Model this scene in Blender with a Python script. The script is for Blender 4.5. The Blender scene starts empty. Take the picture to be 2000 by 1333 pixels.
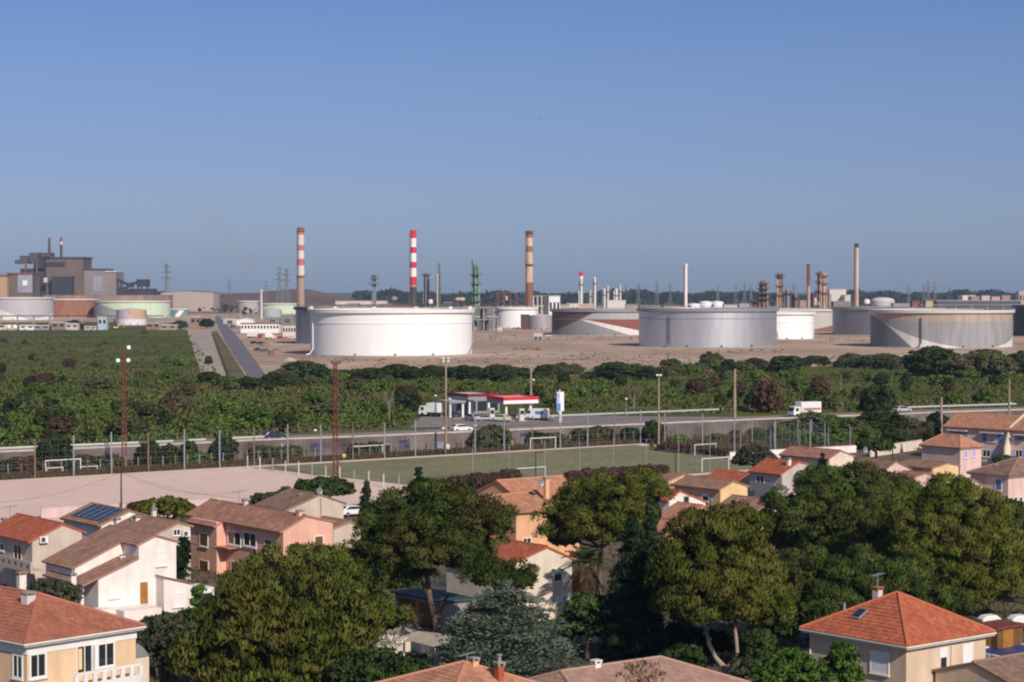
import bpy, bmesh, math, random
import numpy as np
from mathutils import Vector, Matrix

scene = bpy.context.scene
COL = scene.collection
R_ = math.radians

# ------------------------------------------------------------------ camera
F, CX, CY, CAMH, HOR = 4000.0, 1000.0, 666.5, 30.0, 570.0   # in pixels of the 2000 px wide photograph
TH = math.atan((CY - HOR) / F)
cam_data = bpy.data.cameras.new("camera")
cam = bpy.data.objects.new("camera", cam_data)
COL.objects.link(cam)
cam.location = (0, 0, CAMH)
cam.rotation_euler = (math.pi / 2 - TH, 0, 0)
cam_data.sensor_width = 36.0
cam_data.lens = F / 2000.0 * 36.0
cam_data.clip_start = 1.0
cam_data.clip_end = 60000.0
scene.camera = cam

# ------------------------------------------------------------------ sky and sun
SUN_AZ, SUN_EL = R_(26.0), R_(32.0)       # azimuth from "behind the camera" towards the right
SUN = Vector((math.sin(SUN_AZ) * math.cos(SUN_EL), -math.cos(SUN_AZ) * math.cos(SUN_EL), math.sin(SUN_EL)))
world = bpy.data.worlds.new("World")
scene.world = world
world.use_nodes = True
wn, wl = world.node_tree.nodes, world.node_tree.links
wn.clear()
w_out = wn.new("ShaderNodeOutputWorld")
w_bg = wn.new("ShaderNodeBackground")
w_sky = wn.new("ShaderNodeTexSky")
w_sky.sky_type = 'NISHITA'
w_sky.sun_disc = False
w_sky.sun_elevation = SUN_EL
w_sky.sun_rotation = math.atan2(SUN.x, SUN.y)
w_sky.air_density = 1.0
w_sky.dust_density = 0.6
w_sky.ozone_density = 2.0
w_sky.altitude = 30
w_bg.inputs['Strength'].default_value = 0.09
# the low sky of the photograph is a deeper, greyer blue than a clean horizon: tint by elevation
w_geo = wn.new("ShaderNodeTexCoord")
w_sep = wn.new("ShaderNodeSeparateXYZ")
w_ramp = wn.new("ShaderNodeValToRGB")
w_mul = wn.new("ShaderNodeMixRGB")
w_mul.blend_type = 'MULTIPLY'
w_mul.inputs['Fac'].default_value = 1.0
cr = w_ramp.color_ramp
cr.elements[0].position = 0.0
cr.elements[0].color = (0.50, 0.62, 1.07, 1)
cr.elements[1].position = 0.145
cr.elements[1].color = (0.44, 0.53, 0.855, 1)
e = cr.elements.new(0.0675); e.color = (0.475, 0.54, 0.90, 1)
e = cr.elements.new(0.105); e.color = (0.47, 0.55, 0.87, 1)
e = cr.elements.new(0.5); e.color = (0.8, 0.85, 0.9, 1)
wl.new(w_geo.outputs['Generated'], w_sep.inputs[0])
wl.new(w_sep.outputs['Z'], w_ramp.inputs['Fac'])
wl.new(w_sky.outputs['Color'], w_mul.inputs['Color1'])
wl.new(w_ramp.outputs['Color'], w_mul.inputs['Color2'])
wl.new(w_mul.outputs['Color'], w_bg.inputs['Color'])
wl.new(w_bg.outputs['Background'], w_out.inputs['Surface'])

sun_data = bpy.data.lights.new("sun", 'SUN')
sun_data.energy = 4.3
sun_data.angle = R_(0.53)
sun_data.color = (1.0, 0.90, 0.80)
sun = bpy.data.objects.new("sun", sun_data)
COL.objects.link(sun)
sun.location = (200, -200, 300)
sun.rotation_euler = (-SUN).to_track_quat('-Z', 'Y').to_euler()

scene.view_settings.view_transform = 'Standard'
scene.view_settings.look = 'None'
scene.view_settings.exposure = 0.0
scene.view_settings.gamma = 1.0
scene.cycles.use_denoising = True
scene.cycles.pixel_filter_type = 'BLACKMAN_HARRIS'
scene.cycles.filter_width = 2.1            # the soft optics of a phone camera
scene.cycles.max_bounces = 6
scene.cycles.diffuse_bounces = 3
scene.cycles.volume_bounces = 0
scene.cycles.transparent_max_bounces = 8
scene.cycles.caustics_reflective = False
scene.cycles.caustics_refractive = False

# ------------------------------------------------------------------ survey: photograph -> place
ct, st = math.cos(TH), math.sin(TH)
CAM = Vector((0, 0, CAMH))
def ray(px, py):
    u, v = (px - CX) / F, (CY - py) / F
    return Vector((u, ct + v * st, -st + v * ct))
def P(px, py, z=0.0):
    d = ray(px, py); t = (z - CAMH) / d.z
    return Vector((d.x * t, d.y * t, z))
def At(px, py, D):
    d = ray(px, py); t = D / d.y
    return Vector((d.x * t, D, CAMH + d.z * t))
def zat(py, D):
    return At(1000, py, D).z
def ppm(D):
    return F / D
LAND = 3.2                                  # level of the land behind the road wall

# ------------------------------------------------------------------ mesh builder
class MB:
    def __init__(s):
        s.v, s.f, s.m, s.uv = [], [], [], []
    def add(s, vs, fs, mi=0, uvs=None):
        b = len(s.v)
        s.v.extend([tuple(v) for v in vs])
        for k, f in enumerate(fs):
            s.f.append(tuple(b + i for i in f)); s.m.append(mi)
            s.uv.append(uvs[k] if uvs else None)
        return s
    def box(s, a, b, mi=0):
        x0, x1 = sorted((a[0], b[0])); y0, y1 = sorted((a[1], b[1])); z0, z1 = sorted((a[2], b[2]))
        v = [(x0,y0,z0),(x1,y0,z0),(x1,y1,z0),(x0,y1,z0),(x0,y0,z1),(x1,y0,z1),(x1,y1,z1),(x0,y1,z1)]
        return s.add(v, [(3,2,1,0),(4,5,6,7),(0,1,5,4),(1,2,6,5),(2,3,7,6),(3,0,4,7)], mi)
    def prism(s, poly, axis, a, b, mi=0):
        """poly: 2-D points; axis 'x': poly=(y,z), 'y': poly=(x,z), 'z': poly=(x,y); extruded a..b"""
        def pt(p, t):
            return (t, p[0], p[1]) if axis == 'x' else (p[0], t, p[1]) if axis == 'y' else (p[0], p[1], t)
        n = len(poly)
        v = [pt(p, a) for p in poly] + [pt(p, b) for p in poly]
        f = [tuple(range(n)), tuple(range(2 * n - 1, n - 1, -1))]
        f += [((i + 1) % n, i, n + i, n + (i + 1) % n) for i in range(n)]
        return s.add(v, f, mi)
    def lathe(s, prof, n=24, c=(0, 0, 0), mi=0, cap=True, mis=None):
        """prof: (r,z) from bottom to top around z"""
        v, f, ms = [], [], []
        for r, z in prof:
            for k in range(n):
                a = 2 * math.pi * k / n
                v.append((c[0] + r * math.cos(a), c[1] + r * math.sin(a), c[2] + z))
        b = len(s.v)
        s.v.extend(v)
        for j in range(len(prof) - 1):
            for k in range(n):
                k2 = (k + 1) % n
                s.f.append((b + j*n + k, b + j*n + k2, b + (j+1)*n + k2, b + (j+1)*n + k))
                s.m.append(mis[j] if mis else mi); s.uv.append(None)
        if cap:
            s.f.append(tuple(b + k for k in range(n - 1, -1, -1))); s.m.append(mis[0] if mis else mi); s.uv.append(None)
            t = b + (len(prof) - 1) * n
            s.f.append(tuple(t + k for k in range(n))); s.m.append(mis[-1] if mis else mi); s.uv.append(None)
        return s
    def path(s, pts, radii, n=8, mi=0):
        pts = [Vector(p) for p in pts]
        if not hasattr(radii, '__len__'): radii = [radii] * len(pts)
        rings = []
        for i, p in enumerate(pts):
            d = (pts[min(i + 1, len(pts) - 1)] - pts[max(i - 1, 0)])
            d = d.normalized() if d.length > 1e-9 else Vector((0, 0, 1))
            ref = Vector((0, 0, 1)) if abs(d.z) < .9 else Vector((1, 0, 0))
            a = d.cross(ref).normalized(); b = d.cross(a)
            rings.append([p + (a * math.cos(2*math.pi*k/n) + b * math.sin(2*math.pi*k/n)) * radii[i] for k in range(n)])
        v = [q for r in rings for q in r]
        f = []
        for j in range(len(rings) - 1):
            for k in range(n):
                k2 = (k + 1) % n
                f.append((j*n + k, j*n + k2, (j+1)*n + k2, (j+1)*n + k))
        f.append(tuple(range(n - 1, -1, -1))); f.append(tuple(len(v) - n + k for k in range(n)))
        return s.add(v, f, mi)
    def sphere(s, c, r, n=12, m=8, mi=0, zs=(-1, 1)):
        prof = []
        for j in range(m + 1):
            a = math.pi * (j / m - .5)
            z = math.sin(a)
            if zs[0] - 1e-6 <= z <= zs[1] + 1e-6:
                prof.append((max(r * math.cos(a), .001), r * z))
        return s.lathe(prof, n, c, mi)
    def build(s, name, mat=None, parent=None, smooth=False, loc=None, rotz=0.0):
        me = bpy.data.meshes.new(name)
        me.from_pydata(s.v, [], s.f)
        mats = mat if isinstance(mat, (list, tuple)) else [mat]
        for m in mats:
            me.materials.append(m)
        if len(mats) > 1:
            me.polygons.foreach_set('material_index', s.m)
        if any(u is not None for u in s.uv):
            uvl = me.uv_layers.new(name='UVMap')
            li = 0
            for poly, u in zip(me.polygons, s.uv):
                for k in range(len(poly.vertices)):
                    if u is not None: uvl.data[li].uv = u[k]
                    li += 1
        if smooth:
            me.polygons.foreach_set('use_smooth', [True] * len(me.polygons))
            me.set_sharp_from_angle(angle=R_(40))
        me.update()
        o = bpy.data.objects.new(name, me)
        COL.objects.link(o)
        if parent is not None: o.parent = parent
        if loc is not None: o.location = loc
        if rotz: o.rotation_euler = (0, 0, rotz)
        return o

def tag(o, label=None, cat=None, group=None, kind=None):
    if label: o['label'] = label
    if cat: o['category'] = cat
    if group: o['group'] = group
    if kind: o['kind'] = kind
    return o
def thing(name, label, cat, loc=(0, 0, 0), rotz=0.0, group=None):
    o = bpy.data.objects.new(name, None)
    COL.objects.link(o)
    o.location = loc; o.rotation_euler = (0, 0, rotz)
    o.empty_display_size = .5
    return tag(o, label, cat, group)
KIDS = {}
def copy_tree(o, loc=None, rotz=None, label=None, group=None, scale=None):
    def cp(src, par):
        c = src.copy(); COL.objects.link(c)
        if par is not None: c.parent = par
        for ch in list(src.children): cp(ch, c)
        return c
    c = cp(o, None)
    if loc is not None: c.location = loc
    if rotz is not None: c.rotation_euler = (0, 0, rotz)
    if scale is not None: c.scale = scale
    if label: c['label'] = label
    if group: c['group'] = group
    return c

# ------------------------------------------------------------------ materials
def _new(name):
    m = bpy.data.materials.new(name); m.use_nodes = True
    nt = m.node_tree
    b = nt.nodes['Principled BSDF']
    return m, nt, b
def N(nt, t, **kw):
    n = nt.nodes.new(t)
    for k, v in kw.items(): setattr(n, k, v)
    return n
MATS = {}
def mat(name, col, rough=.8, metal=0.0, var=.12, scale=1.0, bump=0.0, spec=.3, stretch=None, col2=None, detail=5.0, lo=.35, hi=.65):
    """painted / mineral surface: base colour with real mottling (wear, dirt of its own)"""
    if name in MATS: return MATS[name]
    m, nt, b = _new(name)
    tc = N(nt, 'ShaderNodeTexCoord'); mp = N(nt, 'ShaderNodeMapping')
    nz = N(nt, 'ShaderNodeTexNoise'); rp = N(nt, 'ShaderNodeValToRGB')
    nz.inputs['Scale'].default_value = scale; nz.inputs['Detail'].default_value = detail
    nz.inputs['Roughness'].default_value = .6
    if stretch: mp.inputs['Scale'].default_value = stretch
    nt.links.new(tc.outputs['Object'], mp.inputs[0]); nt.links.new(mp.outputs[0], nz.inputs['Vector'])
    nt.links.new(nz.outputs['Fac'], rp.inputs[0])
    c1 = [c * (1 - var) for c in col]; c2 = list(col2) if col2 else [min(1, c * (1 + var)) for c in col]
    rp.color_ramp.elements[0].position = lo; rp.color_ramp.elements[1].position = hi
    rp.color_ramp.elements[0].color = (*c1, 1); rp.color_ramp.elements[1].color = (*c2, 1)
    nt.links.new(rp.outputs[0], b.inputs['Base Color'])
    b.inputs['Roughness'].default_value = rough; b.inputs['Metallic'].default_value = metal
    b.inputs['Specular IOR Level'].default_value = spec
    if bump:
        bp = N(nt, 'ShaderNodeBump'); bp.inputs['Strength'].default_value = bump
        bp.inputs['Distance'].default_value = .05
        n2 = N(nt, 'ShaderNodeTexNoise'); n2.inputs['Scale'].default_value = scale * 12
        nt.links.new(tc.outputs['Object'], n2.inputs['Vector'])
        nt.links.new(n2.outputs['Fac'], bp.inputs['Height']); nt.links.new(bp.outputs[0], b.inputs['Normal'])
    MATS[name] = m
    return m
def tile_mat(name, c1, c2, c3, tw=.24, th=.36, moss=.25):
    """terracotta tiles on UVs in metres (u along the eave, v up the slope)"""
    if name in MATS: return MATS[name]
    m, nt, b = _new(name)
    uv = N(nt, 'ShaderNodeUVMap'); sep = N(nt, 'ShaderNodeSeparateXYZ')
    nt.links.new(uv.outputs[0], sep.inputs[0])
    def math_(op, a, bv=None):
        n = N(nt, 'ShaderNodeMath', operation=op)
        if hasattr(a, 'is_output'): nt.links.new(a, n.inputs[0])
        else: n.inputs[0].default_value = a
        if bv is not None:
            if hasattr(bv, 'is_output'): nt.links.new(bv, n.inputs[1])
            else: n.inputs[1].default_value = bv
        return n.outputs[0]
    us = math_('DIVIDE', sep.outputs[0], tw); vs = math_('DIVIDE', sep.outputs[1], th)
    cmb = N(nt, 'ShaderNodeCombineXYZ')
    nt.links.new(math_('FLOOR', us), cmb.inputs[0]); nt.links.new(math_('FLOOR', vs), cmb.inputs[1])
    wn_ = N(nt, 'ShaderNodeTexWhiteNoise'); nt.links.new(cmb.outputs[0], wn_.inputs['Vector'])
    rp = N(nt, 'ShaderNodeValToRGB')
    rp.color_ramp.elements[0].color = (*c1, 1); rp.color_ramp.elements[1].color = (*c2, 1)
    e = rp.color_ramp.elements.new(.6); e.color = (*c3, 1)
    nt.links.new(wn_.outputs['Value'], rp.inputs[0])
    nz = N(nt, 'ShaderNodeTexNoise'); nz.inputs['Scale'].default_value = .55; nz.inputs['Detail'].default_value = 6
    nt.links.new(uv.outputs[0], nz.inputs['Vector'])
    r2 = N(nt, 'ShaderNodeValToRGB'); r2.color_ramp.elements[0].position = .45; r2.color_ramp.elements[1].position = .66
    r2.color_ramp.elements[0].color = (0, 0, 0, 1); r2.color_ramp.elements[1].color = (moss, moss, moss, 1)
    nt.links.new(nz.outputs['Fac'], r2.inputs[0])
    mx = N(nt, 'ShaderNodeMixRGB'); mx.inputs['Color2'].default_value = (.13, .085, .055, 1)
    nt.links.new(r2.outputs[0], mx.inputs['Fac']); nt.links.new(rp.outputs[0], mx.inputs['Color1'])
    nt.links.new(mx.outputs[0], b.inputs['Base Color'])
    sn = math_('SINE', math_('MULTIPLY', us, 2 * math.pi))
    bp = N(nt, 'ShaderNodeBump'); bp.inputs['Strength'].default_value = .55; bp.inputs['Distance'].default_value = .035
    nt.links.new(sn, bp.inputs['Height']); nt.links.new(bp.outputs[0], b.inputs['Normal'])
    b.inputs['Roughness'].default_value = .85; b.inputs['Specular IOR Level'].default_value = .2
    MATS[name] = m
    return m
def leaf_mat(name, c1, c2, brown=None, bamt=0.0, trans=.25, nscale=.35):
    """foliage: colour differs from clump to clump (attribute tone) and from plant to plant"""
    if name in MATS: return MATS[name]
    m = bpy.data.materials.new(name); m.use_nodes = True
    nt = m.node_tree; nt.nodes.clear()
    out = N(nt, 'ShaderNodeOutputMaterial')
    at = N(nt, 'ShaderNodeAttribute', attribute_name='tone')
    oi = N(nt, 'ShaderNodeObjectInfo')
    rp = N(nt, 'ShaderNodeValToRGB')
    rp.color_ramp.elements[0].color = (*c1, 1); rp.color_ramp.elements[1].color = (*c2, 1)
    nt.links.new(at.outputs['Fac'], rp.inputs[0])
    hs = N(nt, 'ShaderNodeHueSaturation')
    mr = N(nt, 'ShaderNodeMapRange'); mr.inputs['To Min'].default_value = .8; mr.inputs['To Max'].default_value = 1.22
    nt.links.new(oi.outputs['Random'], mr.inputs['Value']); nt.links.new(mr.outputs[0], hs.inputs['Value'])
    nt.links.new(rp.outputs[0], hs.inputs['Color'])
    colout = hs.outputs[0]
    if brown:
        tc = N(nt, 'ShaderNodeTexCoord')
        nz = N(nt, 'ShaderNodeTexNoise'); nz.inputs['Scale'].default_value = nscale; nz.inputs['Detail'].default_value = 3
        nt.links.new(tc.outputs['Object'], nz.inputs['Vector'])
        r2 = N(nt, 'ShaderNodeValToRGB'); r2.color_ramp.elements[0].position = .5; r2.color_ramp.elements[1].position = .68
        r2.color_ramp.elements[0].color = (0, 0, 0, 1); r2.color_ramp.elements[1].color = (bamt, bamt, bamt, 1)
        nt.links.new(nz.outputs['Fac'], r2.inputs[0])
        mx = N(nt, 'ShaderNodeMixRGB'); mx.inputs['Color2'].default_value = (*brown, 1)
        nt.links.new(r2.outputs[0], mx.inputs['Fac']); nt.links.new(colout, mx.inputs['Color1'])
        colout = mx.outputs[0]
    d = N(nt, 'ShaderNodeBsdfDiffuse'); t = N(nt, 'ShaderNodeBsdfTranslucent'); ms = N(nt, 'ShaderNodeMixShader')
    ms.inputs[0].default_value = trans
    nt.links.new(colout, d.inputs[0]); nt.links.new(colout, t.inputs[0])
    nt.links.new(d.outputs[0], ms.inputs[1]); nt.links.new(t.outputs[0], ms.inputs[2])
    nt.links.new(ms.outputs[0], out.inputs[0])
    MATS[name] = m
    return m
def ground_mat(name, cols, scale=.02, scale2=.3, stretch=None, rough=.95, amp=.21):
    """cols: list of (position, colour) over broad noise, with finer noise multiplied in"""
    if name in MATS: return MATS[name]
    m, nt, b = _new(name)
    tc = N(nt, 'ShaderNodeTexCoord'); mp = N(nt, 'ShaderNodeMapping')
    if stretch: mp.inputs['Scale'].default_value = stretch
    nz = N(nt, 'ShaderNodeTexNoise'); nz.inputs['Scale'].default_value = scale; nz.inputs['Detail'].default_value = 8
    nz.inputs['Roughness'].default_value = .62
    rp = N(nt, 'ShaderNodeValToRGB')
    nt.links.new(tc.outputs['Object'], mp.inputs[0]); nt.links.new(mp.outputs[0], nz.inputs['Vector'])
    nt.links.new(nz.outputs['Fac'], rp.inputs[0])
    els = rp.color_ramp.elements
    while len(els) < len(cols): els.new(.5)
    for e_, (p, c) in zip(els, cols): e_.position = p; e_.color = (*c, 1)
    n2 = N(nt, 'ShaderNodeTexNoise'); n2.inputs['Scale'].default_value = scale2; n2.inputs['Detail'].default_value = 6
    nt.links.new(tc.outputs['Object'], n2.inputs['Vector'])
    mr = N(nt, 'ShaderNodeMapRange'); mr.inputs['From Min'].default_value = .3; mr.inputs['From Max'].default_value = .7
    mr.inputs['To Min'].default_value = 1 - amp; mr.inputs['To Max'].default_value = 1 + amp
    nt.links.new(n2.outputs['Fac'], mr.inputs['Value'])
    mx = N(nt, 'ShaderNodeVectorMath', operation='SCALE')
    nt.links.new(rp.outputs[0], mx.inputs[0]); nt.links.new(mr.outputs[0], mx.inputs['Scale'])
    nt.links.new(mx.outputs[0], b.inputs['Base Color'])
    b.inputs['Roughness'].default_value = rough; b.inputs['Specular IOR Level'].default_value = .15
    MATS[name] = m
    return m

# common paints
M_white = mat('white_paint', (.78, .76, .73), .6, var=.06, scale=.6)
M_offwhite = mat('off_white_render', (.62, .57, .52), .85, var=.08, scale=.8, bump=.15)
M_grey = mat('grey_metal', (.30, .31, .33), .5, .3, var=.12, scale=.8)
M_dgrey = mat('dark_grey_metal', (.09, .09, .10), .55, .2, var=.15, scale=.8)
M_black = mat('black_rubber', (.02, .02, .022), .7, var=.1)
M_glass = mat('window_glass', (.025, .03, .035), .08, 0, var=.1, spec=.6)
M_brown = mat('brown_wood', (.16, .075, .032), .7, var=.18, scale=2)
M_orange_wood = mat('orange_wood', (.36, .15, .035), .7, var=.15, scale=2)
M_conc = mat('concrete', (.34, .31, .28), .9, var=.15, scale=.7, bump=.2)
M_post = mat('galvanised_post', (.36, .38, .42), .5, .4, var=.1)
M_bluepost = mat('bluish_post', (.31, .34, .40), .5, .3, var=.1)
M_rustpost = mat('rusty_post', (.24, .155, .105), .8, .1, var=.25, scale=1)
M_woodpost = mat('weathered_pole', (.33, .25, .19), .9, var=.2, scale=1)
M_darkpole = mat('dark_pole', (.06, .045, .04), .9, var=.2)
M_bark = mat('pine_bark', (.15, .105, .08), .95, var=.3, scale=3, bump=.5)
M_palebark = mat('pale_bark', (.34, .26, .21), .95, var=.2, scale=3, bump=.4)
M_blue = mat('blue_paint', (.10, .20, .52), .6, var=.1)
M_lav = mat('lavender_paint', (.40, .40, .68), .6, var=.08)
M_red = mat('red_paint', (.55, .035, .035), .55, var=.12, scale=.5)
M_rust = mat('rust', (.24, .095, .05), .85, .2, var=.35, scale=.25, stretch=(1, 1, .3))
M_brick = mat('red_brick', (.36, .09, .045), .9, var=.2, scale=4)
M_green = mat('green_paint', (.05, .20, .10), .6, var=.2, scale=.3)
M_yellow = mat('yellow_paint', (.68, .46, .08), .6, var=.1)
M_aspalt = ground_mat('asphalt', [(.3, (.105, .098, .10)), (.7, (.15, .14, .14))], .05, .8)
# ------------------------------------------------------------------ setting
def sheet(name, pts, z, m, label=None):
    mb = MB(); mb.add([(p[0], p[1], z) for p in pts], [tuple(range(len(pts)))])
    o = mb.build(name, m)
    # triangulated sheets of concave outline
    bm = bmesh.new(); bm.from_mesh(o.data)
    bmesh.ops.recalc_face_normals(bm, faces=bm.faces)
    for f in bm.faces:
        if f.normal.z < 0: f.normal_flip()
    bmesh.ops.triangulate(bm, faces=bm.faces); bm.to_mesh(o.data); bm.free()
    return tag(o, kind='structure', label=label)
def pxs(l, z):
    return [P(x, y, z) for x, y in l]

M_soil = ground_mat('dry_soil', [(.3, (.10, .075, .05)), (.5, (.15, .115, .075)), (.7, (.07, .075, .03))], .05, .6)
M_scrubsoil = ground_mat('scrub_soil', [(.32, (.060, .076, .008)), (.5, (.098, .100, .015)), (.66, (.150, .115, .034))], .012, .12)
M_yard = ground_mat('yard_earth', [(.3, (.30, .20, .14)), (.45, (.43, .295, .21)), (.6, (.54, .385, .285)), (.75, (.33, .24, .155))], .012, .09, stretch=(1, .45, 1))
M_dirt = ground_mat('pitch_dirt', [(.3, (.74, .53, .44)), (.7, (.79, .575, .485))], .03, .25, amp=.05)
M_turf = ground_mat('worn_turf', [(.32, (.18, .18, .085)), (.5, (.215, .205, .105)), (.68, (.25, .215, .13))], .06, .5)
M_lot = ground_mat('gravel', [(.3, (.36, .28, .235)), (.7, (.45, .36, .30))], .05, .4)
M_verge = ground_mat('verge_grass', [(.35, (.09, .085, .035)), (.65, (.20, .15, .09))], .08, .6)
M_road = ground_mat('road_asphalt', [(.3, (.215, .18, .165)), (.7, (.28, .235, .215))], .06, .8)
M_accroad = ground_mat('access_asphalt', [(.3, (.155, .14, .155)), (.7, (.20, .185, .20))], .03, .3)
M_street = ground_mat('street_asphalt', [(.3, (.075, .07, .07)), (.7, (.11, .10, .10))], .2, 1.5)
M_hill = ground_mat('hill_earth', [(.3, (.13, .085, .06)), (.7, (.20, .135, .095))], .006, .05)

sheet('ground', [(-30000, -200), (30000, -200), (30000, 40000), (-30000, 40000)], 0.0, M_soil)
WALL_PX = [(-260, 895), (0, 884), (300, 871), (500, 861), (700, 854), (1000, 841), (1250, 830), (1450, 821.5), (1560, 817), (1700, 812), (1850, 806), (2200, 795)]
WALL = [P(x, y, LAND) for x, y in WALL_PX]
WDIR = (WALL[-1] - WALL[0]).normalized()
WNRM = Vector((-WDIR.y, WDIR.x, 0))         # away from the pitch
first, last = WALL[0] - WDIR * 400, WALL[-1] + WDIR * 400
mb = MB()
line = [first] + WALL + [last]
# land behind the wall: one sheet out to the horizon, with its front face
top = [(p.x, p.y, LAND) for p in line] + [(30000, last.y, LAND), (30000, 40000, LAND), (-30000, 40000, LAND), (-30000, first.y, LAND)]
mb.add(top, [tuple(range(len(top)))])
scrub = mb.build('scrub_land', M_scrubsoil)
bm = bmesh.new(); bm.from_mesh(scrub.data)
bmesh.ops.triangulate(bm, faces=bm.faces)
for f in bm.faces:
    if f.normal.z < 0: f.normal_flip()
bm.to_mesh(scrub.data); bm.free()
tag(scrub, kind='structure')

yard_px = [(365, 645), (300, 629), (-300, 632), (-300, 597), (2400, 597), (2400, 700), (1700, 712), (1350, 726), (1000, 738), (700, 738), (480, 752), (432, 744)]
sheet('tank_yard', pxs(yard_px, LAND + .03), LAND + .03, M_yard)
sheet('gravel_lot', pxs([(366, 650), (411, 647), (442, 742), (398, 745)], LAND + .06), LAND + .06, M_lot)
sheet('grass_verge', pxs([(413, 648), (424, 646), (486, 745), (446, 745)], LAND + .06), LAND + .06, M_verge)
sheet('access_road', pxs([(416, 619), (427, 617), (468, 662), (528, 745), (490, 745), (440, 668)], LAND + .08), LAND + .08, M_accroad)
sheet('ditch', pxs([(413, 652), (416, 652), (451, 740), (444, 741)], LAND + .09), LAND + .09, mat('ditch_earth', (.06, .05, .03), .95))

# main road on the wall, forecourt
road_far = [p + WNRM * 9.5 for p in line]
sheet('road', [Vector((p.x, p.y, 0)) + WNRM * .6 for p in line] + road_far[::-1], LAND + .05, M_road)
fore = pxs([(800, 836), (822, 815), (890, 808), (1062, 810), (1300, 814), (1520, 815), (1520, 816.5), (1300, 821), (1000, 832)], LAND + .06)
sheet('forecourt', fore, LAND + .06, M_road)
mb = MB()
for off, w in ((.9, .15), (8.9, .15)):
    a = [p + WNRM * off for p in line]; b = [p + WNRM * (off + w) for p in line]
    for i in range(len(line) - 1):
        mb.add([(a[i].x, a[i].y, LAND + .065), (a[i+1].x, a[i+1].y, LAND + .065), (b[i+1].x, b[i+1].y, LAND + .065), (b[i].x, b[i].y, LAND + .065)], [(0, 1, 2, 3)])
tag(mb.build('road_markings', M_white), kind='structure')

# dirt pitch and turf pitch (z = 0)
G1, G2 = P(478, 914), P(1237, 870)
PU = (G2 - G1).normalized(); PV = Vector((PU.y, -PU.x, 0))       # along the far touchline, towards the viewer
G3, G4 = G2 + PV * 54, G1 + PV * 54
dirt = [G1 - PU * 95 - PV * 2.5, G2 + PU * 4.5 - PV * 2.5, G2 + PU * 4.5 + PV * 57, G1 + PV * 57 + PU * 4, G1 + PV * 62, G1 - PU * 95 + PV * 62]
sheet('dirt_pitch', dirt, .02, M_dirt)
sheet('turf_pitch', [G1 + PU * 1.2 + PV * .8, G2, G3, G1 + PV * 54 + PU * 6], .04, M_turf)
mb = MB()
def gline(a, b, w=.14, z=.055):
    d = (b - a).normalized(); n = Vector((-d.y, d.x, 0)) * w / 2
    mb.add([(a+n).to_tuple()[:2] + (z,), (a-n).to_tuple()[:2] + (z,), (b-n).to_tuple()[:2] + (z,), (b+n).to_tuple()[:2] + (z,)], [(0, 1, 2, 3)])
A0 = G1 + PU * 14 + PV * 2; A1 = G2 - PU * 1.5 + PV * 2; A2 = G2 - PU * 1.5 + PV * 50; A3 = G1 + PU * 14 + PV * 50
for a, b in ((A0, A1), (A1, A2), (A2, A3), (A3, A0), ((A0 + A1) / 2, (A2 + A3) / 2)): gline(a, b)
tag(mb.build('pitch_lines', mat('faded_line_paint', (.36, .36, .26), .9)), kind='structure')

# street between the houses
def strip(a, b, w):
    d = (b - a).normalized(); n = Vector((-d.y, d.x, 0)) * w / 2
    return [a + n, a - n, b - n, b + n]
sheet('street', strip(P(1100, 1300), P(1700, 1080), 9), .02, M_street)
sheet('side_street', strip(P(1220, 1275), P(770, 1110), 7), .03, M_street)
sheet('paved_yard', strip(P(830, 1260), P(790, 1170), 9), .035, mat('paving', (.33, .29, .26), .9, var=.12, scale=.8))

# far hill and far woods
mb = MB(); nx, ny = 90, 14
Dh0, Dh1 = 3300.0, 4300.0
hv = []
random.seed(4)
def hill_h(px, t):
    prof = 0
    for c, w, a in ((430, 70, 17), (470, 35, 6), (575, 75, 24), (620, 60, 10), (690, 50, 8), (520, 40, 8), (350, 60, 6)):
        prof += a * math.exp(-((px - c) / w) ** 2)
    return prof * math.sin(math.pi * min(1, max(0, t))) ** .6
for j in range(ny):
    t = j / (ny - 1); D = Dh0 + (Dh1 - Dh0) * t
    for i in range(nx):
        px = 240 + 560 * i / (nx - 1)
        h = hill_h(px, t) * 1.02
        hv.append(((px - 1000) / F * D, D, LAND - .5 + h + random.uniform(-.5, .5) * (1 if h > 2 else 0)))
mb.add(hv, [(j*nx+i, j*nx+i+1, (j+1)*nx+i+1, (j+1)*nx+i) for j in range(ny-1) for i in range(nx-1)])
tag(mb.build('hills', M_hill, smooth=True), kind='structure')

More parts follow.
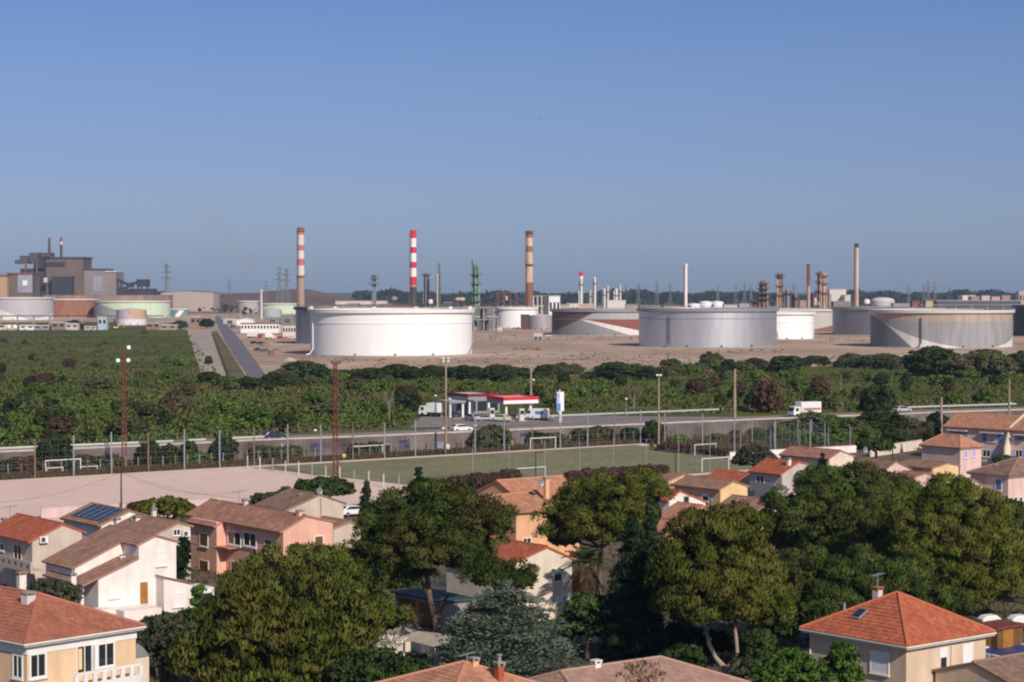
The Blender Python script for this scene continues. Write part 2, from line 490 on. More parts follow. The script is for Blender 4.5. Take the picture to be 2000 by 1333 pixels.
# ------------------------------------------------------------------ foliage helpers (numpy)
def unit(a):
    return a / np.maximum(np.linalg.norm(a, axis=1, keepdims=True), 1e-9)
def card_mesh(name, C, U, V, tone, m, parent=None, build=True, nrm=None):
    """one mesh of small leaf faces: centre C, half axes U, V; tone per face"""
    n = len(C)
    if nrm is not None:                       # leaf faces look outwards; soft shading follows the clump
        g = np.cross(U, V); fl_ = (g * nrm).sum(1) < 0; U = np.where(fl_[:, None], -U, U); g = unit(np.cross(U, V))
        nrm = unit(nrm * .72 + g * .28)
    co = np.empty((n, 4, 3)); co[:, 0] = C - U - V * .6; co[:, 1] = C + U - V; co[:, 2] = C + U * .5 + V; co[:, 3] = C - U * .7 + V * .8
    me = bpy.data.meshes.new(name)
    me.vertices.add(n * 4); me.loops.add(n * 4); me.polygons.add(n)
    me.vertices.foreach_set('co', co.reshape(-1))
    me.loops.foreach_set('vertex_index', np.arange(n * 4, dtype=np.int32))
    me.polygons.foreach_set('loop_start', np.arange(0, n * 4, 4, dtype=np.int32))
    try: me.polygons.foreach_set('loop_total', np.full(n, 4, dtype=np.int32))
    except Exception: pass
    at = me.attributes.new('tone', 'FLOAT', 'FACE'); at.data.foreach_set('value', tone.astype(np.float32))
    me.materials.append(m)
    me.update(calc_edges=True)
    if nrm is not None:
        me.polygons.foreach_set('use_smooth', np.ones(n, dtype=bool))
        me.normals_split_custom_set_from_vertices(np.repeat(nrm, 4, axis=0).tolist())
    if not build: return me
    o = bpy.data.objects.new(name, me); COL.objects.link(o)
    if parent is not None: o.parent = parent
    return o
def tufts(rng, centres, radii, per, length, width, up=.5, out=.7, squash=.8, tones=None, flat=0.0):
    """tufts of leaves on the outside of each clump"""
    k = len(centres); idx = np.repeat(np.arange(k), per); n = len(idx)
    d = unit(rng.normal(size=(n, 3)))
    d[:, 2] = np.where(d[:, 2] < -.35, -d[:, 2], d[:, 2])
    r = radii[idx] * rng.uniform(.55, 1.05, n)
    C = centres[idx] + d * r[:, None] * np.array([1, 1, squash])
    ax = d * out + np.array([0, 0, up]) + rng.normal(size=(n, 3)) * .35
    if flat: ax[:, 2] *= (1 - flat)
    ax = unit(ax)
    w = unit(np.cross(ax, rng.normal(size=(n, 3))))
    L = length * rng.uniform(.6, 1.3, n) / 2; W = width * rng.uniform(.6, 1.3, n) / 2
    base = tones[idx] if tones is not None else np.full(n, .5)
    tone = np.clip(base + rng.normal(size=n) * .11, 0, 1)
    tufts.nrm = unit(d + np.array([0, 0, .25]))
    return C, w * W[:, None], ax * L[:, None], tone
def crown(name, ells, seed, m, parent=None, clump=.8, per=60, length=.45, width=.2, up=.5, out=.7, gaps=.12, dens=1.0, low=-.45, core=True, build=True, flat=0.0):
    rng = np.random.default_rng(seed)
    cs, rs, ts = [], [], []
    E = np.array(ells, float)
    for e in E:
        c, r = e[:3], e[3:6]
        area = 4 * math.pi * ((r[0]*r[1])**1.6/3 + (r[0]*r[2])**1.6/3 + (r[1]*r[2])**1.6/3) ** (1/1.6)
        n = max(6, int(dens * area / (clump * clump * 1.5)))
        d = unit(rng.normal(size=(n, 3)))
        d = d[d[:, 2] > low]
        f = rng.uniform(.78, 1.0, len(d))
        p = c + d * f[:, None] * r
        ok = np.ones(len(p), bool)
        for q in E:
            if q is e or (q == e).all(): continue
            ok &= (((p - q[:3]) / q[3:6]) ** 2).sum(1) > .62
        p = p[ok]; p = p[rng.uniform(size=len(p)) > gaps]
        cs.append(p); rs.append(clump * rng.uniform(.6, 1.25, len(p))); ts.append(np.clip(rng.normal(.5, .24, len(p)), 0, 1))
    cs = np.concatenate(cs); rs = np.concatenate(rs); ts = np.concatenate(ts)
    C, U, V, T = tufts(rng, cs, rs, per, length, width, up, out, tones=ts, flat=flat)
    NR = tufts.nrm
    if core:  # extra inner leaves block light; their dark tone paints in crown shade
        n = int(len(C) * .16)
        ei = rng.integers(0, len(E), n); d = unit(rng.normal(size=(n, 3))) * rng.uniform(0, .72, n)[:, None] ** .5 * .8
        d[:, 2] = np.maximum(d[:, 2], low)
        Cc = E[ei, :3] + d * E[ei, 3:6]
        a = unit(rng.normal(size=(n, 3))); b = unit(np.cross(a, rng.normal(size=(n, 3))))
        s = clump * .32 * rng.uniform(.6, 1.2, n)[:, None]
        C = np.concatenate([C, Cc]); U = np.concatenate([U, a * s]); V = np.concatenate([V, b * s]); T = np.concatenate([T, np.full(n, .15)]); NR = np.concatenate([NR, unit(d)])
    return card_mesh(name, C, U, V, T, m, parent, build, NR)

L_far = leaf_mat('far_wood_leaf', (.035, .045, .028), (.065, .075, .045))
rng = np.random.default_rng(11)
n = 15000
px = rng.uniform(690, 2080, n); D = rng.uniform(3700, 6500, n)
hh = (rng.uniform(.35, 1, n) ** .7) * (25 + 3.5 * np.sin(px / 37.) + 3 * np.sin(px / 11. + 1) + 2 * np.sin(px / 90))
keep = rng.uniform(size=n) > .0
X = (px - 1000) / F * D
C = np.stack([X, D, LAND + hh * np.sqrt(rng.uniform(0, 1, n))], 1)
a = unit(rng.normal(size=(n, 3))); b = unit(np.cross(a, rng.normal(size=(n, 3))))
s = rng.uniform(3, 8, n)[:, None]
far = card_mesh('far_wood', C, a * s, b * s * .6, rng.uniform(0, 1, n), L_far)
tag(far, 'dark distant woodland along the horizon behind the refinery', 'woodland', kind='stuff')
n = 5200
px = rng.uniform(-60, 2080, n); D = rng.uniform(2300, 3600, n)
m_ = (np.sin(px / 63.) + np.sin(px / 23. + D / 200) + rng.normal(size=n) * .5) > .2
m_ |= px < 0
px, D = px[m_], D[m_]; n = len(px)
C = np.stack([(px - 1000) / F * D, D, LAND + rng.uniform(0, 7, n)], 1)
a = unit(rng.normal(size=(n, 3))); b = unit(np.cross(a, rng.normal(size=(n, 3)))); s = rng.uniform(1.5, 4, n)[:, None]
wd = card_mesh('plain_thicket', C, a * s, b * s * .6, rng.uniform(0, 1, n), leaf_mat('thicket_leaf', (.045, .055, .03), (.085, .09, .05)))
tag(wd, 'patchy green-grey thickets on the plain behind the refinery', 'thicket', kind='stuff')
# ------------------------------------------------------------------ refinery
def plane_mat(name, base, layers, rough=.55, metal=0.0, streak=.10):
    """painted tank shell: areas of paint cut by slanting planes (object space), with rain streaks"""
    m, nt, b = _new(name)
    tc = N(nt, 'ShaderNodeTexCoord')
    col = None
    rgb = N(nt, 'ShaderNodeRGB'); rgb.outputs[0].default_value = (*base, 1); col = rgb.outputs[0]
    for (ax, ay, az, d, c) in layers:          # paint c where a.p < d
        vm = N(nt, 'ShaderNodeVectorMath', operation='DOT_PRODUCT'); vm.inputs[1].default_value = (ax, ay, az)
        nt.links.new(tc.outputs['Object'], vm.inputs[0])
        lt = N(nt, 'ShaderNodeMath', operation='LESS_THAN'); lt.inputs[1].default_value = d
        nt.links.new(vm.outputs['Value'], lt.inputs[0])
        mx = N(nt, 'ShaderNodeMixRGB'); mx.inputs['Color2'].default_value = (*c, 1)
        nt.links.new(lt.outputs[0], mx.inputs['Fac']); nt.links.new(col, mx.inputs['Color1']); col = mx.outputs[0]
    mp = N(nt, 'ShaderNodeMapping'); mp.inputs['Scale'].default_value = (.35, .35, .06)
    nz = N(nt, 'ShaderNodeTexNoise'); nz.inputs['Scale'].default_value = 1.0; nz.inputs['Detail'].default_value = 6
    nt.links.new(tc.outputs['Object'], mp.inputs[0]); nt.links.new(mp.outputs[0], nz.inputs['Vector'])
    mr = N(nt, 'ShaderNodeMapRange'); mr.inputs['From Min'].default_value = .3; mr.inputs['From Max'].default_value = .7
    mr.inputs['To Min'].default_value = 1 - streak; mr.inputs['To Max'].default_value = 1 + streak * .4
    nt.links.new(nz.outputs['Fac'], mr.inputs['Value'])
    # welded courses: faint horizontal plate rows
    sx = N(nt, 'ShaderNodeSeparateXYZ'); nt.links.new(tc.outputs['Object'], sx.inputs[0])
    wv = N(nt, 'ShaderNodeMath', operation='PINGPONG'); wv.inputs[1].default_value = 1.2
    nt.links.new(sx.outputs['Z'], wv.inputs[0])
    bp = N(nt, 'ShaderNodeBump'); bp.inputs['Strength'].default_value = .15; bp.inputs['Distance'].default_value = .02
    nt.links.new(wv.outputs[0], bp.inputs['Height']); nt.links.new(bp.outputs[0], b.inputs['Normal'])
    sc = N(nt, 'ShaderNodeVectorMath', operation='SCALE')
    nt.links.new(col, sc.inputs[0]); nt.links.new(mr.outputs[0], sc.inputs['Scale'])
    nt.links.new(sc.outputs[0], b.inputs['Base Color'])
    b.inputs['Roughness'].default_value = rough; b.inputs['Metallic'].default_value = metal
    b.inputs['Specular IOR Level'].default_value = .3
    return m
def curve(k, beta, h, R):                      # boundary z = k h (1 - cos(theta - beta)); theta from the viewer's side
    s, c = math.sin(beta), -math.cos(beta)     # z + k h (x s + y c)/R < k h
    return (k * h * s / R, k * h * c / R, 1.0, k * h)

def tank(label, x0, x1, yb, yt, m, group='storage tanks of the refinery', girder=None, stiff=(), roof='open', ladder=None, fresh=False, name='storage_tank', lamp=False, cat='tank'):
    half = (x1 - x0) / 2 / F
    Df = (CAMH - LAND) * F / (yb - HOR)
    R = half * Df / (1 - half); Dc = Df + R
    cx = ((x0 + x1) / 2 - 1000) / F * Dc
    h = zat(yt, Df) - LAND
    t = thing(name, label, cat, (cx, Dc, LAND), 0, group)
    if callable(m): m = m(h, R)
    n = 96 if R > 20 else 40
    mb = MB()
    if roof == 'open':
        mb.lathe([(R, 0), (R, h), (R - .25, h), (R - .25, h * .5)], n, cap=False)
        mb.build('shell', m, t, smooth=True)
        mb = MB(); mb.lathe([(R - .3, h * .62), (R - .3, h * .62 + .5), (R * .8, h * .62 + .35), (.01, h * .62 + .4)], n)
        mb.build('floating_roof', M_grey, t)
    else:
        mb.lathe([(R, 0), (R, h)], n, cap=False); mb.build('shell', m, t, smooth=True)
        mb = MB(); rise = R * (.14 if roof == 'cone' else .3)
        prof = [(R + .15, h - .05), (R + .15, h + .1)]
        if roof == 'cone': prof += [(.05, h + rise)]
        else: prof += [(R * math.cos(a), h + .1 + rise * math.sin(a)) for a in (.3, .6, .9, 1.2, 1.5)]
        mb.lathe(prof, n); mb.build('roof', M_offwhite if girder is None else girder, t, smooth=True)
    mb = MB(); mb.lathe([(R + .02, 0), (R + 1.1, 0), (R + .9, .35), (R + .02, .35)], n, cap=False)
    mb.build('base_ring', M_conc, t)
    if girder is not None and roof == 'open':
        mb = MB()
        mb.lathe([(R + .01, h - 1.7), (R + 1.1, h - 1.45), (R + 1.15, h - .1), (R + .01, h - .05)], n, cap=False)
        mb.build('wind_girder', girder, t, smooth=False)
        mb = MB()
        for k in range(0, n, 2):
            a = 2 * math.pi * k / n
            mb.box(((R + 1.05) * math.cos(a) - .05, (R + 1.05) * math.sin(a) - .05, h - .1), ((R + 1.05) * math.cos(a) + .05, (R + 1.05) * math.sin(a) + .05, h + .75))
        mb.lathe([(R + 1.0, h + .68), (R + 1.1, h + .68), (R + 1.1, h + .78), (R + 1.0, h + .78)], n, cap=False)
        mb.build('railing', M_white if girder is M_white else M_grey, t)
    for f in stiff:
        mb = MB(); mb.lathe([(R + .01, h * f - .2), (R + .22, h * f - .1), (R + .22, h * f + .1), (R + .01, h * f + .2)], n, cap=False)
        mb.build('stiffener_ring', girder or M_grey, t)
    if ladder is not None:
        a = math.asin(max(-1, min(1, ladder)))
        q = lambda r: (r * math.sin(a), -r * math.cos(a))
        x, y = q(R + .6)
        mb = MB(); ht = h * .72
        mb.path([(x, y, h * .8), (x, y, ht * .3), (x, y, 2.5), (x - 1.2, y - 1.0, .6), (x - 2.6, y - 2.4, .2)], .3, 8)
        mb.build('riser_pipe', M_white if girder is M_white else M_dgrey, t)
    # climbing stair round the back quarter, valves at the foot
    mb = MB()
    pts = []
    for k in range(18):
        a = R_(-20) + R_(62) * k / 17
        pts.append(((R + .5) * math.cos(a), (R + .5) * math.sin(a), h * k / 17))
    mb.path(pts, .28, 5); mb.build('stairway', M_grey, t)
    if lamp:
        for a in (-160, -128, -98, -70, -42, -15):
            mb = MB(); ar = R_(a)
            mb.box(((R + .6) * math.cos(ar) - .7, (R + .6) * math.sin(ar) - .4, h - .05), ((R + .6) * math.cos(ar) + .7, (R + .6) * math.sin(ar) + .4, h + 1.1))
            mb.build('foam_box', M_white, t)
    # manhole / nozzles at the foot
    for a in (-112, -84, -57):
        ar = R_(a); x, y = (R + .35) * math.cos(ar), (R + .35) * math.sin(ar)
        mb = MB(); mb.lathe([(.45, -.3), (.5, 0), (.45, .3)], 10); mb.v = [(x + vx, y + vz, .9 + vy) for vx, vy, vz in mb.v]; mb.build('nozzle', M_grey if girder is M_white else M_dgrey, t)
    return t

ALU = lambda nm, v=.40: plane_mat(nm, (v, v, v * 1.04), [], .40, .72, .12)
WHITE_T = plane_mat('tank_white', (.86, .85, .84), [], .5, 0, .05)
tank('huge gleaming white oil tank in the centre, nearest the service station', 607, 922, 697, 605, WHITE_T, girder=M_white, stiff=(.70,), ladder=-.92, lamp=True)
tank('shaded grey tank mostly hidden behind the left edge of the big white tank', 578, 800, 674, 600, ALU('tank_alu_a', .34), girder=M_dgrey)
tank('small clean white tank below the rust-streaked chimney', 968, 1049, 642, 601, WHITE_T, girder=M_white)
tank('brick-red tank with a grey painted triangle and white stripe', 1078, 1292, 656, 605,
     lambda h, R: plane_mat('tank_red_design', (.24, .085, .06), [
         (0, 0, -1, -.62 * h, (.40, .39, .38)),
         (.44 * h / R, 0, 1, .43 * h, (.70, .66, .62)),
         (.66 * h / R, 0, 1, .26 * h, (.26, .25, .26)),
         (1.05 * h / R, 0, -1, -1.16 * h, (.13, .07, .06))], .6), girder=M_grey, stiff=(.62,))  # last layer paints the shade of the left side as darker red
tank('wide aluminium-grey tank with a soft bright sheen, right of centre', 1248, 1516, 680, 603, ALU('tank_alu_b', .62), girder=M_grey, stiff=(.74,), ladder=-.62)
tank('bright white tank squeezed between the sheen-grey tank and a dark one', 1453, 1589, 664, 610, WHITE_T, girder=M_white, stiff=(.62,))
tank('pale grey tank with a brown wedge, behind the bright white tank', 1458, 1652, 650, 604,
     lambda h, R: plane_mat('tank_pale_design', (.50, .47, .45), [(-.42 * h / R, 0, 1, .04 * h, (.24, .12, .09)), (.9 * h / R, 0, 1, .2 * h, (.5, .47, .45))], .6), girder=M_offwhite, stiff=(.72,))
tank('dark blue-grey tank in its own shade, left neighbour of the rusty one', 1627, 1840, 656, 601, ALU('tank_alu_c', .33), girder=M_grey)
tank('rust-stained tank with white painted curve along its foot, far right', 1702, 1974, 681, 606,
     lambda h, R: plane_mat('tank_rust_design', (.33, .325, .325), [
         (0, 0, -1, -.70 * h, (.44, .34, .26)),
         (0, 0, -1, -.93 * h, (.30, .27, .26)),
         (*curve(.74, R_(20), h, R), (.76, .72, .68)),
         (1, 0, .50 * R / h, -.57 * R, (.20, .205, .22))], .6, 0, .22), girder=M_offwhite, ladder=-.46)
tank('nearly black shaded tank cut by the right edge of the photo', 1982, 2200, 659, 597, plane_mat('tank_shade_dark', (.05, .055, .06), [], .6), girder=M_dgrey)  # near-black colour carries the shade on its visible left side
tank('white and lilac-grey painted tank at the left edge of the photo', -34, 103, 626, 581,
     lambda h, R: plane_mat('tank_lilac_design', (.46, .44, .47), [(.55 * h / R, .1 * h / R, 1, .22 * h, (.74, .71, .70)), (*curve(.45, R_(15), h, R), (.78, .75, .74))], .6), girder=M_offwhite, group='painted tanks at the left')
tank('rusty brown tank standing behind the lilac-grey tank', 80, 196, 621, 584, plane_mat('tank_rustbrown', (.33, .15, .085), [(0, 0, -1, -30, (.4, .38, .36))], .8, 0, .3), girder=M_offwhite, group='painted tanks at the left')
tank('pale mint green tank with a grey lower curve', 185, 332, 622, 588,
     lambda h, R: plane_mat('tank_mint_design', (.56, .68, .50), [(*curve(.55, R_(70), h, R), (.33, .33, .36))], .6), girder=M_offwhite, group='painted tanks at the left')
tank('small cone-roofed tank painted pink and white, in front of the mint one', 228, 286, 636, 606,
     lambda h, R: plane_mat('tank_pink_design', (.52, .46, .48), [(-.9 * h / R, 0, -1, -.72 * h, (.56, .36, .24)), (0, 0, 1, .4 * h, (.74, .71, .74))], .6), roof='cone', group='painted tanks at the left')
tank('small teal tank crossed by a white diagonal band', 318, 368, 620, 603,
     lambda h, R: plane_mat('tank_teal_design', (.13, .23, .24), [(-.9 * h / R, 0, .45, -.02 * h, (.78, .76, .74)), (-.9 * h / R, 0, .45, -.36 * h, (.20, .30, .31))], .6), girder=M_offwhite, group='painted tanks at the left')
tank('hazy beige tank in the distance, left of the slim white stack', 464, 506, 612, 588, plane_mat('tank_beige', (.42, .38, .36), [], .7), girder=M_offwhite, group='distant tanks')
tank('distant light green tank right of the slim white stack', 506, 592, 614, 593, plane_mat('tank_green', (.52, .66, .47), [], .7), girder=M_offwhite, group='distant tanks')
tank('low grey-green tank in front of the distant light green one', 511, 550, 621, 605, plane_mat('tank_greygreen', (.36, .42, .42), [], .7), roof='cone', group='distant tanks')
tank('grey steel tank beside the small white tank under the chimney', 1032, 1078, 645, 617, plane_mat('tank_smallgrey', (.36, .33, .33), [(-1, 0, .8, 0, (.40, .36, .34))], .6, .2), roof='cone', group='small tanks of the refinery')
tank('domed pale tank behind the dark blue-grey one', 1701, 1747, 606, 588, plane_mat('tank_dome', (.50, .48, .47), [], .6), roof='dome', group='distant tanks')
for x0, x1, yb, yt, lb in ((1366, 1391, 606, 592, 'left of two white gas tank domes behind the sheen-grey tank'), (1388, 1413, 606, 592, 'right of two white gas tank domes behind the sheen-grey tank'), (1342, 1367, 606, 594, 'flat white tank at the foot of the white stack')):
    tank(lb, x0, x1, yb, yt, WHITE_T, roof='dome' if 'dome' in lb else 'cone', girder=M_white, group='distant tanks', fresh=True)

# ---- chimneys
def chimney(label, pxc, w_top, w_bot, ytop, D, bands, base_mat, platforms=(), name='chimney', group='tall refinery chimneys', cap=None, cat='chimney'):
    """bands: (y_pixel_from, y_pixel_to, material) painted rings; w in px"""
    z1 = zat(ytop, D) - LAND
    s = 1 / ppm(D)
    t = thing(name, label, cat, ((pxc - 1000) * s, D, LAND), 0, group)
    r0, r1 = w_bot / 2 * s, w_top / 2 * s
    rad = lambda z: r0 + (r1 - r0) * z / z1
    mats = [base_mat] + [b[2] for b in bands]
    zs = sorted({0.0, z1} | {max(0, min(z1, zat(y, D) - LAND)) for b in bands for y in b[:2]})
    mis = []
    for a, b in zip(zs[:-1], zs[1:]):
        mid = (a + b) / 2; k = 0
        for i, bd in enumerate(bands):
            lo, hi = zat(bd[1], D) - LAND, zat(bd[0], D) - LAND
            if lo < mid < hi: k = i + 1
        mis.append(k)
    mb = MB(); mb.lathe([(rad(z), z) for z in zs], 24, mis=mis)
    mb.build('shaft', mats, t, smooth=True)
    for y in platforms:
        z = zat(y, D) - LAND; r = rad(z)
        mb = MB(); mb.lathe([(r, z), (r + 1.0, z), (r + 1.0, z + .25), (r, z + .25)], 24, cap=False)
        mb.lathe([(r + .95, z + 1.1), (r + 1.05, z + 1.1), (r + 1.05, z + 1.25), (r + .95, z + 1.25)], 24, cap=False)
        mb.build('gallery', cap or M_rust, t)
    mb = MB(); mb.lathe([(r1 + .02, z1 - 1.2), (r1 + .35, z1 - 1.2), (r1 + .35, z1), (r1 + .02, z1)], 24, cap=False)
    mb.build('crown_ring', cap or M_rust, t)
    mb = MB(); mb.box((-r0 - .5, -.4, 0), (-r0 - .05, .4, z1 * .98)); mb.build('ladder', M_rust, t)
    return t
M_fred = mat('faded_red_paint', (.46, .17, .16), .8, var=.14, scale=.3, stretch=(1, 1, .2))
M_fwhite = mat('faded_white_paint', (.66, .58, .55), .8, var=.08, scale=.3, stretch=(1, 1, .2))
M_tan = mat('bare_tan_concrete', (.36, .27, .21), .9, var=.12, scale=.3, stretch=(1, 1, .2))
M_sred = mat('signal_red', (.60, .035, .055), .6, var=.1, scale=.3)
M_swhite = mat('signal_white', (.82, .78, .78), .6, var=.04, scale=.3)
M_soot = mat('sooty_steel', (.09, .085, .09), .8, .2, var=.2, scale=.3)
M_cream = mat('rust_run_cream', (.58, .42, .32), .8, var=.22, scale=.35, stretch=(1, 1, .15))
M_rustrun = mat('rust_run_brown', (.27, .13, .085), .85, var=.3, scale=.35, stretch=(1, 1, .15))
chimney('faded pink and white banded chimney with bare tan lower shaft', 588, 13, 14.5, 445, 1650,
        [(445, 459, M_fred), (459, 479, M_fwhite), (479, 490, M_fred), (490, 506, M_fwhite), (506, 519, M_fred), (519, 539, M_fwhite), (539, 542, M_fred), (542, 640, M_tan)], M_tan, (452, 541))
chimney('crisp red and white banded chimney with black lower shaft', 807.5, 11.5, 13.5, 450, 1550,
        [(450, 466, M_sred), (466, 483, M_swhite), (483, 495, M_sred), (495, 512, M_swhite), (512, 524, M_sred), (524, 541, M_swhite), (541, 557, M_sred), (557, 561, M_tan), (561, 660, M_soot)], M_soot, (), cap=M_sred)
chimney('rust-streaked brown and cream chimney standing over the small white tank', 1034, 13, 14.5, 451, 1620,
        [(451, 465, M_rustrun), (465, 481, M_cream), (481, 493, M_rustrun), (493, 516, M_cream), (516, 521, M_rustrun), (521, 552, M_cream), (552, 660, M_rustrun)], M_rustrun, (456, 519))
chimney('slender plain white stack behind the sheen-grey tank', 1339.5, 5.5, 6.5, 516, 1400, [], M_white, (), group='slim stacks', cap=M_white, name='slim_stack', cat='stack')
chimney('shorter rusty stack with grey foot, left of the twin brown columns', 1579.5, 5.5, 6, 516, 1480, [(516, 560, M_rust)], mat('stack_beige', (.42, .34, .30), .8, var=.15, scale=.3), (), group='slim stacks', name='slim_stack', cat='stack')
chimney('tallest slim rust and cream stack near the right', 1673, 7, 8, 476, 1400, [(476, 484, M_soot)], M_cream, (), group='slim stacks', cap=M_soot, name='slim_stack', cat='stack')
chimney('thin pale stack among the distant green tanks on the left', 510.5, 4, 5.5, 566, 2000, [], mat('pale_lilac_steel', (.58, .52, .56), .7), (), group='slim stacks', cap=M_offwhite, name='slim_stack', cat='stack')
chimney('thin pale pipe stack beside the green-grey flare', 854.5, 2, 2.5, 536, 1560, [], M_offwhite, (), group='slim stacks', cap=M_offwhite, name='slim_stack', cat='stack')
chimney('green-grey pointed flare stack right of the banded red chimney', 858.5, 2, 6.5, 515, 1580, [], mat('flare_green', (.10, .13, .09), .8, var=.2, scale=.3), (540, 565), group='flares', cap=M_dgrey, name='flare_stack', cat='flare')

# ---- columns and process towers
def process_tower(label, pxc, w, ytop, D, m, plats, m2=None, group='refinery columns', mast=None, side=(), name='process_tower', rings=None, dome=True, cat='tower'):
    z1 = zat(ytop, D) - LAND; s = 1 / ppm(D); r = w / 2 * s
    t = thing(name, label, cat, ((pxc - 1000) * s, D, LAND), 0, group)
    mats = [m] + ([m2] if m2 else [])
    mb = MB(); n = 14
    prof = [(r * .95, z1 * k / n) for k in range(n + 1)]
    if m2:
        mis = [1 if (k * 7 % 5) in (0, 3) else 0 for k in range(n)]
        mb.lathe(prof, 16, mis=mis)
    else:
        mb.lathe(prof, 16)
    if dome: mb.lathe([(r * .95, z1), (r * .7, z1 + r * .4), (.05, z1 + r * .6)], 16)
    mb.build('column', mats, t, smooth=True)
    for y, e in plats:
        z = zat(y, D) - LAND
        mb = MB(); mb.lathe([(r, z), (r + e, z), (r + e, z + .3), (r, z + .3)], 12, cap=False)
        for k in range(12):
            a = 2 * math.pi * k / 12; x, yy = (r + e - .1) * math.cos(a), (r + e - .1) * math.sin(a)
            mb.box((x - .06, yy - .06, z), (x + .06, yy + .06, z + 1.2))
        mb.lathe([(r + e - .15, z + 1.1), (r + e, z + 1.1), (r + e, z + 1.25), (r + e - .15, z + 1.25)], 12, cap=False)
        mb.build('platform', M_rust if m is M_rust or m is M_rustrun else M_dgrey, t)
    for dx, wd, y, mm in side:
        zz = zat(y, D) - LAND
        mb = MB(); rr = wd / 2 * s; mb.lathe([(rr, 0), (rr, zz), (rr * .5, zz + rr * .5)], 10, c=(dx * s, -r * .6, 0)); mb.build('side_vessel', mm, t, smooth=True)
    if mast:
        mb = MB(); mb.path([(mast[0] * s, 0, z1 * .4), (mast[0] * s, 0, zat(mast[1], D) - LAND)], .5, 6); mb.build('vent_mast', M_dgrey, t)
    # down-comer pipes
    mb = MB()
    for a in (-40, -100, -150):
        x, y = (r + .7) * math.cos(R_(a)), (r + .7) * math.sin(R_(a))
        mb.path([(x * .5, y * .5, z1 + .5), (x, y, z1 - 1), (x, y, 0)], .35, 6)
    mb.build('downcomer', m2 or M_grey, t)
    return t
M_gcol = mat('column_green', (.085, .19, .12), .7, var=.3, scale=.15)
M_mint = mat('column_mint', (.20, .29, .22), .7, var=.2, scale=.2)
M_rcol = mat('rusty_column', (.22, .13, .10), .85, var=.35, scale=.2)
M_bcol = mat('brown_column', (.34, .22, .16), .85, var=.3, scale=.2)
process_tower('tall green and white process column with platforms and a mast', 929, 11, 520, 1520, M_gcol, [(538, 2.5), (556, 2.2), (575, 2.5), (590, 2.5)], M_mint, mast=(-6.5, 508), side=((6, 6, 560, M_mint),))
process_tower('grey mast-like tower with two round platforms left of the red chimney', 731, 5, 537, 1560, mat('mast_grey', (.22, .25, .23), .8), [(546, 2.8), (556, 3.4), (541, 1.6)], dome=True)
process_tower('stubby dark grey column with a flared head right of the red chimney', 833, 11, 537, 1600, mat('column_dark', (.13, .12, .125), .8, var=.2), [(538, 1.8)], group='refinery columns')
process_tower('thick rusty column wrapped in platforms, leftmost of the brown cracking unit', 1490, 13, 552, 1500, M_rcol, [(556, 2), (565, 2.5), (575, 3), (585, 3)], M_soot, side=((8, 5, 560, M_bcol), (-7, 4, 568, M_rcol)))
process_tower('slim brown column with a wide top head in the cracking unit', 1522.5, 9, 536, 1500, M_bcol, [(537, 2), (542, 2.2), (560, 1.8), (578, 1.8)], M_rcol, side=((-4, 5, 547, M_cream),))
process_tower('short grey-brown column between the slim column and the rusty stack', 1538, 10, 566, 1500, mat('column_greybrown', (.28, .22, .21), .85, var=.25, scale=.2), [(575, 2)], side=((7, 5, 575, M_bcol),))
process_tower('stumpy red-brown vessel right of the short grey-brown column', 1553, 9, 576, 1500, mat('vessel_redbrown', (.27, .13, .11), .85, var=.25, scale=.2), [(584, 1.8)])
process_tower('left one of the twin brown columns beside the rusty stack', 1601, 10, 532, 1500, M_rcol, [(536, 1.6), (552, 2), (570, 2.2)], M_bcol)
process_tower('right one of the twin brown columns, with pale bands', 1609, 8, 535, 1480, M_bcol, [(541, 1.8), (556, 1.8), (574, 2)], M_cream, side=((6, 3, 560, M_rcol),))
for pxc, w, yt, lb in ((1135, 7, 545, 'tallest white column of the gas plant, topped in red'), (1161.5, 6, 543, 'second white column of the gas plant, plain with rounded head'), (1153, 4, 568, 'short pinkish white column beside the plain rounded one'),
                       (1180, 6, 565, 'squat white column at the middle of the gas plant'), (1187, 4.5, 559, 'thin white column right of the squat one in the gas plant'), (1203.5, 7, 566, 'stepped white column near the right end of the gas plant'), (1211, 4.5, 558, 'thin white column at the right end of the gas plant')):
    t = process_tower(lb, pxc, w, yt, 2300, M_white, [(yt + 12, 1.6)], None, group='white columns of the gas plant', side=((-4, 3, 570, M_offwhite),) if w > 6 else ())
    if 'red' in lb:
        mb = MB(); z = zat(545, 2300) - LAND; mb.lathe([(2.2, z), (2.4, z + 3), (2.4, z + 7), (.5, z + 9)], 12, mis=[0, 1, 1]); mb.build('head', [M_white, M_sred], t)
# small vessels among the columns
def vessel(label, pxc, yc, w, h, D, m, horizontal=True, group='process vessels'):
    s = 1 / ppm(D); t = thing('process_vessel', label, 'vessel', ((pxc - 1000) * s, D, LAND), 0, group)
    zc = zat(yc, D) - LAND; L, r = w * s / 2, h * s / 2
    mb = MB()
    prof = [(.05, -L - r * .4), (r * .7, -L - r * .2), (r, -L + .2), (r, L - .2), (r * .7, L + r * .2), (.05, L + r * .4)]
    if horizontal:
        b = len(mb.v); mb.lathe(prof, 14)
        mb.v = [(z, y, x + zc) for x, y, z in mb.v]; mb.f = [tuple(reversed(f)) for f in mb.f]
    else:
        mb.lathe(prof, 14, c=(0, 0, zc))
    mb.build('vessel_body', m, t, smooth=True)
    mb = MB()
    for q in (-.6, .6): mb.box((q * L - .4, -.8, 0), (q * L + .4, .8, zc - r * .7))
    mb.build('saddle', M_dgrey, t)
    return t
vessel('cream horizontal drum above the big white tank, left of the green column', 899, 585, 16, 7, 1450, M_cream)
vessel('small white vessel on the skyline of the big white tank', 841, 590, 7, 9, 1450, M_white, False)
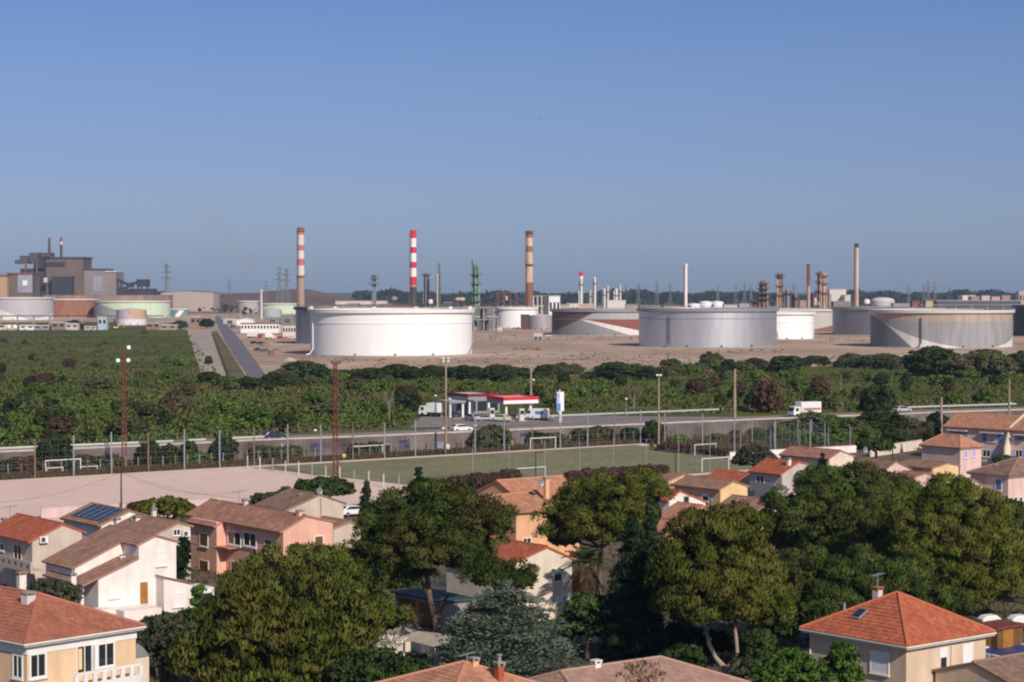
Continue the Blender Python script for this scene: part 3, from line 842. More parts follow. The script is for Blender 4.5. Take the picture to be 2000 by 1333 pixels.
vessel('stubby beige vessel near the left end of the white tank rim', 770, 584, 5, 12, 1500, M_tan, False)
vessel('black ball vessel beside the cream drum', 888, 586, 6, 8, 1450, M_soot, False)
vessel('tiny mint green vessel at the foot of the twin brown columns', 1598, 594, 6, 7, 1420, M_mint, False)
vessel('white upright vessel behind the dark blue-grey tank', 1693, 590, 7, 12, 1500, M_white, False)

# ---- open steel process structure
def frame_unit(label, x0, x1, yt, D, m, levels, depth, fill, group='process units'):
    s = 1 / ppm(D); w = (x1 - x0) * s; h = zat(yt, D) - LAND
    t = thing('process_unit', label, 'process unit', (((x0 + x1) / 2 - 1000) * s, D, LAND), 0, group)
    mb = MB()
    for i in range(4):
        for j in range(2):
            x = -w/2 + w * i / 3; y = depth * j
            mb.box((x - .4, y - .4, 0), (x + .4, y + .4, h))
    mb.build('steel_frame', m, t)
    for k in range(levels):
        z = h * (k + 1) / levels
        mb = MB(); mb.box((-w/2 - .8, -.9, z - .5), (w/2 + .8, depth + .8, z - .1)); mb.build('deck', m, t)
    random.seed(int(x0))
    for k in range(fill):
        mb = MB(); x = random.uniform(-w/2 + 1, w/2 - 1); z = h * random.randint(0, levels - 1) / levels; r = random.uniform(.8, 2)
        mb.lathe([(r, z + .1), (r, z + h / levels * .75), (r * .4, z + h / levels * .85)], 10, c=(x, depth * random.uniform(.2, .8), 0))
        mb.build('drum', random.choice([M_rcol, M_bcol, M_offwhite, m]), t, smooth=True)
    return t
frame_unit('red-brown steel process frame full of vessels left of the rust-streaked chimney', 972, 1010, 571, 1680, M_rust, 4, 12, 7)
frame_unit('cream and green furnace block right of the rust-streaked chimney', 1042, 1066, 578, 1640, M_offwhite, 3, 10, 5)
frame_unit('low grey pipe frame at the foot of the green column', 905, 965, 600, 1400, M_grey, 2, 10, 8)
frame_unit('rusty pipe frame under the cracking unit columns', 1470, 1560, 588, 1520, M_rust, 3, 14, 9)
frame_unit('dark frame around the twin brown columns', 1590, 1622, 575, 1540, M_rcol, 3, 10, 4)
frame_unit('low dark frame with drums between the red chimney and the flare', 790, 830, 592, 1500, M_dgrey, 2, 9, 5)

# ---- simple industrial buildings
def ind_building(label, x0, x1, yt, yb, depth, m, roofm=None, group='refinery buildings', name='industrial_building', gable=0.0, wins=0, doors=0, D=None, door_m=None, z0=LAND):
    D = D or (CAMH - z0) * F / (yb - HOR)
    s = 1 / ppm(D); w = (x1 - x0) * s; h = zat(yt, D) - z0
    t = thing(name, label, 'building', (((x0 + x1) / 2 - 1000) * s, D, z0), 0, group)
    mb = MB(); mb.prism([(-w/2, 0), (w/2, 0), (w/2, h - gable * s), (0, h) if gable else (0, h), (-w/2, h - gable * s)], 'y', 0, depth)
    mb.build('wall', m, t)
    hh = h - gable * s
    mb = MB(); o = .4
    if gable:
        for sg in (-1, 1):
            mb.prism([(sg * (w/2 + o), hh - o * gable * s / (w/2)), (0, h), (0, h + .35), (sg * (w/2 + o), hh + .35 - o * gable * s / (w/2))], 'y', -o, depth + o)
    else:
        mb.box((-w/2 - o, -o, h + .003), (w/2 + o, depth + o, h + .5))
    mb.build('roof', roofm or M_grey, t)
    for k in range(wins):
        x = -w/2 + w * (k + .5) / wins
        mb = MB(); mb.box((x - w/wins*.28, -.08, hh * .5), (x + w/wins*.28, .1, hh * .8)); mb.build('window', M_glass, t)
    for k in range(doors):
        x = -w/2 + w * (k + .5) / max(1, doors)
        mb = MB(); mb.box((x - min(2.5, w * .2), -.1, 0), (x + min(2.5, w * .2), .1, hh * .62)); mb.build('door', door_m or M_dgrey, t)
    return t
M_pinkwall = mat('pale_industrial_wall', (.56, .49, .44), .85, var=.1, scale=.2)
M_rustwall = mat('rusty_cladding', (.30, .20, .16), .85, .1, var=.3, scale=.08, stretch=(1, 1, .3))
M_steelwall = mat('plant_cladding', (.17, .115, .09), .85, .1, var=.25, scale=.04, stretch=(1, 1, .4))
M_darkclad = mat('dark_cladding', (.05, .044, .052), .8, .2, var=.25, scale=.05)
M_palclad = mat('pale_cladding', (.27, .22, .215), .8, .1, var=.15, scale=.03, stretch=(1, 1, .4))
M_greyclad = mat('blue_grey_cladding', (.30, .30, .34), .8, .1, var=.12, scale=.05)
ind_building('long white office building with flat brown roof beside the access road', 470, 545, 633, 651, 14, M_white, mat('brown_flat_roof', (.22, .13, .10)), wins=12)
ind_building('white curved-roof hall behind the long white office building', 462, 495, 623, 636, 12, M_white, M_white, gable=3)
ind_building('stacked white site cabins next to the shaded tank', 552, 578, 636, 661, 8, M_offwhite, M_grey, wins=5)
ind_building('small white transformer hut on the yard right of the big white tank', 973, 980, 641, 648, 4, M_white, M_offwhite, doors=1)
ind_building('pale blue cabin with dark doorway on the yard right of the white tank', 1043, 1059, 653, 665, 4, mat('pale_blue_cabin', (.50, .54, .62), .7), M_offwhite, doors=2)
ind_building('tiny brown box hut beside the pale blue cabin', 1068, 1076, 657, 665, 3, M_tan, M_offwhite, doors=1)
ind_building('dark rusty box shed in front of the small white tank', 1017, 1033, 616, 643, 6, mat('box_rust', (.11, .06, .06)), M_dgrey)
ind_building('white block building with green stripe right of the rust-streaked chimney', 1072, 1094, 579, 612, 12, M_white, M_offwhite, wins=3, D=1560)
ind_building('tall dark narrow block beside the white block with green stripe', 1062, 1070, 580, 620, 8, M_dgrey, M_dgrey, D=1540)
ind_building('large cream hall on the skyline right of the twin brown columns', 1620, 1652, 566, 580, 60, mat('cream_hall', (.60, .55, .50), .85), M_offwhite, D=2300)
ind_building('lower cream annex at the foot of the skyline hall', 1650, 1661, 577, 583, 30, mat('cream_hall2', (.56, .52, .48), .85), M_offwhite, D=2280)
ind_building('long beige warehouse right of the steelworks conveyor', 311, 417, 569, 589, 60, mat('beige_warehouse', (.40, .33, .28), .85), M_dgrey, gable=3, D=2900, group='buildings of the steelworks')
ind_building('dark shed at the left end of the beige warehouse', 290, 312, 570, 590, 50, M_darkclad, M_dgrey, D=2890, group='buildings of the steelworks')
ind_building('long white roofed shed on the skyline left of the grey mast tower', 655, 755, 588, 605, 20, M_pinkwall, mat('rust_roof', (.25, .12, .09)), D=1900)
ind_building('long rusty low shed behind the rim of the big white tank', 610, 800, 597, 620, 15, M_rust, M_rust, D=1250)
ind_building('pinkish low warehouse right of the gas plant', 1130, 1160, 595, 608, 20, mat('pink_wh', (.46, .34, .28)), M_offwhite, D=1900)
ind_building('cream pump house left of the gas plant', 1108, 1130, 594, 606, 20, M_offwhite, M_offwhite, D=1880, wins=3)
ind_building('flat white store among the gas plant bushes', 1186, 1222, 588, 598, 20, M_offwhite, M_white, D=2100)
ind_building('long grey roofed pipe gallery at the far right behind the rusty tank', 1830, 1994, 588, 604, 30, M_dgrey, mat('grey_roof', (.42, .39, .40)), D=1900)
ind_building('small red pump cabin over the rim of the rusty tank', 1782, 1796, 590, 606, 8, mat('dull_red', (.30, .10, .10), .8), mat('dull_red', (.3, .1, .1)), D=1300)
ind_building('small yellow pump cabin over the rim of the rusty tank', 1808, 1822, 588, 606, 8, mat('cab_yellow', (.52, .40, .22)), M_tan, D=1290)
ind_building('white storage hall on the far right skyline', 1880, 1905, 578, 586, 30, M_offwhite, M_white, D=2900)
ind_building('pinkish tower block on the horizon at the right edge', 1990, 2004, 570, 584, 20, mat('tower_pink', (.45, .34, .31)), M_offwhite, D=3000, wins=2)
random.seed(21)
specs = [(1905, 'low brick store'), (1925, 'low cream store'), (1945, 'low pinkish store'), (1965, 'low reddish store')]
for i, (x, nm) in enumerate(specs):
    c = [(.33, .2, .17), (.5, .44, .38), (.46, .34, .32), (.38, .2, .18)][i]
    ind_building(nm + ' on the far right horizon, part of a distant row', x - 8, x + 8, 580 - i % 2 * 2, 590, 20, mat('dist_store_%d' % i, c), M_grey, D=2700)
ind_building('concrete loading wall with white top at the far right plain', 1925, 1990, 593, 602, 12, M_conc, M_offwhite, D=2000)
for x0, x1, yt, yb, D_, c_, lb in ((1222, 1246, 596, 606, 1800, (.40, .30, .24), 'low sandy store left of the white stack, above the red tank'), (1250, 1290, 598, 606, 1700, (.20, .17, .16), 'dark low shed above the left end of the sheen-grey tank'), (1296, 1330, 597, 606, 1750, (.33, .27, .25), 'grey-brown store just left of the white stack foot'),
    (1414, 1440, 596, 606, 1700, (.62, .58, .55), 'white low store right of the white tank domes'), (1444, 1470, 594, 606, 1650, (.42, .36, .33), 'beige store left of the rusty pipe frame'), (1562, 1576, 588, 606, 1600, (.34, .24, .20), 'brown hut between the stumpy vessel and the rusty stack'), (1628, 1662, 590, 606, 1600, (.25, .2, .18), 'dark brown shed at the foot of the cream skyline hall'),
    (1745, 1780, 594, 606, 1650, (.36, .31, .29), 'grey store right of the domed tank'), (930, 966, 600, 622, 1480, (.16, .17, .17), 'dark pump shed between the white tanks'), (1094, 1112, 596, 612, 1700, (.44, .37, .31), 'beige store right of the white block with green stripe'),
    (680, 700, 594, 605, 1450, (.5, .46, .43), 'small pale box hut over the rim of the big white tank'), (742, 764, 595, 605, 1450, (.33, .15, .11), 'rust-coloured hut over the rim of the big white tank'), (866, 884, 592, 606, 1450, (.10, .09, .09), 'black pump house beside the cream drum'), (392, 412, 628, 637, 1550, (.40, .34, .30), 'sandy guard hut at the end of the access road'),
    (436, 462, 622, 634, 1700, (.5, .46, .44), 'pale store left of the white curved-roof hall'), (520, 545, 622, 632, 1800, (.26, .22, .2), 'dark store behind the long white office building'), (548, 574, 618, 634, 1750, (.2, .22, .2), 'dark green-grey shed left of the shaded grey tank')):
    ind_building(lb, x0, x1, yt, yb, 12, mat('store_%d' % x0, c_, .85, var=.15, scale=.2), M_grey if x0 % 3 else M_rust, D=D_, wins=3 if x0 % 2 else 0, doors=1, group='small refinery stores')
# sheds along the left field edge
row = [(-6, 30, 634, 'beige hut row at the left edge of the scrub field', M_offwhite), (38, 66, 636, 'low white shed behind the scrub field, second from left', M_white), (66, 96, 637, 'grey lean-to with brown roof behind the scrub field', M_greyclad),
       (100, 128, 631, 'rusty shed under the rusty brown tank', M_rustwall), (128, 152, 633, 'cream hut with white roof under the rusty brown tank', M_pinkwall), (165, 188, 639, 'pale low hut right of the dark round bush', M_pinkwall),
       (191, 208, 620, 'pale blue box building left of the pink and white tank', mat('paleblue', (.42, .50, .58))), (286, 312, 632, 'brown store right of the pink and white tank', M_rustwall), (312, 345, 636, 'long low sandy shed under the teal tank', M_tan), (372, 392, 620, 'red-brown gatehouse at the head of the gravel lot', M_rustwall)]
for x0, x1, yt, lb, m in row:
    ind_building(lb, x0, x1, yt, 645 if x0 < 360 else 640, 7, m, M_offwhite if m is not M_offwhite else M_rust, group='huts along the scrub field', wins=2, name='hut')
for x, lb in ((17, 'left'), (29, 'right')):
    D = (CAMH - LAND) * F / (646 - HOR); t = thing('water_tank', lb + ' one of two small round white tanks at the field edge', 'tank', ((x - 1000) / ppm(D), D, LAND), 0, 'pair of small white tanks')
    mb = MB(); mb.sphere((0, 0, 2.2), 1.9, 14, 10); mb.build('tank_body', M_white, t, smooth=True)
    mb = MB(); mb.box((-1, -1, 0), (1, 1, .6)); mb.build('plinth', M_conc, t)
# pipe bridges
def pipe_rack(label, x0, x1, y, D, hpx, m):
    s = 1 / ppm(D); z = zat(y, D) - LAND; w = (x1 - x0) * s
    t = thing('pipe_bridge', label, 'pipe bridge', ((x0 - 1000) * s, D, LAND), 0, 'pipe bridges')
    mb = MB()
    for k in range(4): mb.path([(0, .8 * k, z - .3 * (k % 2)), (w, .8 * k, z - .3 * (k % 2))], .3, 6)
    mb.build('pipes', m, t)
    n = int(w / 14) + 1
    for k in range(n + 1):
        x = w * k / n; mb = MB(); mb.box((x - .25, -.25, 0), (x + .25, .25, z)); mb.box((x - .25, 2.2, 0), (x + .25, 2.7, z)); mb.box((x - .3, -.3, z - 1), (x + .3, 2.8, z - .6)); mb.build('trestle', M_conc, t)
pipe_rack('long pipe bridge running in front of the painted tanks', -30, 318, 617, 1650, 3, M_rust)
pipe_rack('rusty pipe bridge across the end of the access road', 366, 470, 611, 1800, 3, M_rust)
pipe_rack('pale pipe bridge between the big white tank and the small white tank', 925, 972, 619, 1450, 3, M_offwhite)
pipe_rack('grey pipe bridge at the far right behind the rusty tank', 1745, 1990, 596, 1750, 3, M_grey)

# ---- steelworks at the far left (about 3 km away)
DS = 2950.0
def plant_block(label, boxes, m, parts=(), name='steelworks_building', group='buildings of the steelworks', D=DS):
    x0 = min(b[0] for b in boxes); x1 = max(b[2] for b in boxes); s = 1 / ppm(D)
    cx = (x0 + x1) / 2
    t = thing(name, label, 'building', ((cx - 1000) * s, D, LAND), 0, group)
    mb = MB()
    for (a, yt, b, yb, dp) in boxes:
        z1 = zat(yt, D) - LAND; z0 = zat(yb, D) - LAND if yb else 0
        mb.box(((a - cx) * s, 0, max(0, z0)), ((b - cx) * s, dp, z1))
    mb.build('wall', m, t)
    for nm, (a, yt, b, yb), off, dp, pm in parts:
        mb = MB(); mb.box(((a - cx) * s, off, max(0, zat(yb, D) - LAND)), ((b - cx) * s, off + dp, zat(yt, D) - LAND)); mb.build(nm, pm, t)
    return t
plant_block('big brown steelworks hall under the two stacks', [(88, 505, 163, None, 60)], M_steelwall,
            [('roof', (86, 502, 165, 505), -2, 64, M_dgrey), ('dark_opening', (78 + 12, 512, 128, 522), -.4, 3, M_darkclad), ('annex', (107, 542, 145, 600), -18, 18, M_darkclad), ('annex_roof', (105, 540, 147, 542), -19, 20, M_dgrey)])
plant_block('paler stepped steelworks hall right of the big brown one', [(164, 527, 206, None, 60), (206, 532, 227, None, 60)], M_palclad,
            [('roof', (163, 525, 207, 527), -2, 64, M_dgrey), ('annex_roof', (206, 530, 228, 532), -2, 64, M_offwhite), ('tall_door', (182, 541, 200, 570), -.6, 2, M_greyclad)])
plant_block('blue-grey gabled hall with a bright square window at the far left', [(14, 536, 64, None, 40)], M_steelwall,
            [('pale_wall', (35, 537, 64, 572), -.8, 2, M_greyclad), ('window', (45, 548, 54, 558), -1.4, 1, M_white), ('roof', (12, 533, 65, 536), -2, 44, M_rust)], D=2800)
plant_block('low ochre hall at the left edge below the steelworks', [(-30, 540, 14, None, 40)], mat('ochre_hall', (.42, .28, .17), .85), [('roof', (-31, 537, 15, 540), -1, 42, M_rust)], D=2790)
plant_block('dark tall blast furnace block left of the brown hall', [(40, 525, 90, None, 40), (66, 505, 90, 530, 30)], M_darkclad,
            [('bunker', (40, 500, 56, 515), -3, 30, M_soot), ('bunker', (58, 494, 76, 512), -2, 30, M_soot), ('bunker', (82, 494, 99, 506), -2, 30, M_soot), ('hot_pipe', (50, 512, 53, 535), -4, 3, M_rust), ('hot_pipe', (72, 512, 75, 535), -4, 3, M_rust), ('steel_platform', (30, 508, 42, 516), -2, 12, M_soot), ('white_vessel', (92, 543, 98, 552), -19, 4, M_offwhite)])
for x, yt, lb in ((97.5, 465, 'left dark stack on the steelworks roof line'), (120.5, 464, 'right dark stack of the steelworks, red band at its tip')):
    chimney(lb, x, 4, 4.5, yt, DS + 20, [(464, 473, M_sred if 'red' in lb else M_soot), (473, 478, M_white)] if 'red' in lb else [(464, 474, M_soot)], M_soot, (490,), group='steelworks stacks', cap=M_soot)
t = plant_block('square transfer tower at the end of the inclined conveyor', [(267, 546, 289, 560, 18)], M_darkclad, name='conveyor_tower')
s = 1 / ppm(DS); cx = 278
mb = MB()
for x in (269, 276, 287): mb.box(((x - cx) * s - 1, 2, 0), ((x - cx) * s + 1, 4, zat(560, DS) - LAND))
mb.build('tower_legs', M_darkclad, t)
t = thing('conveyor', 'inclined conveyor bridge between the steelworks and its transfer tower', 'conveyor', ((228 - 1000) * s, DS, LAND), 0)
mb = MB(); z = lambda y: zat(y, DS) - LAND
mb.path([(0, 4, z(546)), ((250 - 228) * s, 4, z(556)), ((268 - 228) * s, 4, z(552))], 2.2, 6); mb.build('gallery', M_darkclad, t)
mb = MB()
for x, y in ((236, 550), (247, 555), (258, 554)): mb.path([((x - 228) * s, 4, 0), ((x - 228) * s, 4, z(y))], 1, 5)
mb.path([(0, 3, z(566)), ((262 - 228) * s, 3, z(558))], 1.5, 6)
mb.build('trestle', M_darkclad, t)
ind_building('low dark rolling shed under the conveyor', 228, 300, 565, 590, 30, M_darkclad, M_dgrey, D=2850, group='buildings of the steelworks')
ind_building('wide flat grey roofed shed in front of the steelworks', 85, 330, 577.5, 592, 30, M_rustwall, M_palclad, D=2450, group='buildings of the steelworks')

# ---- lattice pylons on the horizon
M_pyl = mat('hazed_pylon_steel', (.22, .22, .23), .7, .2)  # distant haze is put into the colour as a lighter grey
def make_pylon():
    t = thing('power_pylon', 'lattice power pylon', 'pylon', (0, 0, 0))
    mb = MB()
    H_ = 40.0
    for sx in (-1, 1):
        for sy in (-1, 1):
            mb.path([(sx * 4, sy * 4, 0), (sx * 1.1, sy * 1.1, H_ * .62), (sx * .5, sy * .5, H_)], .3, 4)
    zz = [0, 7, 13, 18.5, 23, 27, 31, 35]
    for a, b in zip(zz[:-1], zz[1:]):
        wa, wb = [4 - 2.9 * min(1, z / 25) for z in (a, b)]
        for sy in (-1, 1):
            mb.path([(-wa, sy * wa, a), (wb, sy * wb, b)], .16, 4); mb.path([(wa, sy * wa, a), (-wb, sy * wb, b)], .16, 4)
    mb.build('lattice', M_pyl, t)
    for zc, w in ((27, 6.5), (32, 5), (37, 3.5)):
        m2 = MB(); m2.path([(-w, 0, zc), (0, 0, zc + 1.2), (w, 0, zc)], .26, 4); m2.path([(-w, 0, zc), (w, 0, zc)], .2, 4); m2.build('cross_arm', M_pyl, t)
    return t
py0 = make_pylon()
pyl = [(326, 514, 3000, 'lone tall pylon left of the smoke, above the beige warehouse'), (448, 545, 4100, 'small pylon on the left shoulder of the brown hill'), (520, 548, 3200, 'faint pylon left of the pylon pair before the hill'),
       (546, 520, 3200, 'left pylon of the pair in front of the brown hill'), (560, 523, 3250, 'right pylon of the pair in front of the brown hill'), (1222, 560, 4000, 'small pylon right of the gas plant columns'),
       (1247, 555, 3000, 'darker pylon between the gas plant and the white stack'), (1283, 550, 3000, 'tallest pylon left of the white stack'), (1309, 553, 3200, 'pylon standing closest to the white stack on its left'),
       (1391, 562, 3900, 'faint pylon left of centre in the group above the white domes'), (1402, 558, 3600, 'second pylon in the group above the white domes'), (1437, 554, 3000, 'bold pylon left of the cracking unit'),
       (1454, 552, 3200, 'pylon nearest the left side of the cracking unit'), (1467, 556, 3500, 'pylon touching the cracking unit outline'), (1550, 555, 3300, 'pylon behind the stumpy red-brown vessel'),
       (1775, 555, 3300, 'leftmost pylon over the rusty tank'), (1804, 556, 3500, 'second pylon over the rusty tank'), (1813, 549, 3100, 'third pylon over the rusty tank, slightly taller'), (1825, 551, 3100, 'fourth pylon over the rusty tank'), (1854, 562, 3900, 'small faint pylon at the far right')]
for i, (x, yt, D, lb) in enumerate(pyl):
    h = zat(yt, D) - LAND; o = py0 if i == 0 else copy_tree(py0)
    o.location = ((x - 1000) / ppm(D), D, LAND); o.scale = (h / 40 * .9, h / 40 * .9, h / 40); o.rotation_euler = (0, 0, random.uniform(-.5, .5))
    o['label'] = lb; o['group'] = 'power pylons on the horizon'

# ---- dirt heaps and bits of the yard
M_heap = mat('heap_earth', (.22, .155, .105), .95, var=.25, scale=.6, bump=.4)
def heap(label, px, py, wpx, hpx, m, name='dirt_heap'):
    p = P(px, py, LAND); s = 1 / ppm(p.y); r = wpx / 2 * s; h = hpx * s
    rng_ = random.Random(int(px)); mb = MB()
    n = 20; v = []
    for j, (rr, z) in enumerate(((1, 0), (.72, .45), (.4, .8), (.12, 1.0))):
        for k in range(n):
            a = 2 * math.pi * k / n; q = r * rr * (1 + rng_.uniform(-.12, .12)); v.append((q * math.cos(a), q * math.sin(a), h * z * (1 + rng_.uniform(-.08, .08)) if z else -.1))
    f = [(j*n+k, j*n+(k+1) % n, (j+1)*n+(k+1) % n, (j+1)*n+k) for j in range(3) for k in range(n)] + [tuple(3*n+k for k in range(n))]
    mb.add(v, f); o = mb.build(name, m, smooth=True, loc=p)
    return tag(o, label, 'heap', 'earth heaps')
heap('brown earth heap left of the foot of the big white tank', 539, 695, 36, 14, M_heap)
heap('low pale gravel heap beside the access road', 565, 705, 30, 7, M_lot)
heap('small sandy heap in front of the parked trucks', 518, 676, 22, 8, M_heap)
heap('flat pale gravel spread on the yard before the red tank', 1132, 668, 26, 1.5, M_lot)
heap('white gravel patch heap on the yard near the sheen-grey tank', 1105, 686, 40, 1.5, M_lot)
heap('low pale slab heap right of the bright white tank', 1662, 676, 30, 2.5, M_lot)
# ------------------------------------------------------------------ road wall, guard rails
M_wall = mat('stained_wall', (.13, .10, .09), .95, var=.45, scale=.16, bump=.3, detail=9, col2=(.20, .165, .15))
M_cap = mat('wall_cap', (.52, .43, .36), .9, var=.12, scale=.5)
def along(a, b, t): return a + (b - a) * t
t = thing('road_wall', 'long stained grey retaining wall under the main road, behind the pitches', 'wall', (0, 0, 0))
mb = MB(); mc = MB()
for i in range(len(line) - 1):
    a, b = line[i], line[i + 1]; n = WNRM * .45
    v = [(a.x, a.y, 0), (b.x, b.y, 0), (b.x + n.x, b.y + n.y, 0), (a.x + n.x, a.y + n.y, 0)]
    top = [(x, y, LAND - .03) for x, y, _ in v]
    mb.add(v + top, [(0, 1, 5, 4), (4, 5, 6, 7), (2, 3, 7, 6)])
    n2 = WNRM * .55; o = WNRM * -.08
    q = [(a + o), (b + o), (b + n2), (a + n2)]
    mc.add([(p.x, p.y, LAND - .027) for p in q] + [(p.x, p.y, LAND + .28) for p in q], [(0, 1, 5, 4), (4, 5, 6, 7), (2, 3, 7, 6), (3, 2, 1, 0)])
mb.build('wall_face', M_wall, t); mc.build('coping', M_cap, t)
M_graf = mat('graffiti', (.06, .06, .10), .9, var=.5, scale=1.2)
M_graf2 = mat('graffiti_pale', (.30, .28, .33), .9, var=.3, scale=1.2)
M_rail = mat('guard_rail_zinc', (.48, .52, .50), .5, .2, var=.06)
def wall_pt(px, z):
    """point of the wall's front plane below pixel column px"""
    for a, b in zip(line[:-1], line[1:]):
        u = (px - CX) / F
        den = (b.x - a.x) - u * (b.y - a.y)
        if abs(den) < 1e-9: continue
        tt = (u * a.y - a.x) / den
        if 0 <= tt <= 1: q = a + (b - a) * tt; return Vector((q.x, q.y, z))
    return Vector((0, 0, z))
for k_, (x0, x1, z0, z1, mm) in enumerate(((196, 232, .5, 2.6, M_graf), (484, 520, .6, 2.3, M_graf), (546, 566, .4, 2.6, M_graf2), (606, 626, .5, 2.7, M_graf), (700, 760, .6, 2.0, M_graf2), (780, 800, .4, 2.8, M_graf), (930, 956, .3, 2.6, M_graf), (1016, 1036, 1.6, 2.9, M_graf), (60, 82, .8, 2.4, M_graf2), (350, 372, .4, 2.2, M_graf))):
    # sprayed, irregular patches: each a thin slab with a ragged outline
    a, b = wall_pt(x0, 0) - WNRM * .012, wall_pt(x1, 0) - WNRM * .012
    rg = random.Random(k_); n_ = 12
    up = [(a + (b - a) * (i / n_)) + Vector((0, 0, z1 - rg.uniform(0, .7))) for i in range(n_ + 1)]
    lo = [(a + (b - a) * (i / n_)) + Vector((0, 0, z0 + rg.uniform(0, .6))) for i in range(n_ + 1)]
    mb = MB(); mb.add(lo + up, [(i, i + 1, n_ + 2 + i, n_ + 1 + i) for i in range(n_)]); mb.build('graffiti', mm, t)
def guard_rail(label, x0, x1, off, group='guard rails of the main road'):
    a, b = wall_pt(x0, 0) + WNRM * off, wall_pt(x1, 0) + WNRM * off
    L = (b - a).length; d = (b - a) / L
    t = thing('guard_rail', label, 'guard rail', (a.x, a.y, LAND), math.atan2(d.y, d.x), group)
    mb = MB(); mb.prism([(-.05, .45), (.05, .52), (-.02, .62), (.05, .72), (-.05, .80), (-.09, .62)], 'x', 0, L); mb.build('rail_beam', M_rail, t)
    mb = MB(); k = 0
    n = min(60, int(L / 4) + 1)
    for i in range(n + 1):
        mp = MB(); x = L * i / n; mp.box((x - .05, .06, -.1), (x + .05, .16, .75)); mp.build('rail_post', M_post, t)
for x0, x1, lb in ((-60, 84, 'guard rail stretch at the left edge, before the dark tree on the wall'), (128, 272, 'guard rail stretch behind the red floodlight mast'), (306, 340, 'short guard rail stretch between two wall trees'), (370, 404, 'shortest guard rail stretch right of the wall trees'), (455, 520, 'guard rail stretch ending at the dark blue car')):
    guard_rail(lb, x0, x1, .7)
guard_rail('far side guard rail beyond the service station', 1062, 1560, 26, 'far guard rails')
guard_rail('far side guard rail at the right edge above the terrace roof', 1845, 2060, 12, 'far guard rails')

# ------------------------------------------------------------------ fences and ball nets
def post_fence(label, pts, h, post_mats, name='ball_fence', r=.07, wires=(1.0, 2.0, 3.0), group=None, mesh_m=None, cat='fence'):
    o = pts[0]; t = thing(name, label, cat, (o.x, o.y, o.z), 0, group)
    for i, p in enumerate(pts):
        q = p - o; mb = MB(); hh = h * (1 + .02 * ((i * 7) % 5 - 2))
        mb.path([(q.x, q.y, 0), (q.x, q.y, hh)], [r, r * .85], 6); mb.build('post', post_mats[i % len(post_mats)], t)
    if wires:
        mb = MB()
        for a, b in zip(pts[:-1], pts[1:]):
            qa, qb = a - o, b - o
            for z in wires: mb.path([(qa.x, qa.y, z), (qb.x, qb.y, z)], .012, 3)
            L = (qb - qa).length; n = int(L / 1.2)
            for k in range(1, n):
                q = qa + (qb - qa) * k / n; mb.path([(q.x, q.y, wires[0]), (q.x, q.y, wires[-1])], .007, 3)
        mb.build('wire_net', mesh_m or M_post, t)
    return t
OFF = PV * -3.2
fl = [G1 - PU * 70 + OFF, G2 + OFF + PU * 4.5]
n = 24
far_pts = [along(fl[0], fl[1], k / n) for k in range(n + 1)]
post_fence('tall ball fence of blue-grey and rusty posts along the far side of both pitches', far_pts, 6.6, [M_bluepost, M_bluepost, M_rustpost, M_bluepost, M_post, M_rustpost], r=.14, wires=(.3, 1.2, 2.2, 3.2, 4.2, 5.2, 6.2), group='ball fences')
low_pts = [along(fl[0] + PV * -2.2, fl[1] + PV * -2.2, k / 70) for k in range(71)]
post_fence('low fence of short mixed posts running behind the tall ball fence', low_pts, 2.4, [M_post, M_rustpost, M_woodpost, M_post, M_rustpost], name='post_fence', r=.09, wires=(.5, 1.4, 2.1), group='low fences')
side_pts = [G2 + PU * 5.5 + PV * k for k in (3, 14, 23, 34, 43)]
post_fence('tall ball fence along the right end of the turf pitch', side_pts, 6.6, [M_bluepost, M_post], r=.13, wires=(.3, 1.5, 3, 4.5, 6), group='ball fences')
b_pts = [P(x, y, 0) for x, y in ((1469, 868), (1512, 876), (1558, 872), (1585, 868), (1611, 879), (1660, 882))]
post_fence('row of fence posts in the scrub right of the turf pitch', b_pts, 5.0, [M_post, M_bluepost], r=.10, wires=(.4, 1.5, 2.8, 4.0), group='ball fences')
near_pts = [along(G1 + PU * 10 + PV * 53, G2 + PV * 53, k / 11) for k in range(12)]
post_fence('thin pale ball fence along the near side of the turf pitch', near_pts, 6.4, [M_post, M_bluepost], r=.07, wires=(.3, 2, 4, 6), group='ball fences')
mid_pts = [along(G1 + PV * 1, G1 + PV * 52, k / 12) for k in range(13)]
post_fence('low wire fence with cream posts between the dirt pitch and the turf', mid_pts, 2.2, [mat('cream_post', (.56, .50, .34), .8), M_offwhite, M_post], name='post_fence', r=.11, wires=(.3, 1.1, 1.9), group='low fences')

# ------------------------------------------------------------------ goals
def goal(label, base, d, w, h, r=.06, group='goals on the pitches', depth=1.4):
    ang = math.atan2(d.y, d.x)
    t = thing('goal', label, 'goal', (base.x, base.y, .05), ang, group)
    for x in (0, w):
        mb = MB(); mb.path([(x, 0, 0), (x, 0, h)], r, 6); mb.build('post', M_white, t)
    mb = MB(); mb.path([(-r, 0, h), (w + r, 0, h)], r, 6); mb.build('crossbar', M_white, t)
    mb = MB()
    for x in (0, w): mb.path([(x, 0, h), (x, depth * .5, h), (x, depth, .05), (x, 0, .05)], r * .5, 5)
    mb.path([(0, depth, .05), (w, depth, .05)], r * .5, 5); mb.build('back_frame', M_post, t)
    mb = MB()
    for k in range(1, 12): mb.path([(w*k/12, depth * .5, h), (w*k/12, depth, .05)], .008, 3)
    for z in (.5, 1.0, 1.5): mb.path([(0, depth * (1 - z / h * .5), z), (w, depth * (1 - z / h * .5), z)], .008, 3)
    mb.build('net', M_post, t)
    return t
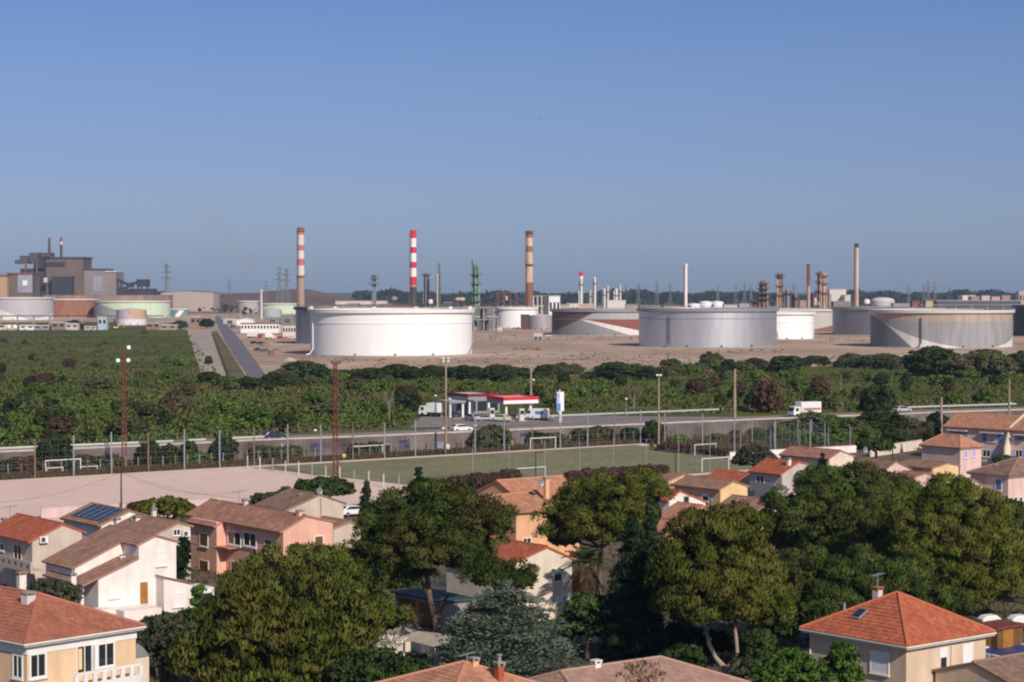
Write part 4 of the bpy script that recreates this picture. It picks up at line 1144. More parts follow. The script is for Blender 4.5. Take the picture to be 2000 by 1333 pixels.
def goal_px(label, x0, x1, y0, w=None, h=2.1, **k):
    a = P(x0, y0, 0); u = (x1 - CX) / F
    den = PU.x - u * PU.y; w = w or (u * a.y - a.x) / den
    return goal(label, a, PU, w, h, **k)
goal_px('big white goal at the far edge of the dirt pitch', 89, 156, 929, h=2.35, r=.09)
goal_px('small white goal inside the big one on the dirt pitch', 91, 121, 930.5, h=1.25, r=.07, depth=.8)
goal_px('small white goal just right of the big one on the dirt pitch', 157, 189, 926, h=1.1, r=.07, depth=.8)
goal_px('white goal at the far left touchline of the turf, right of the red mast', 689, 747, 896, h=2.1, r=.08)
goal_px('white goal on the far touchline below the service station', 1036, 1085, 879, h=2.1, r=.08)
goal_px('white goal on the near side of the turf in front of the peach house', 1006, 1065, 944, h=2.2, r=.07)
goal_px('white goal at the right corner of the turf near the grey-green tree', 1371, 1424, 923, h=2.2, r=.07)
goal_px('small white goal frame on the strip right of the turf', 1357, 1399, 890, h=1.9, r=.07)

# ------------------------------------------------------------------ floodlights and poles
M_redlat = mat('red_lattice_paint', (.20, .055, .05), .7, .1, var=.25, scale=.6)
M_lamp = mat('lamp_glass', (.72, .85, .82), .2, 0, var=.05, spec=.6)
def lattice_mast(label, px, yb, yt, w, lamps):
    p = P(px, yb, 0); D = p.y; h = zat(yt, D)
    t = thing('floodlight_mast', label, 'floodlight', p, R_(20), 'floodlight masts')
    mb = MB()
    for sx in (-1, 1):
        for sy in (-1, 1): mb.path([(sx * w, sy * w, 0), (sx * w * .55, sy * w * .55, h)], .055, 5)
    n = int(h / 1.1)
    for k in range(n):
        z0, z1 = h * k / n, h * (k + 1) / n; a, b = w * (1 - .45 * z0 / h), w * (1 - .45 * z1 / h)
        for sy in (-1, 1):
            mb.path([(-a, sy * a, z0), (b, sy * b, z1)], .035, 4)
            mb.path([(sy * a, -a, z0), (sy * b, b, z1)], .035, 4)
            mb.path([(-a, sy * a, z0), (a, sy * a, z0)], .05, 4)
    mb.build('lattice', M_redlat, t)
    for dx, y, m in lamps:
        z = zat(y, D); x = dx / ppm(D)
        mb = MB(); mb.path([(0, 0, z - .3), (x, -.1, z)], .06, 5); mb.build('bracket', M_redlat, t)
        mb = MB(); mb.lathe([(.05, -.25), (.2, -.2), (.33, .08), (.33, .14)], 12)
        mb.v = [(x + vx, -.2 + vz * -1.0, z + vy) for vx, vy, vz in mb.v]; mb.f = [tuple(reversed(f)) for f in mb.f]
        o = mb.build('lamp_head', M_dgrey if m else M_lamp, t)
        m2 = MB(); m2.lathe([(.30, 0), (.30, .03)], 12); m2.v = [(x + vx, -.35 - vz, z + vy) for vx, vy, vz in m2.v]; m2.build('lamp_glass', M_dgrey if m else M_lamp, o)
    mb = MB(); mb.box((-1, -1, 0), (1, 1, .4)); mb.build('footing', M_conc, t)
    return t
lattice_mast('red lattice floodlight mast behind the dirt pitch with pale mint lamps', 243, 921, 682, .36, [(9, 679, 0), (-12, 704, 0), (8, 704, 0)])
lattice_mast('red lattice floodlight mast on the turf edge with two dark lamps', 655.5, 938, 706, .36, [(-7, 708, 1), (7, 708, 1)])
def pole(label, px, yb, yt, r, m, z=0.0, arms=(), name='utility_pole', cat='pole', group='poles', crossarm=None, lamps=()):
    p = P(px, yb, z); D = p.y; h = zat(yt, D) - z; s = 1 / ppm(D)
    t = thing(name, label, cat, p, 0, group)
    mb = MB(); mb.path([(0, 0, 0), (0, 0, h * .5), (0, 0, h)], [r, r * .88, r * .7], 8); mb.build('shaft', m, t, smooth=True)
    if crossarm:
        x0, x1, y = crossarm; zz = zat(y, D) - z
        mb = MB(); mb.path([(x0 * s, 0, zz), (x1 * s, 0, zz + (.25 if x0 == 0 else 0))], .06, 5); mb.build('cross_arm', m, t)
    for dx, y, k in lamps:
        zz = zat(y, D) - z; x = dx * s
        mb = MB(); mb.path([(0, 0, zz), (x, -.1, zz)], .05, 5); mb.build('bracket', m, t)
        mb = MB(); mb.box((x - .26, -.42, zz - .18), (x + .26, -.15, zz + .2)); o = mb.build('lamp_head', M_dgrey, t)
        mb = MB(); mb.box((x - .22, -.45, zz - .14), (x + .22, -.423, zz + .16)); mb.build('lamp_glass', M_lamp, o)
    return t
pole('slender concrete floodlight pole with four lamps behind the turf', 871, 884, 697, .22, M_woodpost, lamps=((-4, 700, 0), (5, 700, 0), (-4, 706, 0), (5, 706, 0)), name='floodlight_pole', cat='floodlight', group='floodlight poles')
pole('tall thin floodlight pole near the far right corner of the turf', 1286.5, 876, 732, .2, M_woodpost, lamps=((-3, 733, 0), (3, 733, 0)), name='floodlight_pole', cat='floodlight', group='floodlight poles')
pole('wooden pole at the service station carrying a pale round lamp', 1037, 815, 723, .28, M_woodpost, LAND, lamps=((5, 742, 0),))
pole('bare concrete pole beside the far guard rail, left of the white truck', 1435, 816, 721, .34, M_woodpost, LAND)
pole('stout bare pole in front of the terrace house gable', 1838.5, 848, 776, .30, mat('pinkish_pole', (.36, .25, .22), .9), 1.0)
pole('pale pole with a small lamp at the right edge above the terrace roof', 1971, 812, 740, .24, M_woodpost, LAND, lamps=((2, 788, 0),))
pole('dark telephone pole between the solar roof and the dirt pitch', 237, 1004, 922, .13, M_darkpole, group='dark poles')
pole('dark street lamp post rising behind the peach house', 1046.5, 960, 885, .10, M_darkpole, crossarm=(-3, 14, 884), name='street_lamp', cat='street lamp', group='dark poles')
pole('dark pole at the near touchline, right of the near goal', 1319.5, 928, 880, .12, M_darkpole, crossarm=(0, 5, 880), group='dark poles')
pole('dark pole between the pinkish roofs on the right', 1743, 945, 874, .14, M_darkpole, group='dark poles')
pole('thin dark pole right of the pale fence posts, near the service totem', 1223, 842, 778, .08, M_post, 0, lamps=((0, 779, 0),), name='street_lamp', cat='street lamp', group='thin lamp posts')
pole('slim dark lamp post left of the station, in front of the white box truck', 851, 845, 772, .09, M_darkpole, 0, lamps=((0, 773, 0),), name='street_lamp', cat='street lamp', group='thin lamp posts')
pole('low lamp post with glowing-white globe left of the station canopy', 879, 822, 778, .07, M_post, LAND, lamps=((0, 779, 0),), name='street_lamp', cat='street lamp', group='thin lamp posts')
t = thing('electric_cabinet', 'grey electric cabinet at the foot of the concrete floodlight pole', 'cabinet', P(862, 884, 0), R_(33))
mb = MB(); mb.box((-.9, 0, 0), (.9, .7, 1.7)); mb.build('body', M_greyclad, t); mb = MB(); mb.prism([(-.1, 1.703), (.8, 1.703), (.7, 1.9), (0, 1.9)], 'x', -1, 1); mb.build('roof', M_grey, t)
t = thing('switch_box', 'small white box on the concrete floodlight pole', 'switch box', P(875, 884.5, 0), 0)
mb = MB(); mb.box((-.3, -.3, .5), (.3, .1, 1.6)); mb.build('body', M_white, t); mb = MB(); mb.box((-.1, -.2, 0), (.1, 0, .5)); mb.build('stand', M_post, t)

# ------------------------------------------------------------------ vehicles
def car_proto(name, label, body, cat='car', van=False):
    t = thing(name, label, cat, (0, 0, 0))
    mb = MB()
    if van:
        prof = [(-2.5, .4), (2.5, .4), (2.55, .85), (2.2, 1.15), (1.55, 2.1), (1.3, 2.35), (-2.45, 2.4), (-2.55, 2.2)]
        w = .95
    else:
        prof = [(-2.05, .32), (2.05, .30), (2.15, .62), (1.95, .82), (1.0, .95), (.35, 1.40), (.1, 1.46), (-1.0, 1.46), (-1.35, 1.38), (-1.9, .98), (-2.12, .9)]
        w = .86
    mb.prism(prof, 'y', -w, w); o = mb.build('body', body, t)
    bv = o.modifiers.new('bevel', 'BEVEL'); bv.width = .09; bv.segments = 2; bv.limit_method = 'ANGLE'
    mb = MB()
    if van:
        for sy in (-1, 1): mb.prism([(1.0, 1.35), (2.0, 1.3), (1.55, 2.0), (1.0, 2.0)], 'y', sy * (w - .01), sy * (w + .012))
        mb.build('side_window', M_glass, t)
        mb = MB(); mb.add([(2.17, -.78, 1.24), (2.17, .78, 1.24), (1.63, .74, 2.03), (1.63, -.74, 2.03)], [(0, 1, 2, 3)]); mb.v = [(x + .03, y, z + .03) for x, y, z in mb.v]; mb.build('windscreen', M_glass, t)
    else:
        for sy in (-1, 1): mb.prism([(.85, .98), (.28, 1.36), (-1.0, 1.38), (-1.65, 1.02)], 'y', sy * (w - .01), sy * (w + .012))
        mb.build('side_window', M_glass, t)
        mb = MB(); mb.add([(.98, -.74, .99), (.98, .74, .99), (.40, .68, 1.38), (.40, -.68, 1.38)], [(0, 1, 2, 3)]); mb.v = [(x + .03, y, z + .03) for x, y, z in mb.v]; mb.build('windscreen', M_glass, t)
        mb = MB(); mb.add([(-1.40, -.7, 1.36), (-1.40, .7, 1.36), (-1.84, .74, 1.02), (-1.84, -.74, 1.02)], [(0, 1, 2, 3)]); mb.v = [(x - .03, y, z + .03) for x, y, z in mb.v]; mb.build('rear_window', M_glass, t)
    x1 = 1.55 if van else 1.3
    for sx in (-x1, x1):
        for sy in (-1, 1):
            mb = MB(); r = .36 if van else .32
            mb.lathe([(.03, -.1), (r * .9, -.1), (r, -.06), (r, .06), (r * .9, .1), (.03, .1)], 14)
            mb.v = [(sx + x, sy * (w - .06) + z, y + r) for x, y, z in mb.v]
            wh = mb.build('wheel', M_black, t)
            mb = MB(); mb.lathe([(.02, 0), (r * .55, 0)], 10, cap=False); mb.lathe([(r * .55, -.012), (r * .55, .012)], 10); mb.v = [(sx + x, sy * (w + .045) + z * 1, y + r) for x, y, z in mb.v]; mb.build('hub', M_grey, wh)
    xf = 2.56 if van else 2.12
    for sy in (-1, 1):
        mb = MB(); mb.box((xf - .1, sy * w * .62 - .18, .62), (xf + .03, sy * w * .62 + .18, .8)); mb.build('headlight', M_lamp, t)
        mb = MB(); mb.box((-xf - .03, sy * w * .75 - .12, .72), (-xf + .1, sy * w * .75 + .12, .95)); mb.build('tail_light', M_red, t)
    return t
def paint(n, c, r=.3): return mat('car_' + n, c, r, .0, var=.03, spec=.6)
P_white, P_dblue, P_silver, P_black_, P_redc, P_grey_ = paint('white', (.78, .77, .75)), paint('dark_blue', (.02, .028, .06)), paint('silver', (.42, .42, .43)), paint('black', (.015, .015, .018)), paint('red', (.42, .03, .03)), paint('grey', (.16, .16, .17))
ROADANG = math.atan2(WDIR.y, WDIR.x)
def place(t, px, py, z, ang): p = P(px, py, z); t.location = p; t.rotation_euler = (0, 0, ang); return t
place(car_proto('car', 'white estate car driving on the main road left of the service station', P_white), 901, 843.5, LAND + .06, ROADANG)
place(car_proto('car', 'dark blue car on the main road at the end of the guard rail', P_dblue), 535, 858, LAND + .06, ROADANG)
place(car_proto('car', 'pale green-white car parked under the station canopy by the pumps', paint('palegreen', (.62, .68, .50))), 978, 823.5, LAND + .06, R_(150))
place(car_proto('car', 'silver hatchback with a red patch beside it at the left station bay', P_silver), 923, 822, LAND + .06, R_(120))
place(car_proto('car', 'small grey car parked right of the white van with the blue panel', P_silver), 1061, 819.5, LAND + .06, ROADANG)
place(car_proto('car', 'pale grey car on the road at the right, beyond the dark round tree', P_silver), 1762, 806, LAND + .06, ROADANG)
place(car_proto('car', 'white car parked beside the small cypress behind the grey gable house', P_white), 690, 1008, .03, R_(35))
place(car_proto('car', 'dark car parked in the shaded yard under the forked pine', P_black_), 858, 1212, .05, R_(20))
t = car_proto('van', 'white van with a blue panel at the right end of the station', P_white, 'van', True); place(t, 1048, 820.5, LAND + .06, R_(155))
mb = MB(); mb.box((-1.9, .955, 1.2), (-.1, .97, 1.9)); mb.build('blue_panel', M_blue, t)
def truck(label, px, py, z, ang, L=6.0, boxh=2.9, stripe=None, cabm=None, name='box_truck'):
    p = P(px, py, z); t = thing(name, label, 'truck', p, ang, None); w = 1.15
    mb = MB(); mb.box((-L/2, -w, .95), (L/2 - 2.0, w, .95 + boxh - .6)); o = mb.build('cargo_box', M_white, t)
    bv = o.modifiers.new('bevel', 'BEVEL'); bv.width = .05
    mb = MB(); mb.prism([(L/2 - 1.9, .5), (L/2, .5), (L/2 + .05, 1.2), (L/2 - .35, 2.3), (L/2 - 1.9, 2.35)], 'y', -w + .05, w - .05); cab = mb.build('cab', cabm or M_white, t)
    bv = cab.modifiers.new('bevel', 'BEVEL'); bv.width = .08; bv.segments = 2
    mb = MB(); mb.add([(L/2 + .02, -.95, 1.32), (L/2 + .02, .95, 1.32), (L/2 - .29, .9, 2.2), (L/2 - .29, -.9, 2.2)], [(0, 1, 2, 3)]); mb.v = [(x + .02, y, zz) for x, y, zz in mb.v]; mb.build('windscreen', M_glass, cab)
    mb = MB()
    for sy in (-1, 1): mb.box((L/2 - 1.3, sy * (w - .04), 1.35), (L/2 - .55, sy * (w - .06), 2.05))
    mb.build('side_window', M_glass, cab)
    for sx in (-L/2 + 1.0, L/2 - .95):
        for sy in (-1, 1):
            mb = MB(); mb.lathe([(.03, -.14), (.42, -.14), (.45, 0), (.42, .14), (.03, .14)], 14); mb.v = [(sx + x, sy * (w - .16) + zz, y + .45) for x, y, zz in mb.v]; mb.build('wheel', M_black, t)
    mb = MB(); mb.box((-L/2, -.4, .55), (L/2 - .5, .4, .93)); mb.build('chassis', M_dgrey, t)
    if stripe:
        mb = MB()
        for sy in (-1, 1): mb.box((-L/2 + .2, sy * (w + .003), 1.5), (L/2 - 2.6, sy * (w + .012), 2.0))
        mb.build('stripe', stripe, t)
    return t
truck('white truck with faded red lettering band driving left behind the bushes', 1571, 815, LAND + .06, ROADANG + math.pi, 7.4, 2.9, M_fred)
truck('white box truck parked left of the service station', 842, 814, LAND + .06, R_(150), 5.0, 2.6)
truck('white tank lorry with a red cab beside the white offices', 497, 661, LAND + .1, R_(-20), 8.5, 3.2, None, M_red)
truck('small white lorry with orange tailgate right of the red cab', 528, 663, LAND + .1, R_(10), 6.0, 3.0, M_yellow)
for i, (x, y, c, lb) in enumerate(((497, 672, P_black_, 'left of two dark cars on the strip before the earth heap'), (511, 673, P_dblue, 'right of two dark cars on the strip before the earth heap'), (505, 686, P_black_, 'black car parked at the left foot of the brown earth heap'), (520, 688, P_grey_, 'dark grey car at the foot of the brown earth heap'),
                                   (550, 662, P_redc, 'red car parked before the stacked site cabins'), (560, 663, paint('orange', (.55, .2, .03)), 'orange car parked before the stacked site cabins'), (570, 662, P_white, 'white car parked before the stacked site cabins'), (455, 640, P_black_, 'dark car on the verge beside the access road head'))):
    place(car_proto('car', lb, c), x, y, LAND + .1, R_(-15 + 10 * (i % 3)))
# yellow excavator
p = P(226, 644, LAND); t = thing('excavator', 'yellow excavator working at the edge of the scrub field', 'excavator', p, R_(25))
mb = MB(); mb.box((-1.8, -1.3, 0), (1.8, -.7, .9)); mb.box((-1.8, .7, 0), (1.8, 1.3, .9)); mb.build('track', M_black, t)
mb = MB(); mb.prism([(-1.8, 1.0), (1.4, 1.0), (1.5, 1.8), (.2, 2.0), (-1.9, 2.2)], 'y', -1.2, 1.2); mb.build('body', M_yellow, t)
mb = MB(); mb.box((.2, .1, 2.0), (1.4, 1.1, 3.2)); mb.build('cabin', M_glass, t)
mb = MB(); mb.path([(1.2, -.3, 1.8), (3.6, -.3, 4.6), (5.4, -.3, 3.0), (5.8, -.3, 1.0)], [.35, .3, .25, .2], 6); mb.build('boom', M_yellow, t)
mb = MB(); mb.prism([(5.2, .3), (6.3, .2), (6.2, 1.1), (5.7, 1.2)], 'y', -.8, .2); mb.build('bucket', M_dgrey, t)

# ------------------------------------------------------------------ service station
SA = R_(33)                                   # follows the road
def local_at(px, py, z): return P(px, py, z)
def canopy(label, a, ang, w, d, h, th, front, side, posts, under=M_offwhite, roofm=M_offwhite):
    t = thing('station_canopy', label, 'canopy', a, ang, 'station canopies')
    mb = MB(); mb.box((0, 0, h), (w, d, h + th * .5)); mb.build('soffit', under, t)
    # two fascia bands round the edge: coloured above, white below
    mb = MB()
    for (x0, y0, x1, y1) in ((-.12, -.12, w + .12, -.003), (-.12, d + .003, w + .12, d + .12), (-.12, 0, -.003, d), (w + .003, 0, w + .12, d)):
        mb.box((x0, y0, h + th * .52), (x1, y1, h + th * 1.05))
    mb.build('red_fascia', front, t)
    mb = MB()
    for (x0, y0, x1, y1) in ((-.09, -.09, w + .09, -.003), (-.09, d + .003, w + .09, d + .09), (-.09, 0, -.003, d), (w + .003, 0, w + .09, d)):
        mb.box((x0, y0, h - th * .02), (x1, y1, h + th * .50))
    mb.m[12:18] = [1] * 6                    # shade of the left-facing end is painted in as grey
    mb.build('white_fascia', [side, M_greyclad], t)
    mb = MB(); mb.box((.1, .1, h + th * .5 + .003), (w - .1, d - .1, h + th * .9)); mb.build('roof_deck', roofm, t)
    for x, y in posts:
        mb = MB(); mb.box((x - .22, y - .22, 0), (x + .22, y + .22, h)); mb.build('pillar', M_white, t)
    return t
c1 = P(963, 829, LAND); c1 = Vector((c1.x, c1.y, LAND))
a = P(984, 823, LAND)
canopy('right red and white canopy of the service station with lit fascia', a, R_(30), 8.2, 7.0, 3.55, 1.35, M_sred, M_swhite, ((1.2, 1.2), (7.0, 1.2), (7.0, 5.8)))
a2 = P(914, 818, LAND)
canopy('left dark red canopy of the service station in shade', a2 + Vector((0, 3, 0)), R_(30), 6.4, 9.5, 3.8, 1.2, mat('shaded_red_fascia', (.20, .02, .025), .6), M_greyclad, ((.8, 1.0), (5.5, 1.0), (5.5, 8.2)))  # shade is painted in: darkened red above, grey for white below
a3 = P(877, 818, LAND)
canopy('small flat grey canopy at the left end of the service station', a3 + Vector((0, 2, 0)), R_(28), 3.8, 5, 3.1, .5, M_grey, M_greyclad, ((.4, .5), (3.4, .5), (.4, 4.5), (3.4, 4.5)))
a4 = P(905, 812, LAND) + Vector((0, 6, 0)); t = thing('station_shop', 'grey service station shop with dark windows between the canopies', 'shop', a4, R_(30), None)
mb = MB(); mb.box((0, 0, 0), (9.0, 7, 3.6)); mb.build('wall', M_greyclad, t); mb = MB(); mb.box((-.2, -.2, 3.603), (9.2, 7.2, 4.0)); mb.build('roof', M_dgrey, t)
for k in range(3):
    mb = MB(); mb.box((.6 + k * 2.8, -.06, .5), (2.9 + k * 2.8, .06, 2.7)); mb.build('shop_window', M_glass, t)
mb = MB(); mb.box((-.06, 1, 0), (.06, 2.2, 2.3)); mb.build('door', M_glass, t)
for i, (px, py, m, lb) in enumerate(((960, 822, M_offwhite, 'cream fuel pump at the corner between the two canopies'), (1001, 822, M_dgrey, 'low dark fuel pump under the middle of the right canopy'), (1018, 823, M_offwhite, 'tall white fuel pump with a dark screen under the right canopy'), (890, 818, M_dgrey, 'dark fuel pump under the small grey canopy'))):
    t = thing('fuel_pump', lb, 'fuel pump', P(px, py, LAND + .07), R_(30), 'fuel pumps')
    h = 2.6 if i in (0, 2) else 1.6
    mb = MB(); mb.box((-.55, -.35, .15), (.55, .35, h)); mb.build('cabinet', m, t)
    mb = MB(); mb.box((-.42, -.38, h * .55), (.42, -.353, h * .85)); mb.build('screen', M_glass, t)
    mb = MB(); mb.box((-1.0, -.7, 0), (1.0, .7, .15)); mb.build('island', M_conc, t)
    mb = MB(); mb.path([(.57, 0, h * .7), (.8, -.2, h * .4), (.62, -.3, h * .6)], .04, 5); mb.build('hose', M_black, t)
t = thing('price_totem', 'tall white and blue price totem in front of the service station', 'sign', P(1093, 825, LAND + .06), R_(28))
mb = MB(); mb.box((-.15, -.15, 0), (.35, .35, 2.4)); mb.build('stand', M_swhite, t)
mb = MB(); mb.box((-.75, -.25, 2.2), (.95, .35, 6.2)); o = mb.build('sign_board', M_swhite, t); bv = o.modifiers.new('bevel', 'BEVEL'); bv.width = .08
for z0, z1, m in ((2.35, 3.9, M_blue), (4.0, 4.9, M_lav), (5.0, 6.05, mat('totem_grey', (.34, .36, .44)))):
    mb = MB(); mb.box((-.765, -.22, z0), (-.753, .32, z1)); mb.box((-.7, -.265, z0), (-.1 if z0 > 3 else .1, -.253, z1)); mb.build('sign_panel', m, t)
mb = MB(); mb.lathe([(.25, 6.2), (.3, 6.35), (.08, 6.8)], 10); mb.build('finial', M_lav, t)
for px, py, z, lb in ((927, 786, 4.0, 'round white lamp disc under the left dark red canopy'), (866, 838, 0.8, 'small cream road sign on the bank left of the white car'), (928, 833, 1.3, 'small round white road sign right of the white car'), (616, 842, 1.2, 'little white signboard on the road bank right of the dark blue car'), (672, 890, 1.0, 'yellow-green ball sign at the far touchline of the turf')):
    D = P(px, py, LAND).y if px != 672 else P(px, 905, 0).y
    q = At(px, py, D); base = LAND if px != 672 else 0
    t = thing('road_sign', lb, 'sign', (q.x, q.y, base), R_(20), 'small signs')
    mb = MB(); mb.lathe([(.02, -.03), (.33, -.03), (.33, .03), (.02, .03)], 14); mb.v = [(x, zz, y + q.z - base) for x, y, zz in mb.v]; mb.build('disc', M_yellow if px == 672 else M_swhite, t)
    mb = MB(); mb.path([(0, .05, 0), (0, .05, q.z - base)], .04, 5); mb.build('stand', M_post, t)
# a person in red at the left bay
def person(label, p, ang, shirt, trousers, h=1.72):
    t = thing('person', label, 'person', p, ang, None)
    k = h / 1.75
    me = bpy.data.meshes.new('body')
    J = [(0,0,.95),(0,0,1.2),(0,0,1.45),(0,0,1.56),(0,.01,1.68),( .1,0,.9),(.12,.03,.5),(.12,-.02,.06),(.12,.14,.03),(-.1,0,.9),(-.12,-.04,.5),(-.13,-.1,.06),(-.13,.06,.03),(.19,0,1.42),(.25,.02,1.14),(.24,.16,.92),(-.19,0,1.42),(-.25,.02,1.14),(-.24,.14,.92)]
    E = [(0,1),(1,2),(2,3),(3,4),(0,5),(5,6),(6,7),(7,8),(0,9),(9,10),(10,11),(11,12),(2,13),(13,14),(14,15),(2,16),(16,17),(17,18)]
    rad = [.15,.14,.13,.055,.10,.10,.065,.045,.04,.10,.065,.045,.04,.065,.045,.04,.065,.045,.04]
    me.from_pydata([Vector(j) * k for j in J], E, [])
    o = bpy.data.objects.new('body', me); COL.objects.link(o); o.parent = t
    sk = o.modifiers.new('skin', 'SKIN')
    for v, r in zip(me.skin_vertices[0].data, rad): v.radius = (r * k, r * k)
    me.skin_vertices[0].data[0].use_root = True
    ss = o.modifiers.new('sub', 'SUBSURF'); ss.levels = 1; ss.render_levels = 1
    me.materials.append(mat('skin', (.45, .26, .18), .6, var=.05))
    mb = MB(); mb.lathe([(.2*k, .92*k), (.19*k, 1.2*k), (.215*k, 1.42*k), (.08*k, 1.53*k)], 12); mb.v = [(x, y * .72, z) for x, y, z in mb.v]; mb.build('shirt', shirt, t, smooth=True)
    mb = MB()
    for sx, dy in ((.12, 0), (-.12, -.04)): mb.path([(sx * .8 * k, 0, .95*k), (sx * k, dy, .5*k), (sx * 1.05 * k, dy * 2, .1*k)], [.125*k, .09*k, .075*k], 8)
    mb.build('trousers', trousers, t, smooth=True)
    mb = MB(); mb.sphere((0, -.01, 1.71*k), .115*k, 10, 6, zs=(-.1, 1)); mb.build('hair', M_darkpole, t, smooth=True)
    return t
person('person in a red top standing at the left pump of the station', P(929, 821, LAND + .07), R_(200), M_red, M_dgrey)
person('person in dark clothes walking under the small grey canopy', P(897, 817, LAND + .07), R_(160), M_dgrey, M_black)
# people / bags at the pitch edge are too small to tell; stone blocks right of the turf
for px, py, lb, m in ((1352, 884, 'pale pinkish mound of sacks on the strip right of the turf', M_cap), (1376, 888, 'white rounded bale on the strip right of the turf', M_offwhite)):
    mb = MB(); mb.sphere((0, 0, 0), .85, 12, 8, zs=(-.05, 1)); mb.v = [(x * 1.25, y, z) for x, y, z in mb.v]; tag(mb.build('sack', m, smooth=True, loc=P(px, py, .02)), lb, 'sack', 'bales beside the turf')
# birds
for px, py, D, lb in ((1054, 231, 320, 'lower of two small dark birds in the sky'), (1246, 106, 340, 'upper of two small dark birds in the sky')):
    q = At(px, py, D); mb = MB()
    mb.add([(-.5, 0, .12), (-.2, .1, .03), (0, .28, 0), (.2, .1, .03), (.5, 0, .12), (.2, -.06, .03), (0, -.3, 0), (-.2, -.06, .03), (0, .05, -.06)], [(0, 1, 7), (1, 2, 3, 5, 6, 7), (3, 4, 5), (2, 1, 8), (3, 2, 8), (5, 3, 8), (6, 5, 8), (7, 6, 8), (1, 7, 8)])
    o = mb.build('bird', M_black, loc=q, rotz=.5); tag(o, lb, 'bird', 'birds')
# cables over the dirt pitch
def cable(label, a, b, sag, r=.014):
    n = 14; pts = [a + (b - a) * (k / n) - Vector((0, 0, sag * 4 * (k / n) * (1 - k / n))) for k in range(n + 1)]
    mb = MB(); mb.path([p - a for p in pts], r, 4); o = mb.build('cable', M_darkpole, loc=a); return tag(o, label, 'cable', 'overhead cables')
pt = P(237, 1004, 0); topz = zat(923, pt.y)
c0 = Vector((pt.x, pt.y, topz))
cable('telephone cable running right from the dark pole over the dirt pitch', c0, At(470, 962, 225), 1.2)
cable('telephone cable running left from the dark pole out of the photo', c0, At(-60, 985, 235), 1.0)
cable('slack cable from the dark pole to the long grey gable roof', c0, At(624, 968, 234), 1.6)
# ------------------------------------------------------------------ houses
T_old = tile_mat('tiles_old', (.35, .165, .105), (.52, .285, .20), (.44, .22, .15), moss=.4)
T_brown = tile_mat('tiles_brown', (.32, .17, .115), (.47, .28, .20), (.39, .22, .155), moss=.4)
T_red = tile_mat('tiles_red', (.40, .095, .045), (.58, .19, .10), (.48, .135, .07), moss=.25)
T_orange = tile_mat('tiles_orange', (.45, .20, .115), (.62, .33, .21), (.53, .25, .155), moss=.3)
T_grey = tile_mat('tiles_greybrown', (.24, .145, .105), (.38, .245, .18), (.30, .19, .14), moss=.5)
def rend(n, c, v=.06): return mat('render_' + n, c, .9, var=v * 1.9, scale=.9, bump=.25, detail=9, stretch=(1, 1, .35))
W_white, W_peach, W_pink = rend('white', (.80, .72, .67)), rend('peach', (.72, .50, .31)), rend('pink', (.74, .42, .31))
W_beige, W_tan, W_yellow = rend('beige', (.56, .46, .38)), rend('tan', (.62, .48, .34)), rend('yellow', (.76, .52, .27))
W_cream, W_rose, W_mauve, W_orange = rend('cream', (.70, .60, .48)), rend('rose', (.70, .48, .43)), rend('mauve', (.55, .42, .40)), rend('orange', (.72, .40, .22))
M_fascia = mat('pale_fascia', (.70, .66, .60), .7, var=.05)
M_gutter = mat('brown_gutter', (.20, .11, .08), .6, var=.1)
M_shwhite = mat('white_shutter', (.80, .78, .78), .5, var=.03)

